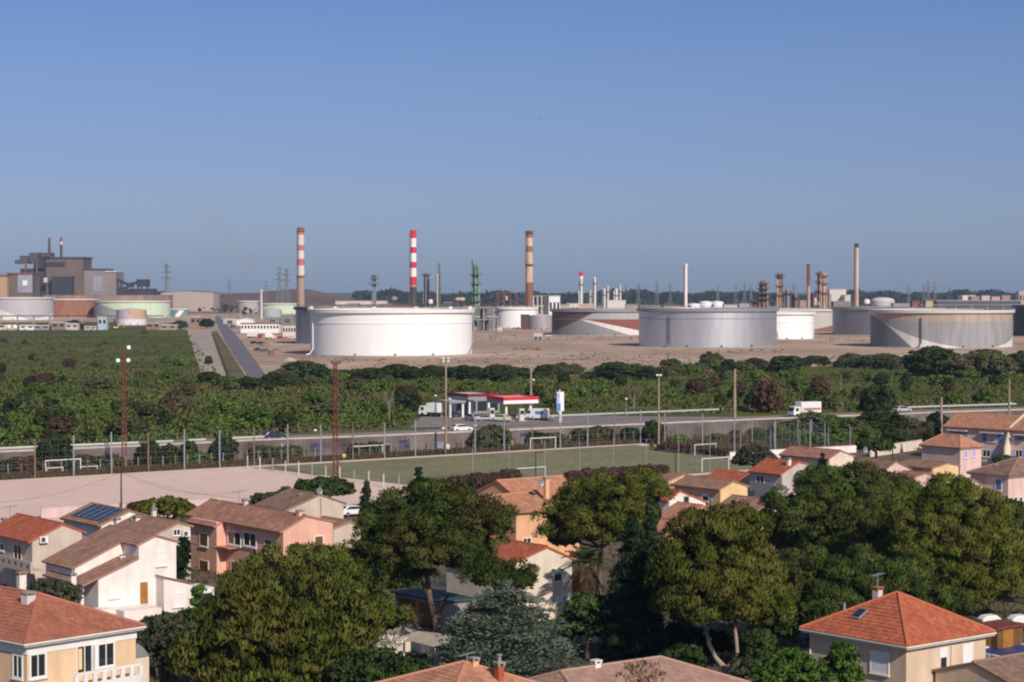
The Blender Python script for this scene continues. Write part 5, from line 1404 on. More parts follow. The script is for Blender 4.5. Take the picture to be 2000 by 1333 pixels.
class House:
    def __init__(s, label, A, zA, phi=37.0, name='house', group=None, wall=None, roof=None):
        a = P(A[0], A[1], zA) if len(A) == 2 else Vector(A)
        s.o = Vector((a.x, a.y, 0)); s.phi = R_(phi); s.wall, s.roofm = wall, roof
        s.u = Vector((math.cos(s.phi), math.sin(s.phi), 0)); s.v = Vector((-s.u.y, s.u.x, 0))
        s.t = thing(name, label, 'house', s.o, s.phi, group)
    def _hit(s, px, py, n, off):
        d = ray(px, py); q = s.o + n * off - CAM; tt = q.dot(n) / d.dot(n)
        return CAM + d * tt - s.o
    def R(s, px, py, y=0.0):
        q = s._hit(px, py, s.v, y); return q.dot(s.u), q.z
    def L(s, px, py, x=0.0):
        q = s._hit(px, py, s.u, x); return q.dot(s.v), q.z
    def flat(s, px, py, z):
        q = P(px, py, z) - s.o; return q.dot(s.u), q.dot(s.v)
    def part(s, mb, name, m, parent=None, smooth=False): return mb.build(name, m, parent or s.t, smooth)
    # ---- roofs
    @staticmethod
    def plane(mb, a, b, c, d, th=.16, course=.38, step=.03):
        a, b, c, d = map(Vector, (a, b, c, d))
        uu = (b - a).normalized(); n = uu.cross(((c + d) / 2 - (a + b) / 2)).normalized()
        if n.z < 0: n = -n
        vv = n.cross(uu)
        if ((c + d) / 2 - a).dot(vv) < 0: vv = -vv
        Ls = ((c + d) / 2 - a).dot(vv); k_ = max(1, min(40, int(Ls / course)))
        uvf = lambda p: ((p - a).dot(uu), (p - a).dot(vv))
        lp = lambda p, q, t: p + (q - p) * t
        for k in range(k_):
            t0, t1 = k / k_, (k + 1) / k_
            lo = th + step if step else th
            p = [lp(a, d, t0) + n * lo, lp(b, c, t0) + n * lo, lp(b, c, t1) + n * th, lp(a, d, t1) + n * th]
            mb.add(p, [(0, 1, 2, 3)], 0, [[uvf(x) for x in p]])
            r = [lp(a, d, t0) + n * (0.01 if k == 0 else th), lp(b, c, t0) + n * (0.01 if k == 0 else th), p[1], p[0]]
            mb.add(r, [(0, 1, 2, 3)], 0, [[uvf(x) for x in r]])
        e = n * .01; T = n * (th + step)
        mb.add([a + e, d + e, d + T, a + T], [(0, 1, 2, 3)], 0, [[(0, 0), (0, 1), (.2, 1), (.2, 0)]])
        mb.add([b + e, c + e, c + T, b + T], [(3, 2, 1, 0)], 0, [[(0, 0), (0, 1), (.2, 1), (.2, 0)]])
        mb.add([a + e, b + e, c + e, d + e], [(3, 2, 1, 0)], 0, [[uvf(x) for x in (d, c, b, a)]])
    def gable(s, prof, y0, y1, ov=.35, ovy=.12, wall=None, roof=None, base=0.0, mk_wall=True, th=.16, gutter=True, axis='y'):
        """prof: (x,z) polyline of the roof over the gable face, extruded y0..y1 (axis 'x': (y,z), x0..x1)"""
        wall = wall or s.wall; roof = roof or s.roofm
        if mk_wall:
            mb = MB(); mb.prism([(prof[0][0], base)] + list(prof) + [(prof[-1][0], base)], axis, y0, y1); s.part(mb, 'wall', wall)
        mb = MB(); rid = MB(); gt = MB()
        P3 = (lambda x, y, z: (x, y, z)) if axis == 'y' else (lambda x, y, z: (y, x, z))
        for i, ((xa, za), (xb, zb)) in enumerate(zip(prof[:-1], prof[1:])):
            if abs(xb - xa) < .05: continue
            up = zb > za
            lo, hi = ((xa, za), (xb, zb)) if up else ((xb, zb), (xa, za))
            dx = lo[0] - hi[0]; sl = (lo[1] - hi[1]) / abs(dx)
            e_ok = (up and i == 0) or (not up and i == len(prof) - 2) or True
            x_e = lo[0] + math.copysign(ov if e_ok else 0, dx); z_e = lo[1] + sl * ov
            ya, yb = y0 - ovy, y1 + ovy
            if up: a, b, c, d = P3(x_e, yb, z_e), P3(x_e, ya, z_e), P3(hi[0], ya, hi[1]), P3(hi[0], yb, hi[1])
            else: a, b, c, d = P3(x_e, ya, z_e), P3(x_e, yb, z_e), P3(hi[0], yb, hi[1]), P3(hi[0], ya, hi[1])
            s.plane(mb, a, b, c, d, th)
            if gutter: gt.path([Vector(a) + Vector((0, 0, .02)), Vector(b) + Vector((0, 0, .02))], .075, 6)
        s.part(mb, 'roof', roof)
        zm = max(p[1] for p in prof); xm = [p[0] for p in prof if p[1] == zm][0]
        rid.path([P3(xm, y0 - ovy, zm + th + .02), P3(xm, y1 + ovy, zm + th + .02)], .11, 6)
        s.part(rid, 'ridge_tiles', roof)
        if gutter: s.part(gt, 'gutter', M_gutter)
    def hip(s, W, L, z, r0, r1, ov=.45, along='y', wall=None, roof=None, x0=0.0, y0=0.0, fascia=None, th=.16, soffit=True):
        wall = wall or s.wall; roof = roof or s.roofm
        mb = MB(); mb.box((x0 + ov, y0 + ov, 0), (x0 + W - ov, y0 + L - ov, z - .02)); s.part(mb, 'wall', wall)
        c00, c10, c11, c01 = (x0, y0, z), (x0 + W, y0, z), (x0 + W, y0 + L, z), (x0, y0 + L, z)
        mb = MB()
        if along == 'y': faces = [(c00, c10, r0, r0), (c10, c11, r1, r0), (c11, c01, r1, r1), (c01, c00, r0, r1)]
        else: faces = [(c00, c10, r1, r0), (c10, c11, r1, r1), (c11, c01, r0, r1), (c01, c00, r0, r0)]
        for f in faces: s.plane(mb, *f, th=th)
        s.part(mb, 'roof', roof)
        mb = MB(); up = Vector((0, 0, th + .03))
        q0, q1 = Vector(r0) + up, Vector(r1) + up
        if (q1 - q0).length > .3: mb.path([q0, q1], .12, 6)
        for c, r in ((c00, q0), (c10, q0 if along == 'y' else q1), (c11, q1), (c01, q1 if along == 'y' else q0)): mb.path([Vector(c) + up * .9, r], .12, 6)
        s.part(mb, 'ridge_tiles', roof)
        mb = MB()
        for a, b in ((c00, c10), (c10, c11), (c11, c01), (c01, c00)): mb.path([Vector(a) + Vector((0, 0, .04)), Vector(b) + Vector((0, 0, .04))], .09, 6)
        s.part(mb, 'gutter', fascia or M_gutter)
        if soffit:
            mb = MB(); mb.box((x0 + .05, y0 + .05, z - .14), (x0 + W - .05, y0 + L - .05, z - .017)); s.part(mb, 'soffit', fascia or M_fascia)
    # ---- facade pieces; a = along the facade, d = outwards
    def fb(s, mb, face, plane, a0, a1, d0, d1, z0, z1):
        if face == 'R': mb.box((a0, plane - d1, z0), (a1, plane - d0, z1))
        else: mb.box((plane - d1, a0, z0), (plane - d0, a1, z1))
    def rect(s, face, px, plane):
        x0, y0, x1, y1 = px; f = s.R if face == 'R' else s.L
        xm, ym = (x0 + x1) / 2, (y0 + y1) / 2
        a0, a1 = sorted((f(x0, ym, plane)[0], f(x1, ym, plane)[0])); z1, z0 = f(xm, y0, plane)[1], f(xm, y1, plane)[1]
        return a0, a1, z0, z1
    def win(s, face, px, plane=0.0, kind='glass', frame=None, shut=None, fw=.10, name='window', sill=True, leaves=None, label=None, dim=None):
        a0, a1, z0, z1 = dim or s.rect(face, px, plane)
        frame = frame or M_white
        mb = MB()
        s.fb(mb, face, plane, a0 - fw, a1 + fw, .003, .07, z1, z1 + fw); s.fb(mb, face, plane, a0 - fw, a1 + fw, .003, .07, z0 - fw, z0)
        s.fb(mb, face, plane, a0 - fw, a0, .003, .07, z0, z1); s.fb(mb, face, plane, a1, a1 + fw, .003, .07, z0, z1)
        if kind == 'glass' and a1 - a0 > .7: s.fb(mb, face, plane, (a0 + a1) / 2 - .035, (a0 + a1) / 2 + .035, .012, .06, z0, z1)
        w = s.part(mb, name, frame)
        if label: w['label'] = label
        if kind == 'glass':
            mb = MB(); s.fb(mb, face, plane, a0, a1, -.02, .012, z0, z1); s.part(mb, 'pane', M_glass, w)
        elif kind == 'half':
            zc = z0 + (z1 - z0) * .62
            mb = MB(); s.fb(mb, face, plane, a0, a1, -.02, .012, z0, zc); s.part(mb, 'pane', M_glass, w)
            mb = MB(); s.fb(mb, face, plane, a0, a1, -.02, .05, zc, z1); s.part(mb, 'roller_shutter', shut or M_shwhite, w)
        elif kind == 'shutter':
            m_ = (a0 + a1) / 2
            for q0, q1 in ((a0 + .01, m_ - .01), (m_ + .01, a1 - .01)):
                mb = MB(); s.fb(mb, face, plane, q0, q1, .004, .05, z0 + .01, z1 - .01)
                nn = 7
                for k in range(nn): s.fb(mb, face, plane, q0 + .06, q1 - .06, .05, .062, z0 + .06 + (z1 - z0 - .1) * k / nn, z0 + .06 + (z1 - z0 - .1) * (k + .6) / nn)
                s.part(mb, 'shutter', shut or M_brown, w)
        elif kind == 'roller':
            mb = MB(); s.fb(mb, face, plane, a0, a1, -.02, .04, z0, z1)
            for k in range(9): s.fb(mb, face, plane, a0 + .01, a1 - .01, .04, .05, z0 + (z1 - z0) * k / 9, z0 + (z1 - z0) * (k + .75) / 9)
            s.part(mb, 'roller_shutter', shut or M_shwhite, w)
        if kind != 'roller' and leaves:          # open leaves folded back against the wall
            lw = (a1 - a0) * .5
            for q0, q1 in ((a0 - fw - lw, a0 - fw - .02), (a1 + fw + .02, a1 + fw + lw)):
                mb = MB(); s.fb(mb, face, plane, q0, q1, .02, .07, z0 - .05, z1 + .05); s.part(mb, 'shutter', leaves, w)
        if sill:
            mb = MB(); s.fb(mb, face, plane, a0 - fw - .05, a1 + fw + .05, .004, .16, z0 - fw - .09, z0 - fw - .002); s.part(mb, 'sill', M_conc if frame is not M_white else M_fascia, w)
        return w
    def block(s, name, m, a, b, parent=None):
        mb = MB(); mb.box(a, b); return s.part(mb, name, m, parent)
    def chimney(s, px, plane, m, face='L', capm=None, pot=False):
        """px: (x0, ytop, x1, ybase) of the stack on the given inner plane"""
        a0, a1, z0, z1 = s.rect(face, px, plane); mid = (a0 + a1) / 2
        w = max(.45, abs(px[2] - px[0]) / ppm((s.o + s.v * (mid if face == 'L' else plane)).y) * .72) / 2
        if face == 'L': mid = max(mid, .7)
        x, y = (plane, mid) if face == 'L' else (mid, plane)
        mb = MB(); mb.box((x - w, y - w, z0 - 1.2), (x + w, y + w, z1 - .25)); c = s.part(mb, 'chimney', m)
        mb = MB()
        for sx in (-1, 1):
            for sy in (-1, 1): mb.box((x + sx * w * .95 - .07 * sx, y + sy * w * .95 - .07 * sy, z1 - .25), (x + sx * w * .95 + .05 * sx, y + sy * w * .95 + .05 * sy, z1 - .07))
        mb.box((x - w - .08, y - w - .08, z1 - .07), (x + w + .08, y + w + .08, z1)); s.part(mb, 'chimney_cap', capm or M_conc, c)
        if pot:
            mb = MB(); mb.lathe([(.14, z1), (.11, z1 + .35), (.2, z1 + .42), (.2, z1 + .5)], 10, c=(x, y, 0)); s.part(mb, 'chimney_pot', M_grey, c)
        return c
    def dish(s, px, py, plane, face='L', r=.4):
        a, z = (s.L if face == 'L' else s.R)(px, py, plane)
        x, y = (plane, a) if face == 'L' else (a, plane)
        mb = MB(); mb.lathe([(.03, 0), (r * .6, .05), (r, .16), (r * 1.02, .16)], 14, cap=False)
        th = R_(60); mb.v = [(x + vx, y - vz * math.sin(th) - vy * math.cos(th) * 0 - 0.1, z + vy + vz * math.cos(th)) for vx, vy, vz in mb.v]
        mb.path([(x, y, z - .8), (x, y, z)], .03, 5); mb.path([(x, y - .1, z), (x, y - .5, z + .1)], .02, 4); s.part(mb, 'satellite_dish', M_grey)
    def antenna(s, px, py_top, py_base, plane, face='L', arms=3):
        a, z0 = (s.L if face == 'L' else s.R)(px, py_base, plane); _, z1 = (s.L if face == 'L' else s.R)(px, py_top, plane)
        x, y = (plane, a) if face == 'L' else (a, plane)
        mb = MB(); mb.path([(x, y, z0 - .5), (x, y, z1)], .035, 5); mb.path([(x - .9, y - .3, z1 - .1), (x + .9, y + .3, z1 - .1)], .025, 4)
        for k in range(arms * 2 + 1): q = -.9 + 1.8 * k / (arms * 2); mb.path([(x + q - .1, y + q * .33 + .3, z1 - .1), (x + q + .1, y + q * .33 - .3, z1 - .1)], .015, 4)
        s.part(mb, 'antenna', M_post)
    def downpipe(s, face, px, py0, py1, plane=0.0, m=None):
        f = s.R if face == 'R' else s.L
        a, z1 = f(px, py0, plane); _, z0 = f(px, py1, plane)
        p = (lambda z: (a, plane - .08, z)) if face == 'R' else (lambda z: (plane - .08, a, z))
        mb = MB(); mb.path([p(max(0, z0)), p(z1)], .05, 6); s.part(mb, 'downpipe', m or M_fascia)
    def ac(s, face, px, py, plane=0.0):
        a, z = (s.R if face == 'R' else s.L)(px, py, plane)
        mb = MB(); s.fb(mb, face, plane, a - .42, a + .42, .1, .42, z - .32, z + .32); c = s.part(mb, 'air_conditioner', M_shwhite)
        mb = MB(); s.fb(mb, face, plane, a - .3, a + .12, .42, .43, z - .22, z + .22); s.part(mb, 'fan_grille', M_dgrey, c)

# --- H1 peach house, bottom left
h = House('peach house with red-brown hipped roof in the bottom left corner', (48.7, 1262), 6.0, 48, wall=W_peach, roof=tile_mat('tiles_redbrown', (.36, .125, .075), (.50, .20, .13), (.43, .16, .10), moss=.35))
W = 10.2; L = 15.0; ov = .5
yr, zr = h.L(75, 1159, W / 2)
h.hip(W, L, 6.0, (W/2, max(4.2, min(6, yr)), zr - .2), (W/2, L - 4.5, zr - .2), ov, fascia=M_fascia)
for p0, p1 in (((ov - .06, ov - .06), (W - ov + .06, ov - .003)), ((ov - .06, ov), (ov - .003, L - ov))):
    h.block('fascia_band', M_white, (*p0, 5.25), (*p1, 5.84))
h.win('R', (192, 1258, 221, 1300), ov, 'glass', fw=.12); h.win('R', (60, 1279, 87, 1321), ov, 'glass', fw=.16)
h.win('L', (27, 1282, 43, 1322), ov, 'glass', fw=.14)
a0, a1, z0, z1 = h.rect('R', (151, 1262, 178, 1304), ov)
h.win('R', None, ov, 'glass', dim=(a0, a1, z0 - .4, z1), name='loggia_door', fw=.08, sill=False)
h.block('reflection_strip', W_yellow, (a0 + .08, ov - .03, z0 - .1), (a0 + .38, ov - .014, z1 - .15))  # coloured strip stands in for a yellowish reflection in the recess
h.block('loggia_post', M_white, (a1 + .1, ov - .32, z0 - .6), (a1 + .38, ov - .072, 5.25))
a0, a1, z0, z1 = h.rect('R', (150, 1306, 276, 1333), ov - 1.6)
mb = MB(); yb = ov - 1.6; zb = z0 - .1
mb.box((a0, yb, zb - .25), (a1, ov - .003, zb)); mb.box((a0, yb, zb + .9), (a1, yb + .18, zb + 1.08)); mb.box((a0, yb, zb + .003), (a1, yb + .15, zb + .25))
k = 7
for i in range(k + 1):
    x = a0 + (a1 - a0) * i / k; mb.box((x - .16, yb + .003, zb + .25), (x + .16, yb + .147, zb + .9))
h.part(mb, 'balcony', M_white)
h.chimney((41, 1156, 70, 1212), W * .40, M_offwhite, 'L', M_conc)
h.block('annex_wall', W_cream, (W - .44, 2.2, 0), (W + 2.0, 2.6, 3.4))
mb = MB(); mb.prism([(W - .44, 3.45), (W + .3, 4.6), (W + 1.0, 4.5), (W + 1.6, 4.0), (W + 2.0, 3.45)], 'y', 2.2, 2.62); h.part(mb, 'curved_gable', M_grey)

# --- H2 white stepped house
h = House('bright white house with stepped brown roofs and a wooden door', (192, 1131), 3.7, 37, wall=W_white, roof=T_brown)
xe, ze_ = h.R(159, 1147); p2 = h.R(271, 1092); p3 = h.R(270, 1066); ap = h.R(303, 1048); rt = h.R(344, 1059)
Lh = 8.6
y1 = 3.2
xL, zL = h.R(146, 1099, y1); Lr = 6.4
up = (ap[1] - p3[1]) / (ap[0] - p3[0]); xL = max(xL, -2.2); zL = ap[1] - up * (ap[0] - xL)
mb = MB(); mb.prism([(0, 0), (0, 3.6), (p2[0], p2[1]), (p2[0], p3[1]), ap, rt, (rt[0], 0)], 'y', 0, y1); h.part(mb, 'wall', W_white)
mb = MB(); mb.prism([(xL, 2.2), (xL, zL), ap, rt, (rt[0], 0), (0, 0), (0, 2.2)], 'y', y1 + .004, y1 + Lr); h.part(mb, 'rear_wall', W_white)
slope = (p2[1] - 3.7) / p2[0]
mb = MB(); e_ = (-1.6, 3.7 - 1.6 * slope)
h.plane(mb, (e_[0], Lh, e_[1]), (e_[0], -.15, e_[1]), (p2[0], -.15, p2[1]), (p2[0], Lh, p2[1])); h.part(mb, 'lower_roof', T_brown)
mb = MB(); h.plane(mb, (p3[0] - .25, y1, p3[1] - .1), (p3[0] - .25, -.15, p3[1] - .1), (ap[0], -.15, ap[1]), (ap[0], y1, ap[1]))
h.plane(mb, (xL - .35, y1 + Lr + .1, zL - .35 * up), (xL - .35, y1 - .12, zL - .35 * up), (ap[0], y1 - .12, ap[1] + .004), (ap[0], y1 + Lr + .1, ap[1] + .004))
dn = (ap[1] - rt[1]) / (rt[0] - ap[0])
h.plane(mb, (rt[0] + .3, -.15, rt[1] - .3 * dn), (rt[0] + .3, y1 + Lr + .1, rt[1] - .3 * dn), (ap[0], y1 + Lr + .1, ap[1]), (ap[0], -.15, ap[1])); h.part(mb, 'upper_roof', T_brown)
mb = MB(); mb.path([(ap[0], -.15, ap[1] + .17), (ap[0], y1 + Lr, ap[1] + .17)], .11, 6); h.part(mb, 'ridge_tiles', T_brown)
h.win('R', (306, 1079, 323, 1104), 0, 'roller'); h.win('R', (215, 1147, 233, 1167), 0, 'roller')
h.win('R', (275, 1139, 287, 1184), 0, 'shutter', shut=M_orange_wood, frame=M_brown, fw=.05, name='front_door', sill=False)
mb = MB()
for q in (.5, 3.2, 6.0): mb.box((-1.5, q, 0), (-1.2, q + .3, 3.1))
h.part(mb, 'porch_pillar', W_white)
h.chimney((235, 1087, 243, 1103), p2[0] * .85, M_white, 'L', M_white)
h.chimney((165, 1128, 180, 1168), -2.2, W_white, 'L', M_conc, True)
h.chimney((32, 1118, 52, 1152), -3.2, W_white, 'L', T_orange)
q0, q1 = h.R(320, 1129, -1.6), h.R(375, 1140, -1.6)
mb = MB(); mb.prism([(q0[0], 0), (q0[0], q0[1]), (q1[0], q1[1] - .1), (q1[0], 0)], 'y', -1.6, 3.5); h.part(mb, 'annex', W_white)
mb = MB(); h.plane(mb, (q0[0] - .1, -1.75, q0[1]), (q1[0] + .1, -1.75, q1[1] - .1), (q1[0] + .1, 3.5, q1[1] + .1), (q0[0] - .1, 3.5, q0[1] + .2), th=.08, step=.01); h.part(mb, 'annex_roof', T_grey)
h.win('R', (339, 1160, 357, 1184), -1.6, 'roller')
q2 = h.R(418, 1147, -1.0)
h.block('carport_beam', M_white, (q1[0] + .05, -1.0, q2[1] - .5), (q2[0], 2.2, q2[1]))
h.block('carport_post', M_white, (q1[0] + .1, -1.0, 0), (q1[0] + .75, -.5, q2[1] - .5)); h.block('carport_post', M_white, (q2[0] - .2, -1.0, 0), (q2[0], -.8, q2[1] - .5))
ta, tb = h.R(240, 1194, -3.0), h.R(314, 1200, -3.0)
h.block('terrace', W_white, (ta[0], -3.0, 0), (tb[0], -.02, 1.0)); h.block('terrace_parapet', W_white, (ta[0], -3.2, 0), (tb[0], -3.003, ta[1]))
h.block('stair_wall', W_white, (ta[0] - 2.8, -1.6, 0), (ta[0] - .01, -.02, 1.1))

# --- H3 pink house
h = House('large pink house with a projecting shuttered bay and clay tile roof', (553, 1038), 5.6, 37, wall=W_pink, roof=T_old)
ap, rt = h.R(598, 1010), h.R(650, 1021)
yb0 = h.L(441, 1029)[0]; yfar = h.L(412, 989, ap[0])[0]
h.gable([(0, 5.6), ap, rt], 0, yfar, .4)
yb1 = h.L(371, 1024, -1.1)[0]
mb = MB(); mb.box((-1.1, yb0, 0), (-.003, min(yb1, yfar), 5.5)); h.part(mb, 'bay', W_pink)
sl = (ap[1] - 5.6) / ap[0]
mb = MB(); h.plane(mb, (-1.45, min(yb1, yfar) + .1, 5.6 - 1.45 * sl), (-1.45, yb0 - .1, 5.6 - 1.45 * sl), (-.38, yb0 - .1, 5.6 - .38 * sl), (-.38, min(yb1, yfar) + .1, 5.6 - .38 * sl)); h.part(mb, 'bay_roof', T_old)
h.block('string_course', W_rose, (-1.13, yb0, 2.75), (-1.103, min(yb1, yfar), 2.85))
h.win('L', (391, 1043, 406, 1066), -1.1, 'shutter'); h.win('L', (390, 1096, 407, 1120), -1.1, 'shutter')
h.win('L', (446, 1040, 470, 1063), 0, 'glass', fw=.14, name='loggia_window'); h.win('L', (477, 1042, 500, 1066), 0, 'glass', fw=.14, name='loggia_window'); h.win('L', (518, 1055, 531, 1080), 0, 'shutter')
h.win('R', (615, 1048, 630, 1070), 0, 'shutter')
h.win('L', (452, 1098, 464, 1124), 0, 'shutter', shut=M_orange_wood)
h.block('lean_roof', T_orange, (-1.2, yb0 - 2.6, 2.9), (-.003, yb0 - .2, 3.0))
h.chimney((578, 996, 594, 1012), ap[0] * .95, W_pink, 'L'); h.chimney((473, 975, 485, 994), ap[0], W_rose, 'L')
h.antenna(467, 958, 990, ap[0])

# --- H4 red roof at the left edge
h = House('house with bright red tiled roof and arched loggia at the left edge', (63, 1058), 5.3, 37, wall=W_beige, roof=T_red)
ap = h.R(122, 1026); rt = h.R(160, 1040)
h.gable([(0, 5.3), ap, rt], 0, 11, .4)
h.ac('R', 83, 1054); h.win('L', (28, 1065, 42, 1098), 0, 'glass', frame=W_cream, name='arched_door'); h.win('L', (-4, 1062, 8, 1074), 0, 'glass')
a0, a1, z0, z1 = h.rect('L', (-10, 1096, 60, 1112), -1.5)
h.block('balcony', W_beige, (-1.5, a0, z0), (-.003, a1, z0 + .2)); h.block('balcony_parapet', W_beige, (-1.5, a0, z0 + .203), (-1.35, a1, z0 + 1.1))
mb = MB()
for k in range(6): q = a0 + (a1 - a0) * (k + .5) / 6; mb.box((-1.52, q - .2, z0 + .5), (-1.504, q + .2, z0 + .8))
h.part(mb, 'parapet_opening', M_dgrey)
h.chimney((5, 1012, 15, 1030), ap[0] * .6, M_offwhite, 'L'); h.antenna(20, 988, 1012, ap[0])

# --- H5 solar roof
h = House('low white house whose roof carries dark solar panels', (198, 1027), 5.0, 37, wall=W_white, roof=T_brown)
ap = h.R(253, 1000); rt = h.R(290, 1010)
yl = h.L(124, 1017)[0]
h.gable([(0, 5.0), ap, rt], 0, yl, .35)
sl = (ap[1] - 5.0) / ap[0]; nrm = Vector((-sl, 0, 1)).normalized()
def on_roof(x, y, d): q = Vector((x, y, 5.0 + sl * x)) + nrm * d; return q
mb = MB(); M_solar = mat('solar_cells', (.012, .016, .035), .15, .1, var=.3, scale=3, spec=.7)
x0, x1, ya, yb = ap[0] * .12, ap[0] * .92, .7, yl * .86
v = [on_roof(x, y, d) for d in (.22, .30) for x, y in ((x0, ya), (x1, ya), (x1, yb), (x0, yb))]
mb.add(v, [(3, 2, 1, 0), (4, 5, 6, 7), (0, 1, 5, 4), (1, 2, 6, 5), (2, 3, 7, 6), (3, 0, 4, 7)]); sp = h.part(mb, 'solar_panel', M_solar)
mb = MB()
for k in range(6):
    y = ya + (yb - ya) * k / 5; mb.path([on_roof(x0, y, .31), on_roof(x1, y, .31)], .025, 4)
for k in range(4):
    x = x0 + (x1 - x0) * k / 3; mb.path([on_roof(x, ya, .31), on_roof(x, yb, .31)], .025, 4)
h.part(mb, 'panel_frame', M_grey, sp)

# --- H6 brown roof with three chimneys
h = House('white house with brown roof and three slim chimneys beside the pink house', (304, 1045), 5.0, 37, wall=W_beige, roof=T_brown)
ap = h.R(348, 1023); rt = h.R(372, 1029)
h.gable([(0, 5.0), ap, rt], 0, h.L(268, 1013, ap[0])[0], .3)
h.win('R', (339, 1035, 351, 1045), 0, 'glass', fw=.08); h.ac('R', 361, 1042)
h.chimney((226, 1012, 234, 1035), ap[0] * .3, M_white, 'L'); h.chimney((264, 1008, 272, 1028), ap[0] * .6, M_white, 'L'); h.chimney((294, 993, 306, 1014), ap[0] * 1.1, M_offwhite, 'L', pot=True); h.dish(260, 1014, ap[0] * .55)

# --- H7 long grey-brown gable
h = House('grey-brown roofed house with beige gable and downpipe behind the pink house', (562, 997), 5.2, 37, wall=W_beige, roof=T_grey)
ap = h.R(624, 968); rt = h.R(671, 984)
h.gable([(0, 5.2), ap, rt], 0, h.L(502, 992)[0], .3)
h.downpipe('R', 626, 972, 1015, 0, M_grey); h.dish(622, 960, ap[0]); h.chimney((627, 960, 634, 972), ap[0] + .4, M_offwhite, 'L'); h.chimney((583, 965, 590, 976), ap[0] * .8, M_offwhite, 'L')
# --- H8
h = House('small pale house with low gable right of the pink house', (651, 1034), 4.2, 37, wall=W_beige, roof=T_brown)
ap = h.R(684, 1021); rt = h.R(704, 1031)
h.gable([(0, 4.2), ap, rt], 0, 5.5, .25)

# --- H9 peach centre house (ridge along the view-left facade)
h = House('bright peach house with orange roof between the two central pines', (1008, 1002), 5.6, 37, wall=W_orange, roof=T_orange)
yr, zr = h.L(957, 971); yr = max(4.5, yr)
h.gable([(0, 5.6), (yr, zr), (yr * 1.8, 5.8)], 0, 7.5, .3, .15, axis='x')
h.gable([(yr * .9, zr - .2), (yr * 1.6, zr + 1.3), (yr * 2.4, zr - .2)], 3.2, 12.5, .25, .15, axis='x')
h.win('R', (1022, 1052, 1036, 1064), 0, 'glass', fw=.1)
h.win('L', (985, 1012, 993, 1030), 0, 'shutter')
h.chimney((952, 964, 959, 998), -.5, W_orange, 'L'); h.chimney((1061, 932, 1073, 955), 6.0, W_orange, 'L', pot=False); h.dish(1054, 944, 5.2, 'L', .45)

# --- H10 cream house with white window behind the cedar
h = House('cream gabled house with lavender shutters beside the palm tree', (1068, 1071), 6.4, 37, wall=W_cream, roof=T_red)
rt = h.R(1117, 1093); lf = (-4.6, 6.4 - 4.6 * .30)
h.gable([lf, (0, 6.4), rt], 0, 9.5, .35)
h.win('R', (1082, 1112, 1096, 1135), 0, 'half', frame=M_white); h.win('R', (1084, 1167, 1097, 1200), 0, 'half', leaves=M_lav, frame=M_white)

# --- right-hand group
def gable_house(label, A, z, ap, rt, Lpx, wall, roof, phi=37, far=None, Lm=None, ov=.3, **k):
    h = House(label, A, z, phi, wall=wall, roof=roof)
    a_, r_ = h.R(*ap), h.R(*rt)
    a_ = (max(.8, a_[0]), max(z + .3, a_[1])); r_ = (max(a_[0] + .6, r_[0]), min(a_[1] - .15, r_[1]))
    y = Lm or max(2.5, min(18, h.L(*Lpx)[0]))
    h.gable([(0, z), a_, r_], 0, y, ov); h.ap, h.rt, h.Ly = a_, r_, y
    return h
h = gable_house('small orange-walled house at the left end of the right-hand group', (1306, 941), 4.8, (1335, 928), (1354, 932), (1284, 934), W_yellow, T_brown)
h = gable_house('house with bright yellow-ochre gable and brown roof in front of the turf corner', (1407, 957), 5.0, (1432, 942), (1460, 951), (1316, 946), W_yellow, T_brown)
h.win('L', (1340, 962, 1352, 974), 0, 'glass'); h.win('L', (1372, 965, 1384, 978), 0, 'half', leaves=M_lav)
h = gable_house('house with plain red-orange roof tucked behind the yellow-ochre gable', (1440, 942), 3.6, (1462, 926), (1480, 932), (1378, 932), W_tan, T_red)
h = gable_house('grey-balconied house with clean red roof right of the yellow-ochre one', (1527, 927), 5.4, (1560, 904), (1577, 908), (1465, 920), rend('greyrose', (.52, .44, .42)), T_red)
a0, a1, z0, z1 = h.rect('L', (1464, 945, 1512, 958), -1.2)
h.block('balcony', M_conc, (-1.2, a0, z0), (-.003, a1, z0 + .18)); h.block('balcony_parapet', M_greyclad, (-1.2, a0, z0 + .183), (-1.08, a1, z0 + 1.0))
h.win('L', (1478, 930, 1492, 944), 0, 'glass'); h.chimney((1568, 898, 1574, 908), 2.0, M_white, 'L')
h.block('lower_wing', M_greyclad, (-1.2, -1.0, 0), (-.003, 4, z0 - .003))
h = gable_house('long low house with cream gable, behind the clean red roof', (1620, 897), 3.4, (1642, 882), (1667, 892), (1524, 890), W_cream, T_old)
h.dish(1688, 880, 3.0, 'L', .5)
h = gable_house('low pinkish-roofed house with pale pink gable left of the dark pole', (1733, 916), 4.2, (1750, 903), (1778, 918), (1668, 908), W_rose, T_grey)
h = gable_house('low tile-roofed house with pale yellow wall right of the dark pole', (1822, 916), 4.0, (1851, 906), (1872, 911), (1750, 895), W_yellow, T_brown)
h = gable_house('tile-roofed house mostly hidden, under the pale pink gable', (1775, 938), 3.6, (1806, 926), (1838, 934), (1735, 930), W_rose, T_brown)
# pyramid roof house
h = House('two-storey pale pink house with low pyramid roof and two small blue windows', (1876, 877), 5.8, 37, wall=W_rose, roof=T_orange)
W = h.R(1914, 872)[0]; Lp = h.L(1795, 874)[0]; W = max(5.5, W)
h.hip(W, Lp, 5.8, (W/2, W * .45, 7.5), (W/2, max(W * .5, Lp - W * .45), 7.5), .3)
h.win('R', (1883, 881, 1889, 895), .3, 'shutter', shut=M_lav, fw=.06); h.win('R', (1899, 879, 1905, 892), .3, 'shutter', shut=M_lav, fw=.06)
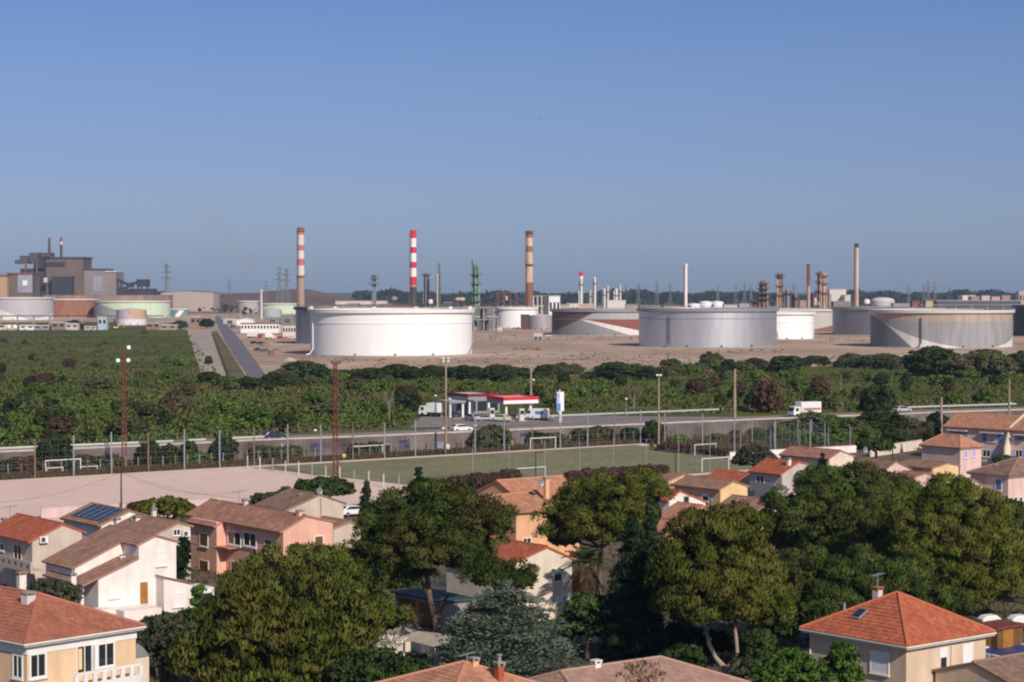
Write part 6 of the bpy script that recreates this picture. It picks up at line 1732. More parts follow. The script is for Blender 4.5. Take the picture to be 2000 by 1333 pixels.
# terrace
h = House('long pinkish terrace with orange roof, blue shutters and a white divider, right edge', (2100, 846), 6.0, 44, wall=W_rose, roof=T_orange)
Lt = h.L(1845, 833)[0]
W = 9.0
h.gable([(0, 6.0), (W/2, 8.0), (W, 6.0)], 0, Lt, .5)
for px in ((1864, 844, 1880, 859), (1929, 847, 1947, 863)): h.win('L', px, 0, 'shutter' if px[0] > 1900 else 'glass', shut=W_rose, leaves=M_blue)
h.win('L', (1988, 851, 1996, 861), 0, 'glass', leaves=M_blue)
for px in ((1850, 836, 1888, 842), (1914, 843, 1958, 847), (1980, 845, 2010, 851)):
    a0, a1, z0, z1 = h.rect('L', px, -.6); h.block('awning', M_offwhite, (-.9, a0, z0), (-.003, a1, z0 + .18))
yd, zd = h.L(1972, 838)
mb = MB(); mb.prism([(-1.6, 0), (-1.6, 2.6), (-.4, 5.6), (.2, 6.5), (W/2, 8.5), (W/2, 0)], 'y', yd - .15, yd + .15); h.part(mb, 'divider_wall', W_cream)
for px in ((1866, 866, 1880, 880), (1920, 880, 1934, 892), (1984, 880, 1996, 892)): h.win('L', px, 0, 'glass', leaves=M_lav, name='lower_window')
# right-edge pink house
h = House('pink house with hipped brown roof and a blue shutter at the right edge', (1970, 932), 5.6, 37, wall=W_rose, roof=T_grey)
Lp = h.L(1888, 924)[0]; W = 12
h.hip(W, Lp, 5.6, (W/2, Lp/2 - .1, 7.4), (W/2, Lp/2 + .1, 7.4), .35)
h.win('L', (1945, 937, 1956, 957), .35, 'shutter', shut=M_blue); h.win('R', (1981, 972, 1986, 984), .35, 'glass'); h.win('R', (1991, 972, 1996, 984), .35, 'glass')
h.chimney((1940, 908, 1948, 926), 3.0, W_rose, 'L'); h.dish(1958, 970, -.2, 'L', .4)
h = gable_house('cream lean gable below the blue shutter, behind the right-hand pines', (1893, 944), 4.6, (1900, 939), (1938, 962), (1870, 940), W_cream, T_brown, Lm=3)
# cluster behind the pines
h = gable_house('white gabled house with a small grey window behind the central pines', (1307, 978), 4.2, (1328, 961), (1378, 982), (1288, 972), W_white, T_red, Lm=8)
h.win('R', (1336, 971, 1344, 986), 0, 'glass', frame=M_grey)
h = gable_house('red-roofed house with a white dormer in front of the small white gable', (1330, 1016), 3.8, (1372, 990), (1402, 1000), (1282, 1011), W_orange, T_orange)
h.chimney((1302, 1003, 1312, 1016), 1.6, M_white, 'L'); h.win('L', (1290, 1022, 1300, 1034), 0, 'glass')
h = gable_house('low orange roof peeping between pine crowns, lowest of its cluster', (1300, 1041), 3.0, (1326, 1022), (1345, 1032), (1246, 1026), W_orange, T_orange)
h = gable_house('tan-roofed house with bluish panel between the yellow gable and the big right pine', (1470, 1005), 3.5, (1507, 979), (1535, 990), (1394, 991), W_cream, T_brown)
h = gable_house('orange-walled house glimpsed through the big right pine', (1660, 1030), 5.0, (1690, 1010), (1720, 1025), (1600, 1020), W_orange, T_red, Lm=7)
h.win('R', (1672, 1040, 1684, 1060), 0, 'glass')

# --- H20 bottom right
h = House('two-storey house with red pyramid roof at the bottom right', (1772, 1267), 5.6, 39, wall=W_tan, roof=T_red)
W = h.R(1945, 1242)[0]; Lp = h.L(1562, 1235)[0]
zr = h.L(1753, 1157, W / 2)[1]
h.hip(W, Lp, 5.6, (W/2, Lp/2 - .05, zr - .2), (W/2, Lp/2 + .05, zr - .2), .5, fascia=M_fascia)
h.win('L', (1702, 1275, 1735, 1314), .5, 'roller', shut=M_shwhite); h.win('R', (1836, 1268, 1848, 1311), .5, 'half'); h.win('R', (1881, 1260, 1898, 1296), .5, 'roller')
h.downpipe('R', 1857, 1262, 1330, .5); h.downpipe('L', 1584, 1268, 1330, .5, M_white)
h.chimney((1704, 1146, 1724, 1180), W * .62, M_offwhite, 'L', T_red); h.antenna(1714, 1120, 1150, W * .62)
sl = (zr - .2 - 5.6) / (W / 2)
def onr(y, x, d=0): return Vector((x, y, 5.6 + sl * x + .2 + d))
ya, za = h.L(1677, 1223, 2.0)
mb = MB(); v = [onr(ya - .4, 1.6, .02), onr(ya + .4, 1.6, .02), onr(ya + .4, 2.6, .02), onr(ya - .4, 2.6, .02)]; v += [p + Vector((-.05, 0, .12)) for p in v]
mb.add(v, [(4, 5, 6, 7), (0, 1, 5, 4), (1, 2, 6, 5), (2, 3, 7, 6), (3, 0, 4, 7)]); sk = h.part(mb, 'skylight', M_grey)
mb = MB(); mb.add([p + Vector((-.01, 0, .015)) + (sum((q for q in v[4:]), Vector()) / 4 - p) * .15 for p in v[4:]], [(0, 1, 2, 3)]); h.part(mb, 'skylight_pane', M_glass, sk)
yv, zv = h.L(1649, 1225, 2.2); mb = MB(); mb.path([onr(yv, 2.2, -.1), onr(yv, 2.2, .6)], .1, 8); h.part(mb, 'vent_pipe', M_grey)

# --- H21, H22, H23 at the bottom edge
ap = P(907, 1299, 6.0); ph = R_(37); u = Vector((math.cos(ph), math.sin(ph), 0)); v_ = Vector((-u.y, u.x, 0))
o = ap - u * 4.6 - v_ * 4.6
h = House('house showing only its orange hipped roof top and two chimneys at the bottom edge', (o.x, o.y, 0), 0, 37, wall=W_cream, roof=T_orange)
h.hip(9.2, 9.2, 4.3, (4.6, 4.5, 6.0), (4.6, 4.7, 6.0), .4)
h.chimney((919, 1284, 933, 1304), 5.0, W_orange, 'L'); h.chimney((966, 1293, 985, 1322), 5.6, M_brick, 'L', pot=True)
h.antenna(912, 1275, 1290, 5.4)
rR = P(1290, 1289, 5.4); o = rR - u * 10 - v_ * 4.5
h = House('house showing a broad pinkish-brown roof and white chimney at the bottom edge', (o.x, o.y, 0), 0, 37, wall=W_cream, roof=tile_mat('tiles_pale', (.38, .22, .16), (.48, .31, .24), (.42, .26, .20)))
h.hip(14, 9, 3.9, (-.0 + 1.5, 4.5, 5.4), (10, 4.5, 5.4), .4, along='x')
h.chimney((1157, 1289, 1172, 1318), 4.5, M_white, 'R', M_white)
r0 = P(1902, 1298, 4.6); o = r0 - v_ * 3.4
h = House('low annex with mottled brown tile roof in the bottom right corner', (o.x, o.y, 0), 0, 37, wall=W_tan, roof=T_grey)
h.gable([(0, 3.6), (3.4, 4.6), (6.8, 3.6)], 0, 9, .3, axis='x')

# --- sheds, garden walls, pool, yard things
h = House('brown wooden garden shed with dark red flat roof beside the swimming pool', (1948, 1229), 1.95, 39, name='garden_shed', wall=M_brown)
h.t['category'] = 'shed'
W = h.R(1998, 1222)[0]; Lp = h.L(1903, 1222)[0]
h.block('wall', M_brown, (0, 0, 0), (W, Lp, 1.9)); h.block('roof', mat('shed_roof', (.20, .05, .04), .8, var=.2), (-.25, -.25, 1.903), (W + .25, Lp + .25, 2.07))
h.block('door', M_orange_wood, (-.05, Lp * .3, 0), (-.003, Lp * .75, 1.8)); h.block('door', M_orange_wood, (W * .2, -.05, 0), (W * .6, -.003, 1.8))
h = House('long low garage with teal roof and dark gate in the shade of the forked pine', (864, 1176), 2.6, 37, name='garage', wall=M_conc); h.t['category'] = 'garage'
h.block('wall', M_conc, (0, 0, 0), (3.2, 7.5, 2.5)); h.block('roof', mat('teal_roof', (.05, .085, .09), .7), (-.3, -.3, 2.503), (3.5, 7.8, 2.68)); h.block('gate', M_brown, (-.06, 1, 0), (-.003, 3.6, 2.2)); h.block('gate', M_brown, (-.06, 4.2, 0), (-.003, 6.8, 2.2))
h = House('open shelter with beige canvas roof in the yard left of the cedar', (848, 1262), 2.3, 37, name='shelter'); h.t['category'] = 'shelter'
mb = MB()
for x in (.1, 3.3):
    for y in (.1, 4.4): mb.box((x, y, 0), (x + .12, y + .12, 2.25))
h.part(mb, 'frame', M_white); mb = MB(); mb.prism([(-.2, 2.253), (1.75, 2.6), (3.7, 2.253), (3.7, 2.3), (1.75, 2.66), (-.2, 2.3)], 'y', -.2, 4.8); h.part(mb, 'canvas', mat('canvas', (.44, .36, .28), .9))
def wall_thing(label, p0, p1, h_, m, z=0.0, th=.22, name='garden_wall', gate=None):
    a, b = P(*p0, z), P(*p1, z); d = b - a; Ln = d.length
    t = thing(name, label, 'wall', a, math.atan2(d.y, d.x), 'garden walls')
    mb = MB(); mb.box((0, -th/2, 0), (Ln, th/2, h_)); mb.build('wall_face', m, t); mb = MB(); mb.box((-.04, -th/2 - .05, h_ + .003), (Ln + .04, th/2 + .05, h_ + .09)); mb.build('coping', M_cap, t)
wall_thing('white garden wall with gate pillars below the cedar, left part', (795, 1262), (862, 1300), 1.3, W_white)
wall_thing('beige garden wall along the shaded street below the palm', (1140, 1262), (1250, 1235), 1.5, W_beige)
wall_thing('short white wall seen between the pine stems in front of the cream gabled house', (1040, 1215), (1120, 1205), 1.4, W_cream)
wall_thing('long white boundary wall behind the low cream-gabled house', (1425, 898), (1672, 884), 1.3, W_white)
wall_thing('white-topped wall beside the pyramid-roofed house', (1700, 893), (1800, 878), 1.8, W_cream)
wall_thing('low fence wall at the near edge of the dirt pitch, behind the solar roof', (80, 1012), (430, 992), 1.3, W_mauve)
wall_thing('beige wall at the foot of the oleanders', (690, 1302), (800, 1280), 1.2, W_cream)
a = P(1958, 1290, .04); t = thing('swimming_pool', 'blue covered swimming pool with pale rim at the bottom right', 'pool', a, R_(39))
mb = MB(); mb.box((-.3, -.3, 0), (6.3, 0, .35)); mb.box((-.3, 3.5, 0), (6.3, 3.8, .35)); mb.box((-.3, 0, 0), (0, 3.5, .35)); mb.box((6, 0, 0), (6.3, 3.5, .35)); mb.build('rim', M_white, t)
mb = MB(); mb.box((0.003, .003, 0), (5.997, 3.497, .25)); mb.build('cover', mat('pool_cover', (.035, .06, .22), .4, var=.15, scale=1), t)
for px, py, lb in ((1932, 1207, 'white tarpaulin-covered boat behind the garden shed'), (1990, 1212, 'white covered trailer at the right edge behind the shed')):
    p = P(px, py, 0); p.z = 0; mb = MB()
    t = thing('covered_trailer', lb, 'trailer', P(px, 1224, 0), R_(20), 'covered trailers'); t.scale = (.6, .6, .6)
    mb.prism([(-1.6, .5), (1.6, .5), (1.7, 1.1), (.8, 1.8), (-1.0, 1.7), (-1.7, 1.2)], 'y', -.9, .9); o_ = mb.build('tarpaulin', M_white, t); bv = o_.modifiers.new('bevel', 'BEVEL'); bv.width = .2; bv.segments = 2
    mb = MB()
    for sy in (-.8, .8): mb.path([(0, sy - .1, .32), (0, sy + .1, .32)], .32, 12)
    mb.build('wheel', M_black, t)
p = P(1274, 1290, 0); t = thing('street_lamp', 'square-headed street lamp in front of the dark cypress', 'street lamp', p, R_(20), 'dark poles')
hh = zat(1240, p.y); mb = MB(); mb.path([(0, 0, 0), (0, 0, hh - .4)], .06, 6); mb.build('post', M_darkpole, t); mb = MB(); mb.box((-.35, -.35, hh - .4), (.35, .35, hh + .4)); mb.box((-.45, -.45, hh + .403), (.45, .45, hh + .48)); mb.build('lamp_head', M_grey, t)
# parasol / chimney-like posts near the bottom
p = P(626, 1333, 1.0); t = thing('closed_parasol', 'closed grey parasol at the bottom edge below the big left pine', 'parasol', (p.x, p.y, 0))
hh = zat(1292, p.y); mb = MB(); mb.path([(0, 0, 0), (0, 0, hh)], .035, 6); mb.build('pole', M_post, t); mb = MB(); mb.lathe([(.22, hh - 1.9), (.2, hh - 1.0), (.06, hh - .1), (.02, hh)], 10); mb.build('canopy', mat('parasol_cloth', (.20, .20, .28), .9), t)
# ------------------------------------------------------------------ trees and shrubs
L_pine = leaf_mat('pine_needles', (.054, .074, .014), (.20, .215, .044), (.20, .135, .045), .45, .3, .25)
L_pinedark = leaf_mat('pine_needles_dark', (.036, .060, .015), (.130, .168, .042), (.18, .11, .045), .6, .3, .22)
L_cedar = leaf_mat('cedar_needles', (.09, .120, .082), (.245, .285, .215), None, 0, .2)
L_cypress = leaf_mat('cypress_leaf', (.012, .024, .014), (.035, .055, .025), None, 0, .15)
L_bright = leaf_mat('bright_leaf', (.05, .11, .02), (.15, .25, .05), None, 0, .3)
L_mid = leaf_mat('mid_leaf', (.036, .064, .022), (.105, .150, .046), None, 0, .3)
L_olive = leaf_mat('olive_leaf', (.060, .070, .040), (.13, .14, .085), (.14, .11, .07), .4, .3)
L_brown = leaf_mat('dry_leaf', (.085, .055, .035), (.18, .115, .07), None, 0, .3)
L_scrub1 = leaf_mat('scrub_leaf_dark', (.032, .050, .018), (.085, .112, .036), (.15, .11, .06), .4, .25, .4)
L_scrub2 = leaf_mat('scrub_leaf_green', (.085, .130, .026), (.155, .230, .055), (.16, .14, .06), .5, .25, .4)
L_scrub3 = leaf_mat('scrub_leaf_olive', (.070, .080, .036), (.155, .158, .075), (.18, .125, .07), .6, .25, .4)
L_hedge = leaf_mat('hedge_leaf', (.09, .055, .045), (.17, .105, .08), (.07, .08, .03), .5, .25, .6)
L_flower = leaf_mat('white_blossom', (.55, .52, .42), (.80, .76, .66), None, 0, .3)

def tree(label, cat, D, base_px, ells, m, trunk=None, seed=1, name='tree', clump=.8, per=80, length=.34, width=.13, group=None, bark=None, limbs=True, r0=.35, z0=0.0, base_py=None, depth=.9, **kw):
    if name == 'pine_tree' and 'clump' not in kw and clump == .8: clump, per, kw['gaps'], kw['dens'] = 1.0, 260, .2, .95; length, width = length * .72, width * .72
    """ells: (px, py, rx, ry[, dD]) lobes of the crown in photograph pixels at distance D"""
    s = 1 / ppm(D); bx = (base_px - 1000) * s
    t = thing(name, label, cat, (bx, D, z0), 0, group)
    E = []
    for e in ells:
        dD = e[4] if len(e) > 4 else 0
        q = At(e[0], e[1], D + dD); rx, rz = e[2] * s, e[3] * s
        E.append((q.x - bx, dD, q.z - z0, rx, max(rx * depth, rz * .8), rz))
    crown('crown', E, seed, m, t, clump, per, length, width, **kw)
    mb = MB(); zc = min(e[2] for e in E)
    bark = bark or M_bark
    if trunk:                                   # trunk given as lists of pixel points with radii
        for pts in trunk:
            v = []; r = []
            for (x, y, rr) in pts:
                q = At(x, y, D); v.append((q.x - bx, 0 if len(pts) < 9 else 0, q.z - z0)); r.append(rr)
            mb.path(v, r, 8)
        top = v[-1]
    else:
        top = (E[0][0] * .4, 0, max(zc * .8, .5)); mb.path([(0, 0, -.2), (top[0] * .5, 0, top[2] * .5), top], [r0, r0 * .8, r0 * .6], 9)
    if limbs:
        for e in E:
            c = Vector(e[:3]); a = Vector(top); mid = a.lerp(c, .5) + Vector((0, 0, -.15 * e[5]))
            mb.path([a, mid, c, c + Vector((0, 0, e[5] * .5))], [r0 * .5, r0 * .35, r0 * .2, r0 * .06], 6)
            for k in range(5):
                an = k * 1.256 + e[0]; mb.path([mid.lerp(c, .5), c + Vector((math.cos(an) * e[3] * .6, math.sin(an) * e[4] * .6, e[5] * (.1 + .1 * (k % 3))))], [r0 * .18, r0 * .05], 5)
    mb.build('trunk', bark, t, smooth=True)
    return t

PINES = 'umbrella pines among the houses'
tree('broad umbrella pine in front of the pink house, right half of the big left clump', 'pine tree', 178, 600,
     [(590, 1132, 138, 62), (515, 1150, 84, 48), (668, 1120, 72, 52), (560, 1180, 120, 55, -3), (690, 1160, 50, 45, -2)], L_pine, seed=3, name='pine_tree', group=PINES, r0=.4)
tree('nearest bushy pine filling the lower left centre with upright tufts', 'pine tree', 150, 545,
     [(560, 1182, 135, 62), (470, 1216, 78, 60), (560, 1262, 150, 75, -3), (420, 1292, 88, 62, -1), (668, 1232, 78, 60), (640, 1305, 85, 50, -3), (520, 1325, 120, 50, -4)], L_pine, seed=5, name='pine_tree', group=PINES, clump=.75, length=.42, width=.13, up=.9)
tree('small olive-brown pine lobe right of the big left clump', 'pine tree', 158, 752, [(752, 1205, 52, 38), (722, 1222, 40, 32)], L_pine, seed=8, name='pine_tree', group=PINES, r0=.2)
tree('tall forked umbrella pine standing left of the peach house', 'pine tree', 178, 850,
     [(835, 1003, 112, 60), (765, 1050, 75, 60), (905, 1035, 92, 62), (835, 1075, 105, 48, -2), (730, 1085, 40, 34), (965, 1022, 40, 34), (770, 1125, 72, 38, -1), (905, 1090, 60, 30, 1), (1000, 1132, 62, 24, -8), (945, 1125, 40, 24, -5)], L_pinedark, seed=12, name='pine_tree', group=PINES,
     trunk=[[(838, 1160, .2), (812, 1120, .17), (795, 1085, .1)], [(853, 1212, .22), (868, 1175, .22), (874, 1165, .2)], [(856, 1262, .32), (852, 1220, .28), (838, 1160, .24), (832, 1105, .19), (842, 1060, .1)]], r0=.24)
tree('compact umbrella pine with billowing crown right of the peach house', 'pine tree', 198, 1170,
     [(1180, 985, 92, 55), (1110, 1012, 58, 45), (1245, 968, 60, 42), (1185, 1030, 90, 45, -2), (1100, 1045, 45, 32), (1262, 1000, 42, 30)], L_pine, seed=15, name='pine_tree', group=PINES)
tree('light olive pine with two bare pale forked stems, right of centre', 'pine tree', 158, 1420,
     [(1385, 1050, 80, 48), (1440, 1040, 60, 42), (1385, 1115, 112, 62), (1330, 1140, 62, 55), (1460, 1120, 62, 60), (1400, 1180, 110, 52, -2), (1490, 1190, 50, 55), (1350, 1195, 62, 40)], L_pine, seed=19, name='pine_tree', group=PINES, length=.44, up=.9, bark=M_palebark,
     trunk=[[(1418, 1333, .26), (1417, 1318, .25), (1413, 1302, .22), (1398, 1285, .17), (1385, 1258, .16), (1378, 1228, .14), (1376, 1205, .12)], [(1417, 1310, .2), (1432, 1295, .17), (1440, 1275, .15), (1437, 1240, .14), (1434, 1215, .11)]], limbs=False)
tree('biggest dark umbrella pine on the right with brownish patches', 'pine tree', 205, 1640,
     [(1650, 965, 115, 55), (1570, 1000, 78, 55), (1735, 990, 78, 55), (1640, 1020, 120, 55, -3), (1545, 1050, 58, 46), (1745, 1045, 70, 46), (1650, 1075, 110, 45, -4)], L_pinedark, seed=23, name='pine_tree', group=PINES, r0=.45)
tree('broad pine at the right edge, lighter green than its big neighbour', 'pine tree', 190, 1870,
     [(1850, 985, 62, 55), (1905, 1015, 78, 62), (1820, 1050, 78, 62), (1900, 1080, 90, 62, -2), (1965, 1085, 52, 62), (1830, 1120, 88, 60, -3), (1925, 1140, 72, 48, -3), (1780, 1010, 48, 42)], L_pine, seed=27, name='pine_tree', group=PINES, length=.4, up=.8)
tree('mid-green pine mass above the red pyramid roof', 'pine tree', 172, 1640,
     [(1570, 1140, 72, 62), (1650, 1130, 85, 60), (1740, 1150, 85, 55), (1600, 1200, 85, 55, -2), (1690, 1205, 82, 48, -1), (1530, 1215, 52, 60, -2), (1800, 1170, 55, 42), (1860, 1185, 45, 30)], L_pinedark, seed=31, name='pine_tree', group=PINES, length=.4, up=.8)
tree('pine cut by the right edge of the photo', 'pine tree', 196, 2010, [(2005, 1060, 48, 60), (1998, 1120, 45, 45)], L_pinedark, seed=33, name='pine_tree', group=PINES)

# cedar: layered drooping blue-grey sprays
def cedar(label, D, px, ytop, ybot, halfw, seed, m=L_cedar, name='cedar_tree'):
    s = 1 / ppm(D); rng = np.random.default_rng(seed)
    bx = (px - 1000) * s; zt = zat(ytop, D); W = halfw * s
    t = thing(name, label, 'cedar tree', (bx, D, 0))
    C, U, V, T = [], [], [], []; mb = MB()
    mb.path([(0, 0, 0), (0, 0, zt * .5), (.1, 0, zt * .97)], [.32, .22, .04], 8)
    nl = 17
    for k in range(nl):
        f = k / (nl - 1); z = zt * (.12 + .84 * f); R = W * (1 - f) ** .48 * rng.uniform(.8, 1.1) + .35
        nb = int(7 + 5 * (1 - f))
        for j in range(nb):
            a = 2 * math.pi * (j / nb) + rng.uniform(-.3, .3) + k * .7; L_ = R * rng.uniform(.7, 1.12)
            tip = np.array([math.cos(a) * L_, math.sin(a) * L_, rng.uniform(.1, .6) - .12 * L_])
            mb.path([(0, 0, z), tuple(np.array([0, 0, z]) + tip * .5 + np.array([0, 0, .2])), tuple(np.array([0, 0, z]) + tip)], [.06, .035, .01], 4)
            n = int(150 * L_ / 3 + 40); u = rng.uniform(.15, 1.03, n)
            side = np.array([-math.sin(a), math.cos(a), 0]); spread = .55 * L_ * .45 * np.sin(np.clip(u, 0, 1) * 2.6) + .12
            c = np.array([0, 0, z]) + tip * u[:, None] + side * (rng.normal(size=n) * spread)[:, None] + np.stack([np.zeros(n), np.zeros(n), rng.normal(size=n) * .06 + .2 * np.sin(u * 3)], 1)
            d = unit(tip[None, :] * .5 / L_ + side[None, :] * rng.normal(size=n)[:, None] * .8 + np.array([0, 0, .25]) + rng.normal(size=(n, 3)) * .25)
            w = unit(np.cross(d, rng.normal(size=(n, 3)) * .5 + np.array([0, 0, 1.0])))
            C.append(c); V.append(d * rng.uniform(.09, .2, n)[:, None]); U.append(w * rng.uniform(.04, .09, n)[:, None]); T.append(np.clip(rng.uniform(.25, .75) + rng.normal(size=n) * .18, 0, 1))
    card_mesh('crown', np.concatenate(C), np.concatenate(U), np.concatenate(V), np.concatenate(T), m, t)
    mb.build('trunk', M_bark, t)
    return t
cedar('blue-grey cedar with layered drooping branches in front of the cream gabled house', 150, 985, 1142, 1320, 178, 41)
def spire(label, cat, D, px, ytop, ybot, halfw, seed, m, name='cypress', group=None, z0=0.0, clump=.35, per=60, length=.28, width=.12, fat=.5, full=1.0):
    s = 1 / ppm(D); zt = zat(ytop, D) - z0; w = halfw * s; n = 9
    t = thing(name, label, cat, ((px - 1000) * s, D, z0), 0, group)
    E = []
    for k in range(n):
        f = k / (n - 1); r = w * (math.sin(math.pi * min(1, .12 + .88 * (1 - f) ** fat * .62))) * (.45 + .55 * (1 - f)) + .08
        E.append((0, 0, zt * (.08 + .88 * f), r, r, zt / n * .85))
    crown('crown', E, seed, m, t, clump, per, length, width, up=1.2, out=.5, gaps=.05)
    mb = MB(); mb.path([(0, 0, 0), (0, 0, zt * .6)], [.16, .05], 6); mb.build('trunk', M_bark, t)
    return t
spire('large very dark conifer left of the pine with bare forked stems', 'conifer', 164, 1238, 1028, 1290, 66, 51, L_cypress, 'conifer', clump=.7, per=80, fat=.8)
spire('thin dark conifer tip rising left of the orange roofs', 'cypress', 175, 1272, 990, 1100, 16, 52, L_cypress, group='cypresses')
spire('small dark cypress beside the parked white car', 'cypress', 250, 714, 946, 1000, 11, 53, L_cypress, group='cypresses')
spire('pointed dark tree top rising over the forked pine at the turf edge', 'cypress', 255, 818, 918, 985, 14, 54, L_cypress, group='cypresses')
spire('slim cypress between the forked pine and the dark red hedge', 'cypress', 248, 922, 938, 990, 8, 55, L_cypress, group='cypresses')
spire('tall thin cypress against the left end of the terrace house', 'cypress', 372, 1833, 808, 862, 5.5, 56, L_cypress, group='cypresses', z0=.5)
spire('dark cypress between the clean red roof and the cream gable', 'cypress', 300, 1608, 893, 925, 11, 57, L_cypress, group='cypresses')
tree('round-headed dense green tree behind the grey-brown roof', 'tree', 255, 632, [(632, 957, 48, 22), (605, 955, 26, 18), (662, 958, 26, 19)], L_mid, seed=61, clump=.5, per=60, length=.3, width=.2)
tree('low green tree behind the solar roof at the edge of the dirt pitch', 'tree', 240, 330, [(325, 995, 45, 20), (358, 1002, 30, 17), (292, 1000, 26, 15)], L_pine, seed=62, clump=.5, per=60, length=.3, width=.2)
tree('grey-green willow-like tree at the right corner of the turf', 'tree', 332, 1473, [(1472, 893, 32, 22), (1450, 902, 20, 14), (1495, 900, 22, 16)], L_olive, seed=63, clump=.5, per=50, length=.35, width=.2, gaps=.3)
tree('dark broadleaf tree between the cedar and the big dark conifer', 'tree', 166, 1150, [(1150, 1195, 45, 32), (1180, 1225, 45, 40), (1120, 1230, 34, 30)], L_mid, seed=64, clump=.55, per=60, length=.3, width=.2)
tree('bright green bush at the bottom edge left of the pyramid-roofed house', 'bush', 140, 1540, [(1540, 1310, 55, 36), (1500, 1318, 34, 28), (1580, 1322, 40, 28)], L_bright, seed=65, name='bush', clump=.4, per=60, length=.25, width=.16, r0=.1)
tree('slender leafy young tree against the shaded wall of the pyramid-roofed house', 'tree', 133, 1640, [(1645, 1290, 26, 30), (1630, 1315, 32, 30), (1655, 1325, 28, 25)], L_bright, seed=66, clump=.4, per=50, length=.28, width=.18, gaps=.3, r0=.1)
tree('dense green bush mass at the bottom edge right of the closed parasol', 'bush', 143, 740, [(735, 1308, 70, 34), (795, 1318, 42, 26), (680, 1322, 40, 24)], L_mid, seed=67, name='bush', clump=.5, per=70, length=.28, width=.18, r0=.12)
tree('grey-green shrub right of the peach house corner', 'bush', 158, 305, [(300, 1252, 34, 44), (330, 1235, 34, 34), (325, 1285, 34, 36)], L_olive, seed=68, name='bush', clump=.45, per=60, length=.25, width=.16, r0=.12)
tree('leafy shrub under the white annex wall', 'bush', 172, 355, [(352, 1222, 40, 18), (385, 1205, 22, 22)], L_mid, seed=69, name='bush', clump=.45, per=60, length=.25, width=.16, r0=.1)
tree('white flowering oleander beside the garden wall', 'bush', 152, 768, [(765, 1262, 34, 20), (745, 1275, 20, 14)], L_flower, seed=70, name='oleander', clump=.4, per=16, length=.2, width=.16, r0=.1, gaps=.45, core=False)
tree('dark olive tree on the porch side of the white stepped house', 'bush', 184, 110, [(112, 1160, 40, 22), (85, 1152, 26, 18), (135, 1170, 24, 20)], L_olive, seed=71, name='bush', clump=.4, per=60, length=.25, width=.14, r0=.1)
tree('dark shrub in the gap between the white house and the pink house', 'bush', 205, 357, [(356, 1090, 12, 38), (352, 1120, 14, 22)], L_cypress, seed=72, name='bush', clump=.4, per=60, length=.25, width=.14, r0=.1)
tree('climbing vine over the white carport corner', 'bush', 186, 392, [(388, 1155, 14, 8), (382, 1175, 7, 20)], L_bright, seed=73, name='vine', clump=.3, per=40, length=.2, width=.14, r0=.05)
tree('leafless pinkish shrub in front of the broad bottom roof', 'bush', 126, 1250, [(1250, 1322, 45, 26)], L_brown, seed=74, name='bush', clump=.4, per=10, length=.3, width=.06, r0=.06, core=False, gaps=.4)
tree('dark round bush among the huts of the scrub field', 'bush', 1480, 142, [(142, 638, 20, 10)], L_cypress, seed=75, name='bush', clump=1.4, per=50, length=1, width=.8, z0=LAND, r0=.3)
tree('dark bush at the head of the gravel lot', 'bush', 1480, 405, [(404, 634, 13, 10)], L_cypress, seed=76, name='bush', clump=1.2, per=50, length=1, width=.8, z0=LAND, r0=.3)
tree('dark bush between the teal tank and the gravel lot', 'bush', 1500, 355, [(352, 637, 14, 9), (338, 641, 12, 6)], L_mid, seed=77, name='bush', clump=1.2, per=50, length=1, width=.8, z0=LAND, r0=.3)
tree('green hedge-like tree by the white boundary wall left of the pyramid roof', 'tree', 336, 1712, [(1712, 873, 36, 13), (1690, 868, 18, 10)], L_mid, seed=78, clump=.5, per=50, length=.35, width=.22)
tree('small round tree in front of the right-edge pink house', 'tree', 215, 1962, [(1962, 998, 20, 24), (1985, 1002, 14, 20)], L_mid, seed=79, clump=.45, per=60, length=.3, width=.2)
tree('green shrub in front of the terrace house base', 'bush', 300, 1965, [(1965, 902, 26, 8)], L_mid, seed=80, name='bush', clump=.4, per=50, length=.3, width=.2)
for i, (x, y, rx, ry, m_, lb) in enumerate(((1335, 1290, 40, 26, L_mid, 'dark shrub between the street lamp and the bare forked pine stems'), (1478, 1262, 36, 30, L_mid, 'green shrub right of the bare forked pine stems'), (1400, 1262, 34, 26, L_cypress, 'deep shaded shrub behind the bare forked pine stems'), (1330, 1245, 40, 26, L_cypress, 'shaded laurel hedge end behind the street lamp'), (1455, 1310, 26, 20, L_olive, 'low grey shrub at the foot of the bare forked pine stems'))):
    tree(lb, 'bush', 166 if y < 1270 else 156, x, [(x, y, rx, ry), (x - rx * .5, y + 8, rx * .6, ry * .8)], m_, seed=200 + i, name='bush', clump=.45, per=60, length=.25, width=.15, r0=.1)
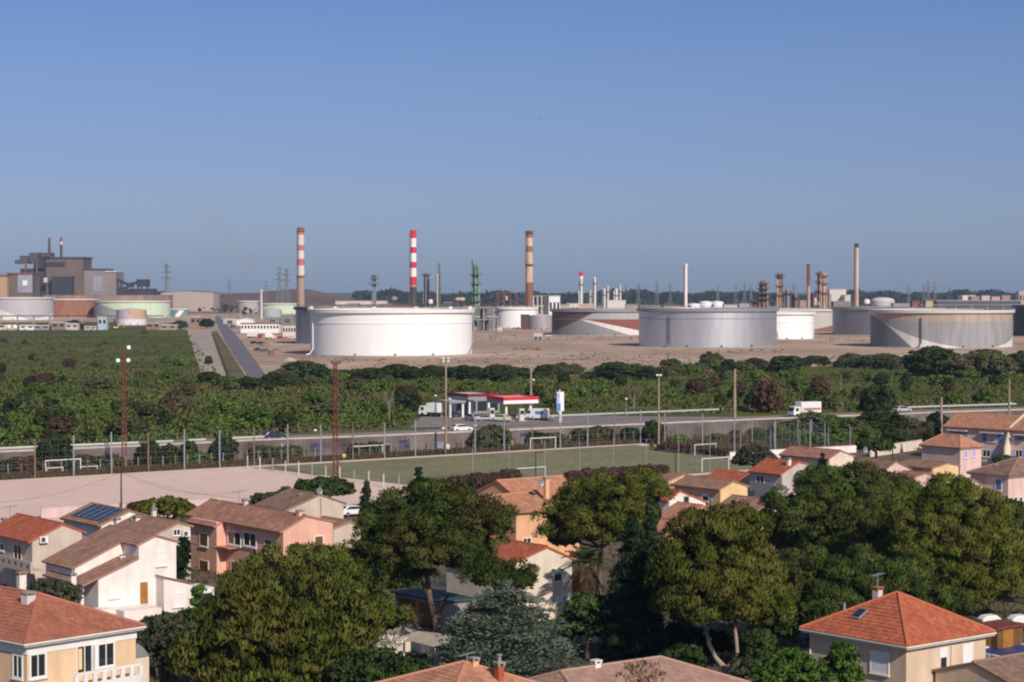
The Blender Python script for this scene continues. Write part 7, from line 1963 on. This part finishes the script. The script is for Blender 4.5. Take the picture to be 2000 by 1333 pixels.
# palm
def palm(label, D, px, ybase, ytop):
    s = 1 / ppm(D); t = thing('palm_tree', label, 'palm tree', ((px - 1000) * s, D, 0)); zt = zat(ytop, D)
    mb = MB(); mb.path([(0, 0, 0), (.05, 0, zt * .4), (0, 0, zt - .3)], [.5, .55, .6], 10); mb.build('trunk', M_bark, t)
    rng = np.random.default_rng(5); C, U, V, T = [], [], [], []
    def fronds(n, el0, el1, L_, tone):
        for k in range(n):
            a = rng.uniform(0, 6.283); el = rng.uniform(el0, el1); d0 = np.array([math.cos(a) * math.cos(el), math.sin(a) * math.cos(el), math.sin(el)])
            m = 46; u = np.linspace(.08, 1, m); c = np.array([0, 0, zt - .2]) + d0 * (u * L_)[:, None]; c[:, 2] -= u ** 2 * L_ * .45
            side = np.array([-math.sin(a), math.cos(a), 0]) * np.where(np.arange(m) % 2, 1, -1)[:, None]
            dr = unit(side * .8 + d0 * .6 + np.array([0, 0, -.25])); ln = (.28 * np.sin(np.clip(u * 2.6 + .3, 0, 3.0)) + .06)
            C.append(c + dr * ln[:, None]); V.append(dr * ln[:, None]); U.append(unit(np.cross(dr, np.array([0, 0, 1.0]) + rng.normal(size=(m, 3)) * .3)) * .035); T.append(np.full(m, tone) + rng.normal(size=m) * .1)
    fronds(34, -.1, 1.2, 2.6, .5); card_mesh('crown', np.concatenate(C), np.concatenate(U), np.concatenate(V), np.clip(np.concatenate(T), 0, 1), L_mid, t)
    C, U, V, T = [], [], [], []; fronds(40, -1.3, -.5, 2.4, .5); card_mesh('dead_fronds', np.concatenate(C), np.concatenate(U), np.concatenate(V), np.clip(np.concatenate(T), 0, 1), L_brown, t)
palm('palm tree with a skirt of dead brown fronds right of the cream gabled house', 184, 1142, 1180, 1092)

# hedges
def hedge(label, p0, p1, h_, w, seed, m=L_hedge, z=0.0, name='hedge'):
    a, b = P(*p0, z), P(*p1, z); d = b - a; n = max(3, int(d.length / (w * .8)))
    t = thing(name, label, 'hedge', a, math.atan2(d.y, d.x)); E = []
    rg = random.Random(seed)
    for k in range(n): E.append((d.length * (k + .5) / n, rg.uniform(-.15, .15), h_ * .5, w * .75, w * .6, h_ * .55 * rg.uniform(.85, 1.15)))
    crown('foliage', E, seed, m, t, .4, 45, .26, .16)
    mb = MB()
    for e in E: mb.path([(e[0], 0, 0), (e[0], 0, h_ * .5)], [.05, .03], 5)
    mb.build('stems', M_bark, t)
hedge('dark red hedge along the near touchline, left of the peach house', (860, 968), (1010, 947), 2.2, 1.6, 91)
hedge('mauve-red hedge along the near touchline, right of the compact pine', (1110, 945), (1300, 931), 1.8, 1.5, 92)
hedge('brownish hedge along the edge of the dirt pitch behind the pink house', (500, 1000), (572, 985), 2.2, 1.5, 93, L_olive)
hedge('reddish hedge at the dirt pitch edge left of the low green tree', (255, 1004), (300, 1000), 1.5, 1.3, 94)
hedge('rusty dry hedge at the right end of the turf pitch', (1290, 882), (1420, 892), 1.2, 1.4, 95, L_brown)

# ------------------------------------------------------------------ scrub
def bush_mesh(nm, seed, m, upright=False, cl=.14, pr=34, ln=.12):
    rg = random.Random(seed); E = [(0, 0, .42, .42, .42, .42)]
    for k in range(4):
        a = rg.uniform(0, 6.28); q = rg.uniform(.2, .5) * (.5 if upright else 1); r = rg.uniform(.22, .36)
        E.append((math.cos(a) * q, math.sin(a) * q, rg.uniform(.2, .7 if upright else .45), r, r, r * rg.uniform(.8, 1.2)))
    return crown(nm, E, seed, m, None, cl, pr, ln, ln * .6, build=False, gaps=.2, low=-.8)
stem_mb = MB()
for k in range(4): stem_mb.path([(0, 0, -.1), (math.cos(k * 1.6) * .12, math.sin(k * 1.6) * .12, .3), (math.cos(k * 1.6) * .3, math.sin(k * 1.6) * .3, .6)], [.035, .025, .01], 5)
st0 = stem_mb.build('stems', M_bark); stem_me = st0.data; bpy.data.objects.remove(st0)
BM = {k: [bush_mesh('bush_%s' % k, s0 + i, m, up) for i in range(3)] for k, s0, m, up in (('dark', 100, L_scrub1, True), ('green', 110, L_scrub2, False), ('olive', 120, L_scrub3, False), ('dry', 130, L_brown, True))}
BIG = {k: [bush_mesh('bush_%s' % k, s0 + i, m, up, .10, 46, .065) for i in range(3)] for k, s0, m, up in (('dark', 140, L_scrub1, True), ('olive', 150, L_scrub3, False), ('dry', 160, L_brown, True), ('green', 170, L_scrub2, False))}
for l in list(BM.values()) + list(BIG.values()):
    for me in l: me.name = 'foliage'
rgs = random.Random(77)
def bush(label, px, py, w, h_, kind, group, z=LAND, name='bush', cat='bush'):
    if group and 'yard edge' in group: h_ *= .76
    p = P(px, py, z); t = thing(name, label, cat, p, rgs.uniform(0, 6.28), group)
    for nm, me in (('foliage', rgs.choice((BIG if h_ > 4 else BM)[kind])), ('stems', stem_me)):
        o = bpy.data.objects.new(nm, me); COL.objects.link(o); o.parent = t
    t.scale = (w, w, h_)
    return t
def top_y(x):
    xs = [-100, 340, 366, 432, 470, 560, 640, 850, 1000, 1190, 1350, 1500, 1700, 2100]
    ys = [646, 646, 650, 742, 748, 742, 730, 726, 726, 722, 716, 708, 700, 694]
    return float(np.interp(x, xs, ys))
def bot_y(x):
    xs = [-100, 0, 300, 500, 790, 810, 1060, 1300, 1560, 1750, 2100]
    ys = [881, 876, 863, 853, 836, 808, 803, 809, 808, 801, 790]
    return float(np.interp(x, xs, ys))
LBL = {'dark': 'dark evergreen bush', 'green': 'fresh green bush', 'olive': 'olive-brown bush', 'dry': 'dry reddish-brown bush'}
zones = (('left field', lambda x, y: x < 430 and y < 745), ('belt behind the guard rails', lambda x, y: x < 800), ('belt behind the service station', lambda x, y: x < 1200), ('belt right of the service station', lambda x, y: True))
cnt = 0; tries = 0; placed = []
while cnt < 165 and tries < 20000:
    tries += 1
    x = rgs.uniform(-20, 2020); y = rgs.uniform(640, 872); ty, by = top_y(x), bot_y(x)
    if not ty + 2 < y < by: continue
    f = (y - ty) / (by - ty)
    if any(abs(x - a) < 13 and abs(y - b) < 6 for a, b in placed): continue
    p = P(x, y, LAND); D = p.y
    q = rgs.random()
    if x > 430 and f < .3: kind = 'dark' if q < .6 else 'olive' if q < .85 else 'green'; h_ = rgs.uniform(1.8, 4.6)
    elif x <= 430 and y < 700:
        if q < .5: continue
        kind = 'green' if q < .7 else 'dark' if q < .85 else 'olive'; h_ = rgs.uniform(1.2, 2.6)
    else: kind = 'green' if q < .42 else 'dark' if q < .72 else 'olive' if q < .92 else 'dry'; h_ = rgs.uniform(1.8, 4.2)
    w = h_ * rgs.uniform(1.0, 1.7) * (.8 if kind == 'dark' else 1)
    zn = [n for n, fn in zones if fn(x, y)][0]
    bush('%s in the scrub of the %s' % (LBL[kind], zn), x, y, w, h_, kind, '%s bushes, %s' % (kind, zn)); placed.append((x, y)); cnt += 1
# the uneven thicket edge towards the tank yard
x = 440.0; k_ = 0
while x < 2010:
    ty = top_y(x); q = rgs.random(); kind = 'dark' if q < .55 else 'olive' if q < .85 else 'green'
    h_ = rgs.choice([rgs.uniform(1.5, 2.6), rgs.uniform(2.2, 3.6), rgs.uniform(3.0, 4.6)]); w = h_ * rgs.uniform(1.3, 2.4)
    bush('%s in the thicket edge below the tanks, %s' % (LBL[kind], 'left of the station pole' if x < 1030 else 'below the sheen-grey tank' if x < 1520 else 'towards the right edge'), x, ty + rgs.uniform(6, 18), w, h_, kind, '%s thicket edge %s' % (kind, 'left' if x < 1030 else 'middle' if x < 1520 else 'right'))
    x += rgs.uniform(11, 30); k_ += 1
# single bushes and small trees one can point to
for a in (('rounded dark tree at the lower left corner of the big white tank', 598, 745, 15, 9, 'dark'), ('low dark tree left of the rounded one, on the strip end of the access road', 540, 752, 9, 4, 'dark'),
          ('dark bush where the gravel lot meets the scrub', 410, 748, 7, 4, 'dark'), ('upright small tree standing alone before the sheen-grey tank', 1384, 716, 7, 8, 'olive'), ('round dark bush left of the yard pole, below the sheen-grey tank', 1472, 722, 8, 6, 'dark'),
          ('broad dark bush below the bright white tank', 1535, 728, 12, 8, 'dark'), ('grey-green tree below the dark blue-grey tank', 1665, 716, 11, 7, 'olive'), ('grey-green tree just left of the two big dark trees', 1728, 720, 11, 8, 'olive'),
          ('largest dark evergreen before the rusty tank', 1818, 735, 18, 14, 'dark'), ('second dark tree before the rusty tank, right of the largest', 1862, 732, 13, 9, 'dark'), ('wide green tree hiding the foot of the rusty tank', 1925, 736, 18, 13, 'olive'),
          ('dark tree at the right edge below the dark shaded tank', 1992, 730, 12, 11, 'dark'), ('dark green tree behind the turf, right of the big white tank', 725, 745, 10, 6, 'dark'), ('dark thicket tree left of the concrete floodlight pole', 785, 742, 13, 7, 'dark'),
          ('dark thicket tree behind the left canopy', 905, 742, 13, 6.5, 'dark'), ('bushy tree left of the wooden station pole', 978, 745, 11, 7, 'dark'), ('tall dark bush above the price totem', 1200, 742, 14, 8, 'dark'), ('dark bush left of the tall thin floodlight pole', 1262, 742, 9, 6, 'dark')):
    bush(*a, 'large bushes along the yard edge', name='tree', cat='tree')
bush('deep green dense tree beside the road right of the white truck', 1713, 822, 8.5, 8.5, 'dark', None, 1.0, 'tree', 'tree')
bush('reddish-brown dying tree left of the white truck', 1497, 806, 7.5, 8.5, 'dry', None, LAND, 'tree', 'tree')
bush('smaller reddish-brown dry bush left of the dark round tree', 1602, 776, 6, 5, 'dry', None, LAND)
for x, off, w, h_, nm, lb in ((98, 2.6, 6.2, 7.0, 'tree', 'dark tree rising in front of the left guard rail behind the white goal'), (280, 2.4, 4.6, 4.8, 'bush', 'dark bush on the road wall right of the red mast'), (322, 2.0, 3.6, 3.6, 'bush', 'smaller dark bush between the red mast and the short guard rail stretches'), (356, 2.2, 3.2, 4.0, 'bush', 'dark bush on the road wall before the shortest guard rail'), (428, 2.4, 5.4, 5.4, 'bush', 'dark bush left of the last guard rail stretch')):
    b_ = bush(lb, 1000, 700, w, h_, 'dark', 'trees against the road wall', 0, nm, nm); b_.location = wall_pt(x, 0) - WNRM * off
bush('grey-green tree against the road wall below the left canopy', 960, 880, 5.8, 5.6, 'olive', 'trees against the road wall', 0, 'tree', 'tree')
bush('grey-green bush row against the wall left of the thin lamp post, first', 1135, 868, 4.5, 3.4, 'olive', 'trees against the road wall', 0)
bush('grey-green bush against the wall below the forecourt right end', 1175, 866, 5.0, 3.8, 'olive', 'trees against the road wall', 0)
bush('dark bushy tree at the far right corner of the turf', 1278, 866, 5.2, 5.2, 'dark', 'trees against the road wall', 0, 'tree', 'tree')
bush('brownish bush hiding the front of the white truck', 1572, 838, 7.5, 4.6, 'olive', 'trees against the road wall', .8)
for i, (x, y, w, h_, k) in enumerate(((1330, 866, 3, 2, 'green'), (1400, 862, 3, 1.8, 'olive'), (1485, 862, 2.6, 2.2, 'dark'), (1530, 872, 4, 2.6, 'olive'), (1560, 862, 4, 2.8, 'green'), (1600, 872, 5, 3, 'green'), (1640, 866, 5, 3.2, 'green'), (1660, 846, 5, 3.2, 'olive'), (1625, 845, 4, 2.6, 'green'), (1690, 862, 5, 3.4, 'green'), (1735, 862, 4, 3, 'dark'), (1760, 872, 4, 2.8, 'dark'), (1800, 862, 3.4, 2.4, 'olive'), (1820, 872, 4, 3.4, 'dark'), (1310, 872, 2.5, 1.6, 'dry'), (1370, 872, 2.6, 1.3, 'dry'), (1440, 868, 3, 1.5, 'dry'), (1680, 830, 4, 3.2, 'olive'), (1770, 822, 4, 2.8, 'olive'), (1800, 815, 4, 2.8, 'green'))):
    bush('%s on the waste strip right of the turf pitch' % LBL[k], x, y, w, h_, k, '%s bushes on the waste strip' % k, 0 if y > 850 else .6)
rgw = random.Random(9)
for i in range(34):
    x = rgw.choice([rgw.uniform(-10, 480), rgw.uniform(500, 860), rgw.uniform(1010, 1270)]); w_ = wall_pt(x, 0) - WNRM * rgw.uniform(1.0, 2.6)
    k_ = rgw.choice(['olive', 'dry', 'green', 'dark']); h_ = rgw.uniform(.9, 2.9)
    b_ = bush('small %s growing at the foot of the road wall' % LBL[k_], 1000, 700, h_ * 1.8, h_, k_, '%s shrubs at the wall foot' % k_, 0); b_.location = w_
for i, (x, h_, k_) in enumerate(((1585, 3.6, 'olive'), (1612, 4.2, 'green'), (1640, 3.4, 'green'), (1668, 2.6, 'olive'), (1690, 4.6, 'dark'), (1722, 4.4, 'dark'), (1745, 3.4, 'olive'), (1770, 2.2, 'dry'), (1800, 1.8, 'olive'), (1826, 3.0, 'dark'), (1535, 3.0, 'olive'), (1508, 2.4, 'green'), (1470, 1.8, 'olive'), (1425, 1.5, 'dry'))):
    b_ = bush('%s covering the road wall below the white truck and the dense dark tree' % LBL[k_], 1000, 700, h_ * 1.7, h_ * 1.05, k_, '%s bushes over the right part of the wall' % k_, 0); b_.location = wall_pt(x, 0) - WNRM * (1.6 + .5 * (i % 3))
# bare pale trees
M_barebark = mat('bare_bark', (.22, .17, .13), .95, var=.2, scale=2)
def bare_tree(label, px, yb, yt, spread, seed):
    p = P(px, yb, LAND); D = p.y; h_ = zat(yt, D) - LAND; s = 1 / ppm(D); rg = random.Random(seed)
    t = thing('bare_tree', label, 'tree', p, 0, 'bare pale trees in the scrub'); mb = MB()
    mb.path([(0, 0, 0), (.1, 0, h_ * .4), (0, 0, h_ * .65)], [.17, .13, .08], 7); mb.build('trunk', M_barebark, t); mb = MB()
    for k in range(9):
        a = rg.uniform(0, 6.28); q = spread * s * rg.uniform(.5, 1); z0 = h_ * rg.uniform(.3, .6); e_ = Vector((math.cos(a) * q, math.sin(a) * q, h_ * rg.uniform(.75, 1)))
        b0 = Vector((0, 0, z0)); m = b0.lerp(e_, .5) + Vector((rg.uniform(-.3, .3), 0, -.2)); mb.path([b0, m, e_], [.075, .05, .02], 5)
        for j in range(3): mb.path([m.lerp(e_, .3 * j), e_ + Vector((rg.uniform(-.8, .8), rg.uniform(-.8, .8), rg.uniform(-.6, .4)))], [.03, .01], 4)
    mb.build('branches', M_barebark, t)
bare_tree('leaning bare pale tree left of the white box truck', 760, 822, 760, 14, 1)
bare_tree('forked bare pale tree behind the thin street lamp, right of the totem', 1238, 806, 742, 20, 2)
bare_tree('small yellowish dead stem in the scrub above the white truck', 1642, 762, 738, 4, 3)

# uncountable low growth between the bushes
rng = np.random.default_rng(31)
n = 18000
px = rng.uniform(-80, 2080, n); py = rng.uniform(642, 874, n)
ty = np.array([top_y(x) for x in px]); by = np.array([bot_y(x) for x in px])
k = (py > ty - 1) & (py < by); px, py = px[k], py[k]
def Pn(px, py, z):
    u = (px - CX) / F; v = (CY - py) / F; dz = -st + v * ct; dy = ct + v * st; t_ = (z - CAMH) / dz
    return np.stack([u * t_, dy * t_, np.full(len(px), z)], 1)
cc = Pn(px, py, LAND)
nz = np.sin(cc[:, 0] / 31 + 2 * np.sin(cc[:, 1] / 67)) * np.sin(cc[:, 1] / 43 + cc[:, 0] / 90) + rng.normal(size=len(cc)) * .35
cc = cc[nz > -.75]; tn = np.clip(.45 + .3 * nz[nz > -.75], 0, 1)
rad = rng.uniform(.45, 1.7, len(cc)) ** 1.2 * np.clip(cc[:, 1] / 700, .7, 1.2); lowf = (cc[:, 1] > 640 * 1.0) & (cc[:, 0] < -.135 * cc[:, 1]); rad *= np.where(lowf, .5, .85); cc[:, 2] += rad * .35
wd_ = []
for (x0, x1, y0, y1, k_) in ((925, 1010, 640, 668, 130), (1380, 1530, 683, 689, 50), (1000, 1062, 680, 685, 40), (1085, 1250, 655, 664, 60), (1600, 1700, 655, 668, 50), (1200, 1360, 690, 712, 60), (940, 1190, 690, 722, 120), (640, 930, 700, 728, 120), (555, 640, 690, 735, 50)):
    wd_.append(Pn(rng.uniform(x0, x1, k_), rng.uniform(y0, y1, k_), LAND + .08))
wd_ = np.concatenate(wd_)
C, U, V, T = tufts(rng, cc, rad, 12, .6, .38, .5, .6, .7, tn)
L_cover = leaf_mat('scrub_cover_leaf', (.075, .105, .024), (.160, .205, .052), (.22, .16, .080), .85, .25, .018)
tag(card_mesh('scrub_cover', C, U, V, T, L_cover, None, True, unit(tufts.nrm + np.array([0, 0, .5]))), 'low tangled green and brown scrub covering the land between the roads and the tanks', 'scrub', kind='stuff')
# dry grass at the foot of the wall and on the waste strip
n = 5200
px = rng.uniform(-60, 1250, n); q = rng.uniform(0, 1, n)
pa = np.array([[p.x, p.y] for p in (fl[0], fl[1])]); u = rng.uniform(-.15, 1.02, n)
base = pa[0] + (pa[1] - pa[0]) * u[:, None]; off = rng.uniform(.4, 4.2, n)
cc = np.stack([base[:, 0] - PV.x * off, base[:, 1] - PV.y * off, np.full(n, .15)], 1)
pxs2 = Pn(rng.uniform(1270, 1860, 3500), rng.uniform(828, 880, 3500), .1)
cc = np.concatenate([cc, pxs2])
C, U, V, T = tufts(rng, cc, rng.uniform(.2, .6, len(cc)), 9, .9, .16, 1.0, .4)
tag(card_mesh('dry_grass', C, U, V, T, leaf_mat('dry_grass_leaf', (.10, .07, .035), (.21, .155, .085), (.07, .085, .03), .7, .3, .12)), 'dry brown grass along the foot of the road wall and the waste strip', 'grass', kind='stuff')
C, U, V, T = tufts(rng, wd_[rng.uniform(size=len(wd_)) < .8], np.full(len(wd_), .5), 14, .35, .3, .6, 1.2, .25)
tag(card_mesh('dry_weeds', C, U, V, T, leaf_mat('weed_leaf', (.13, .105, .055), (.23, .18, .10), None, 0, .3)), 'thin dry weeds scattered over the tank yard', 'weeds', kind='stuff')
# gardens
n = 9000
cc = Pn(rng.uniform(-50, 2050, n), rng.uniform(1010, 1420, n), .1)
C, U, V, T = tufts(rng, cc, rng.uniform(.15, .5, n), 7, .35, .12, 1.0, .4)
tag(card_mesh('garden_grass', C, U, V, T, leaf_mat('garden_grass_leaf', (.05, .065, .025), (.13, .13, .05), (.15, .11, .06), .6, .3, .2)), 'rough garden grass between the houses', 'grass', kind='stuff')
# ------------------------------------------------------------------ air
def vol_mat(name, col, dens, aniso=0.0):
    m = bpy.data.materials.new(name); m.use_nodes = True; nt = m.node_tree; nt.nodes.clear()
    out = N(nt, 'ShaderNodeOutputMaterial'); v = N(nt, 'ShaderNodeVolumePrincipled')
    v.inputs['Color'].default_value = (*col, 1); v.inputs['Density'].default_value = dens; v.inputs['Anisotropy'].default_value = aniso
    nt.links.new(v.outputs[0], out.inputs['Volume']); return m
mb = MB(); mb.box((-9000, -300, -1.5), (9000, 9500, 190))
hz = mb.build('haze', vol_mat('air_haze', (.50, .70, 1.0), 5.5e-5)); tag(hz, 'thin blue haze over the plain', 'haze', kind='stuff')
def plume(label, pts, radii, dens, col, name='smoke_plume'):
    mb = MB(); mb.path(pts, radii, 14); o = mb.build(name, vol_mat('smoke_%d' % len(MATS), col, dens), smooth=True); MATS['smoke_%d' % len(MATS)] = 1
    return tag(o, label, 'smoke', kind='stuff')
Dp = 3100
plume('faint brownish smoke plume drifting up left of the pink and white chimney', [At(x, y, Dp) for x, y in ((508, 560), (490, 525), (465, 490), (435, 450), (410, 410), (385, 365))], [6, 14, 20, 24, 27, 20], .0021, (.86, .70, .50))
for x, y, lb in ((97.5, 464, 'wisp of steam over the left steelworks stack'), (120.5, 463, 'wisp of steam over the right steelworks stack')):
    plume(lb, [At(x + a, y - b, 2970) for a, b in ((0, 0), (-3, 5), (-9, 10), (-17, 13))], [1.5, 3, 4, 2], .006, (.95, .93, .9))
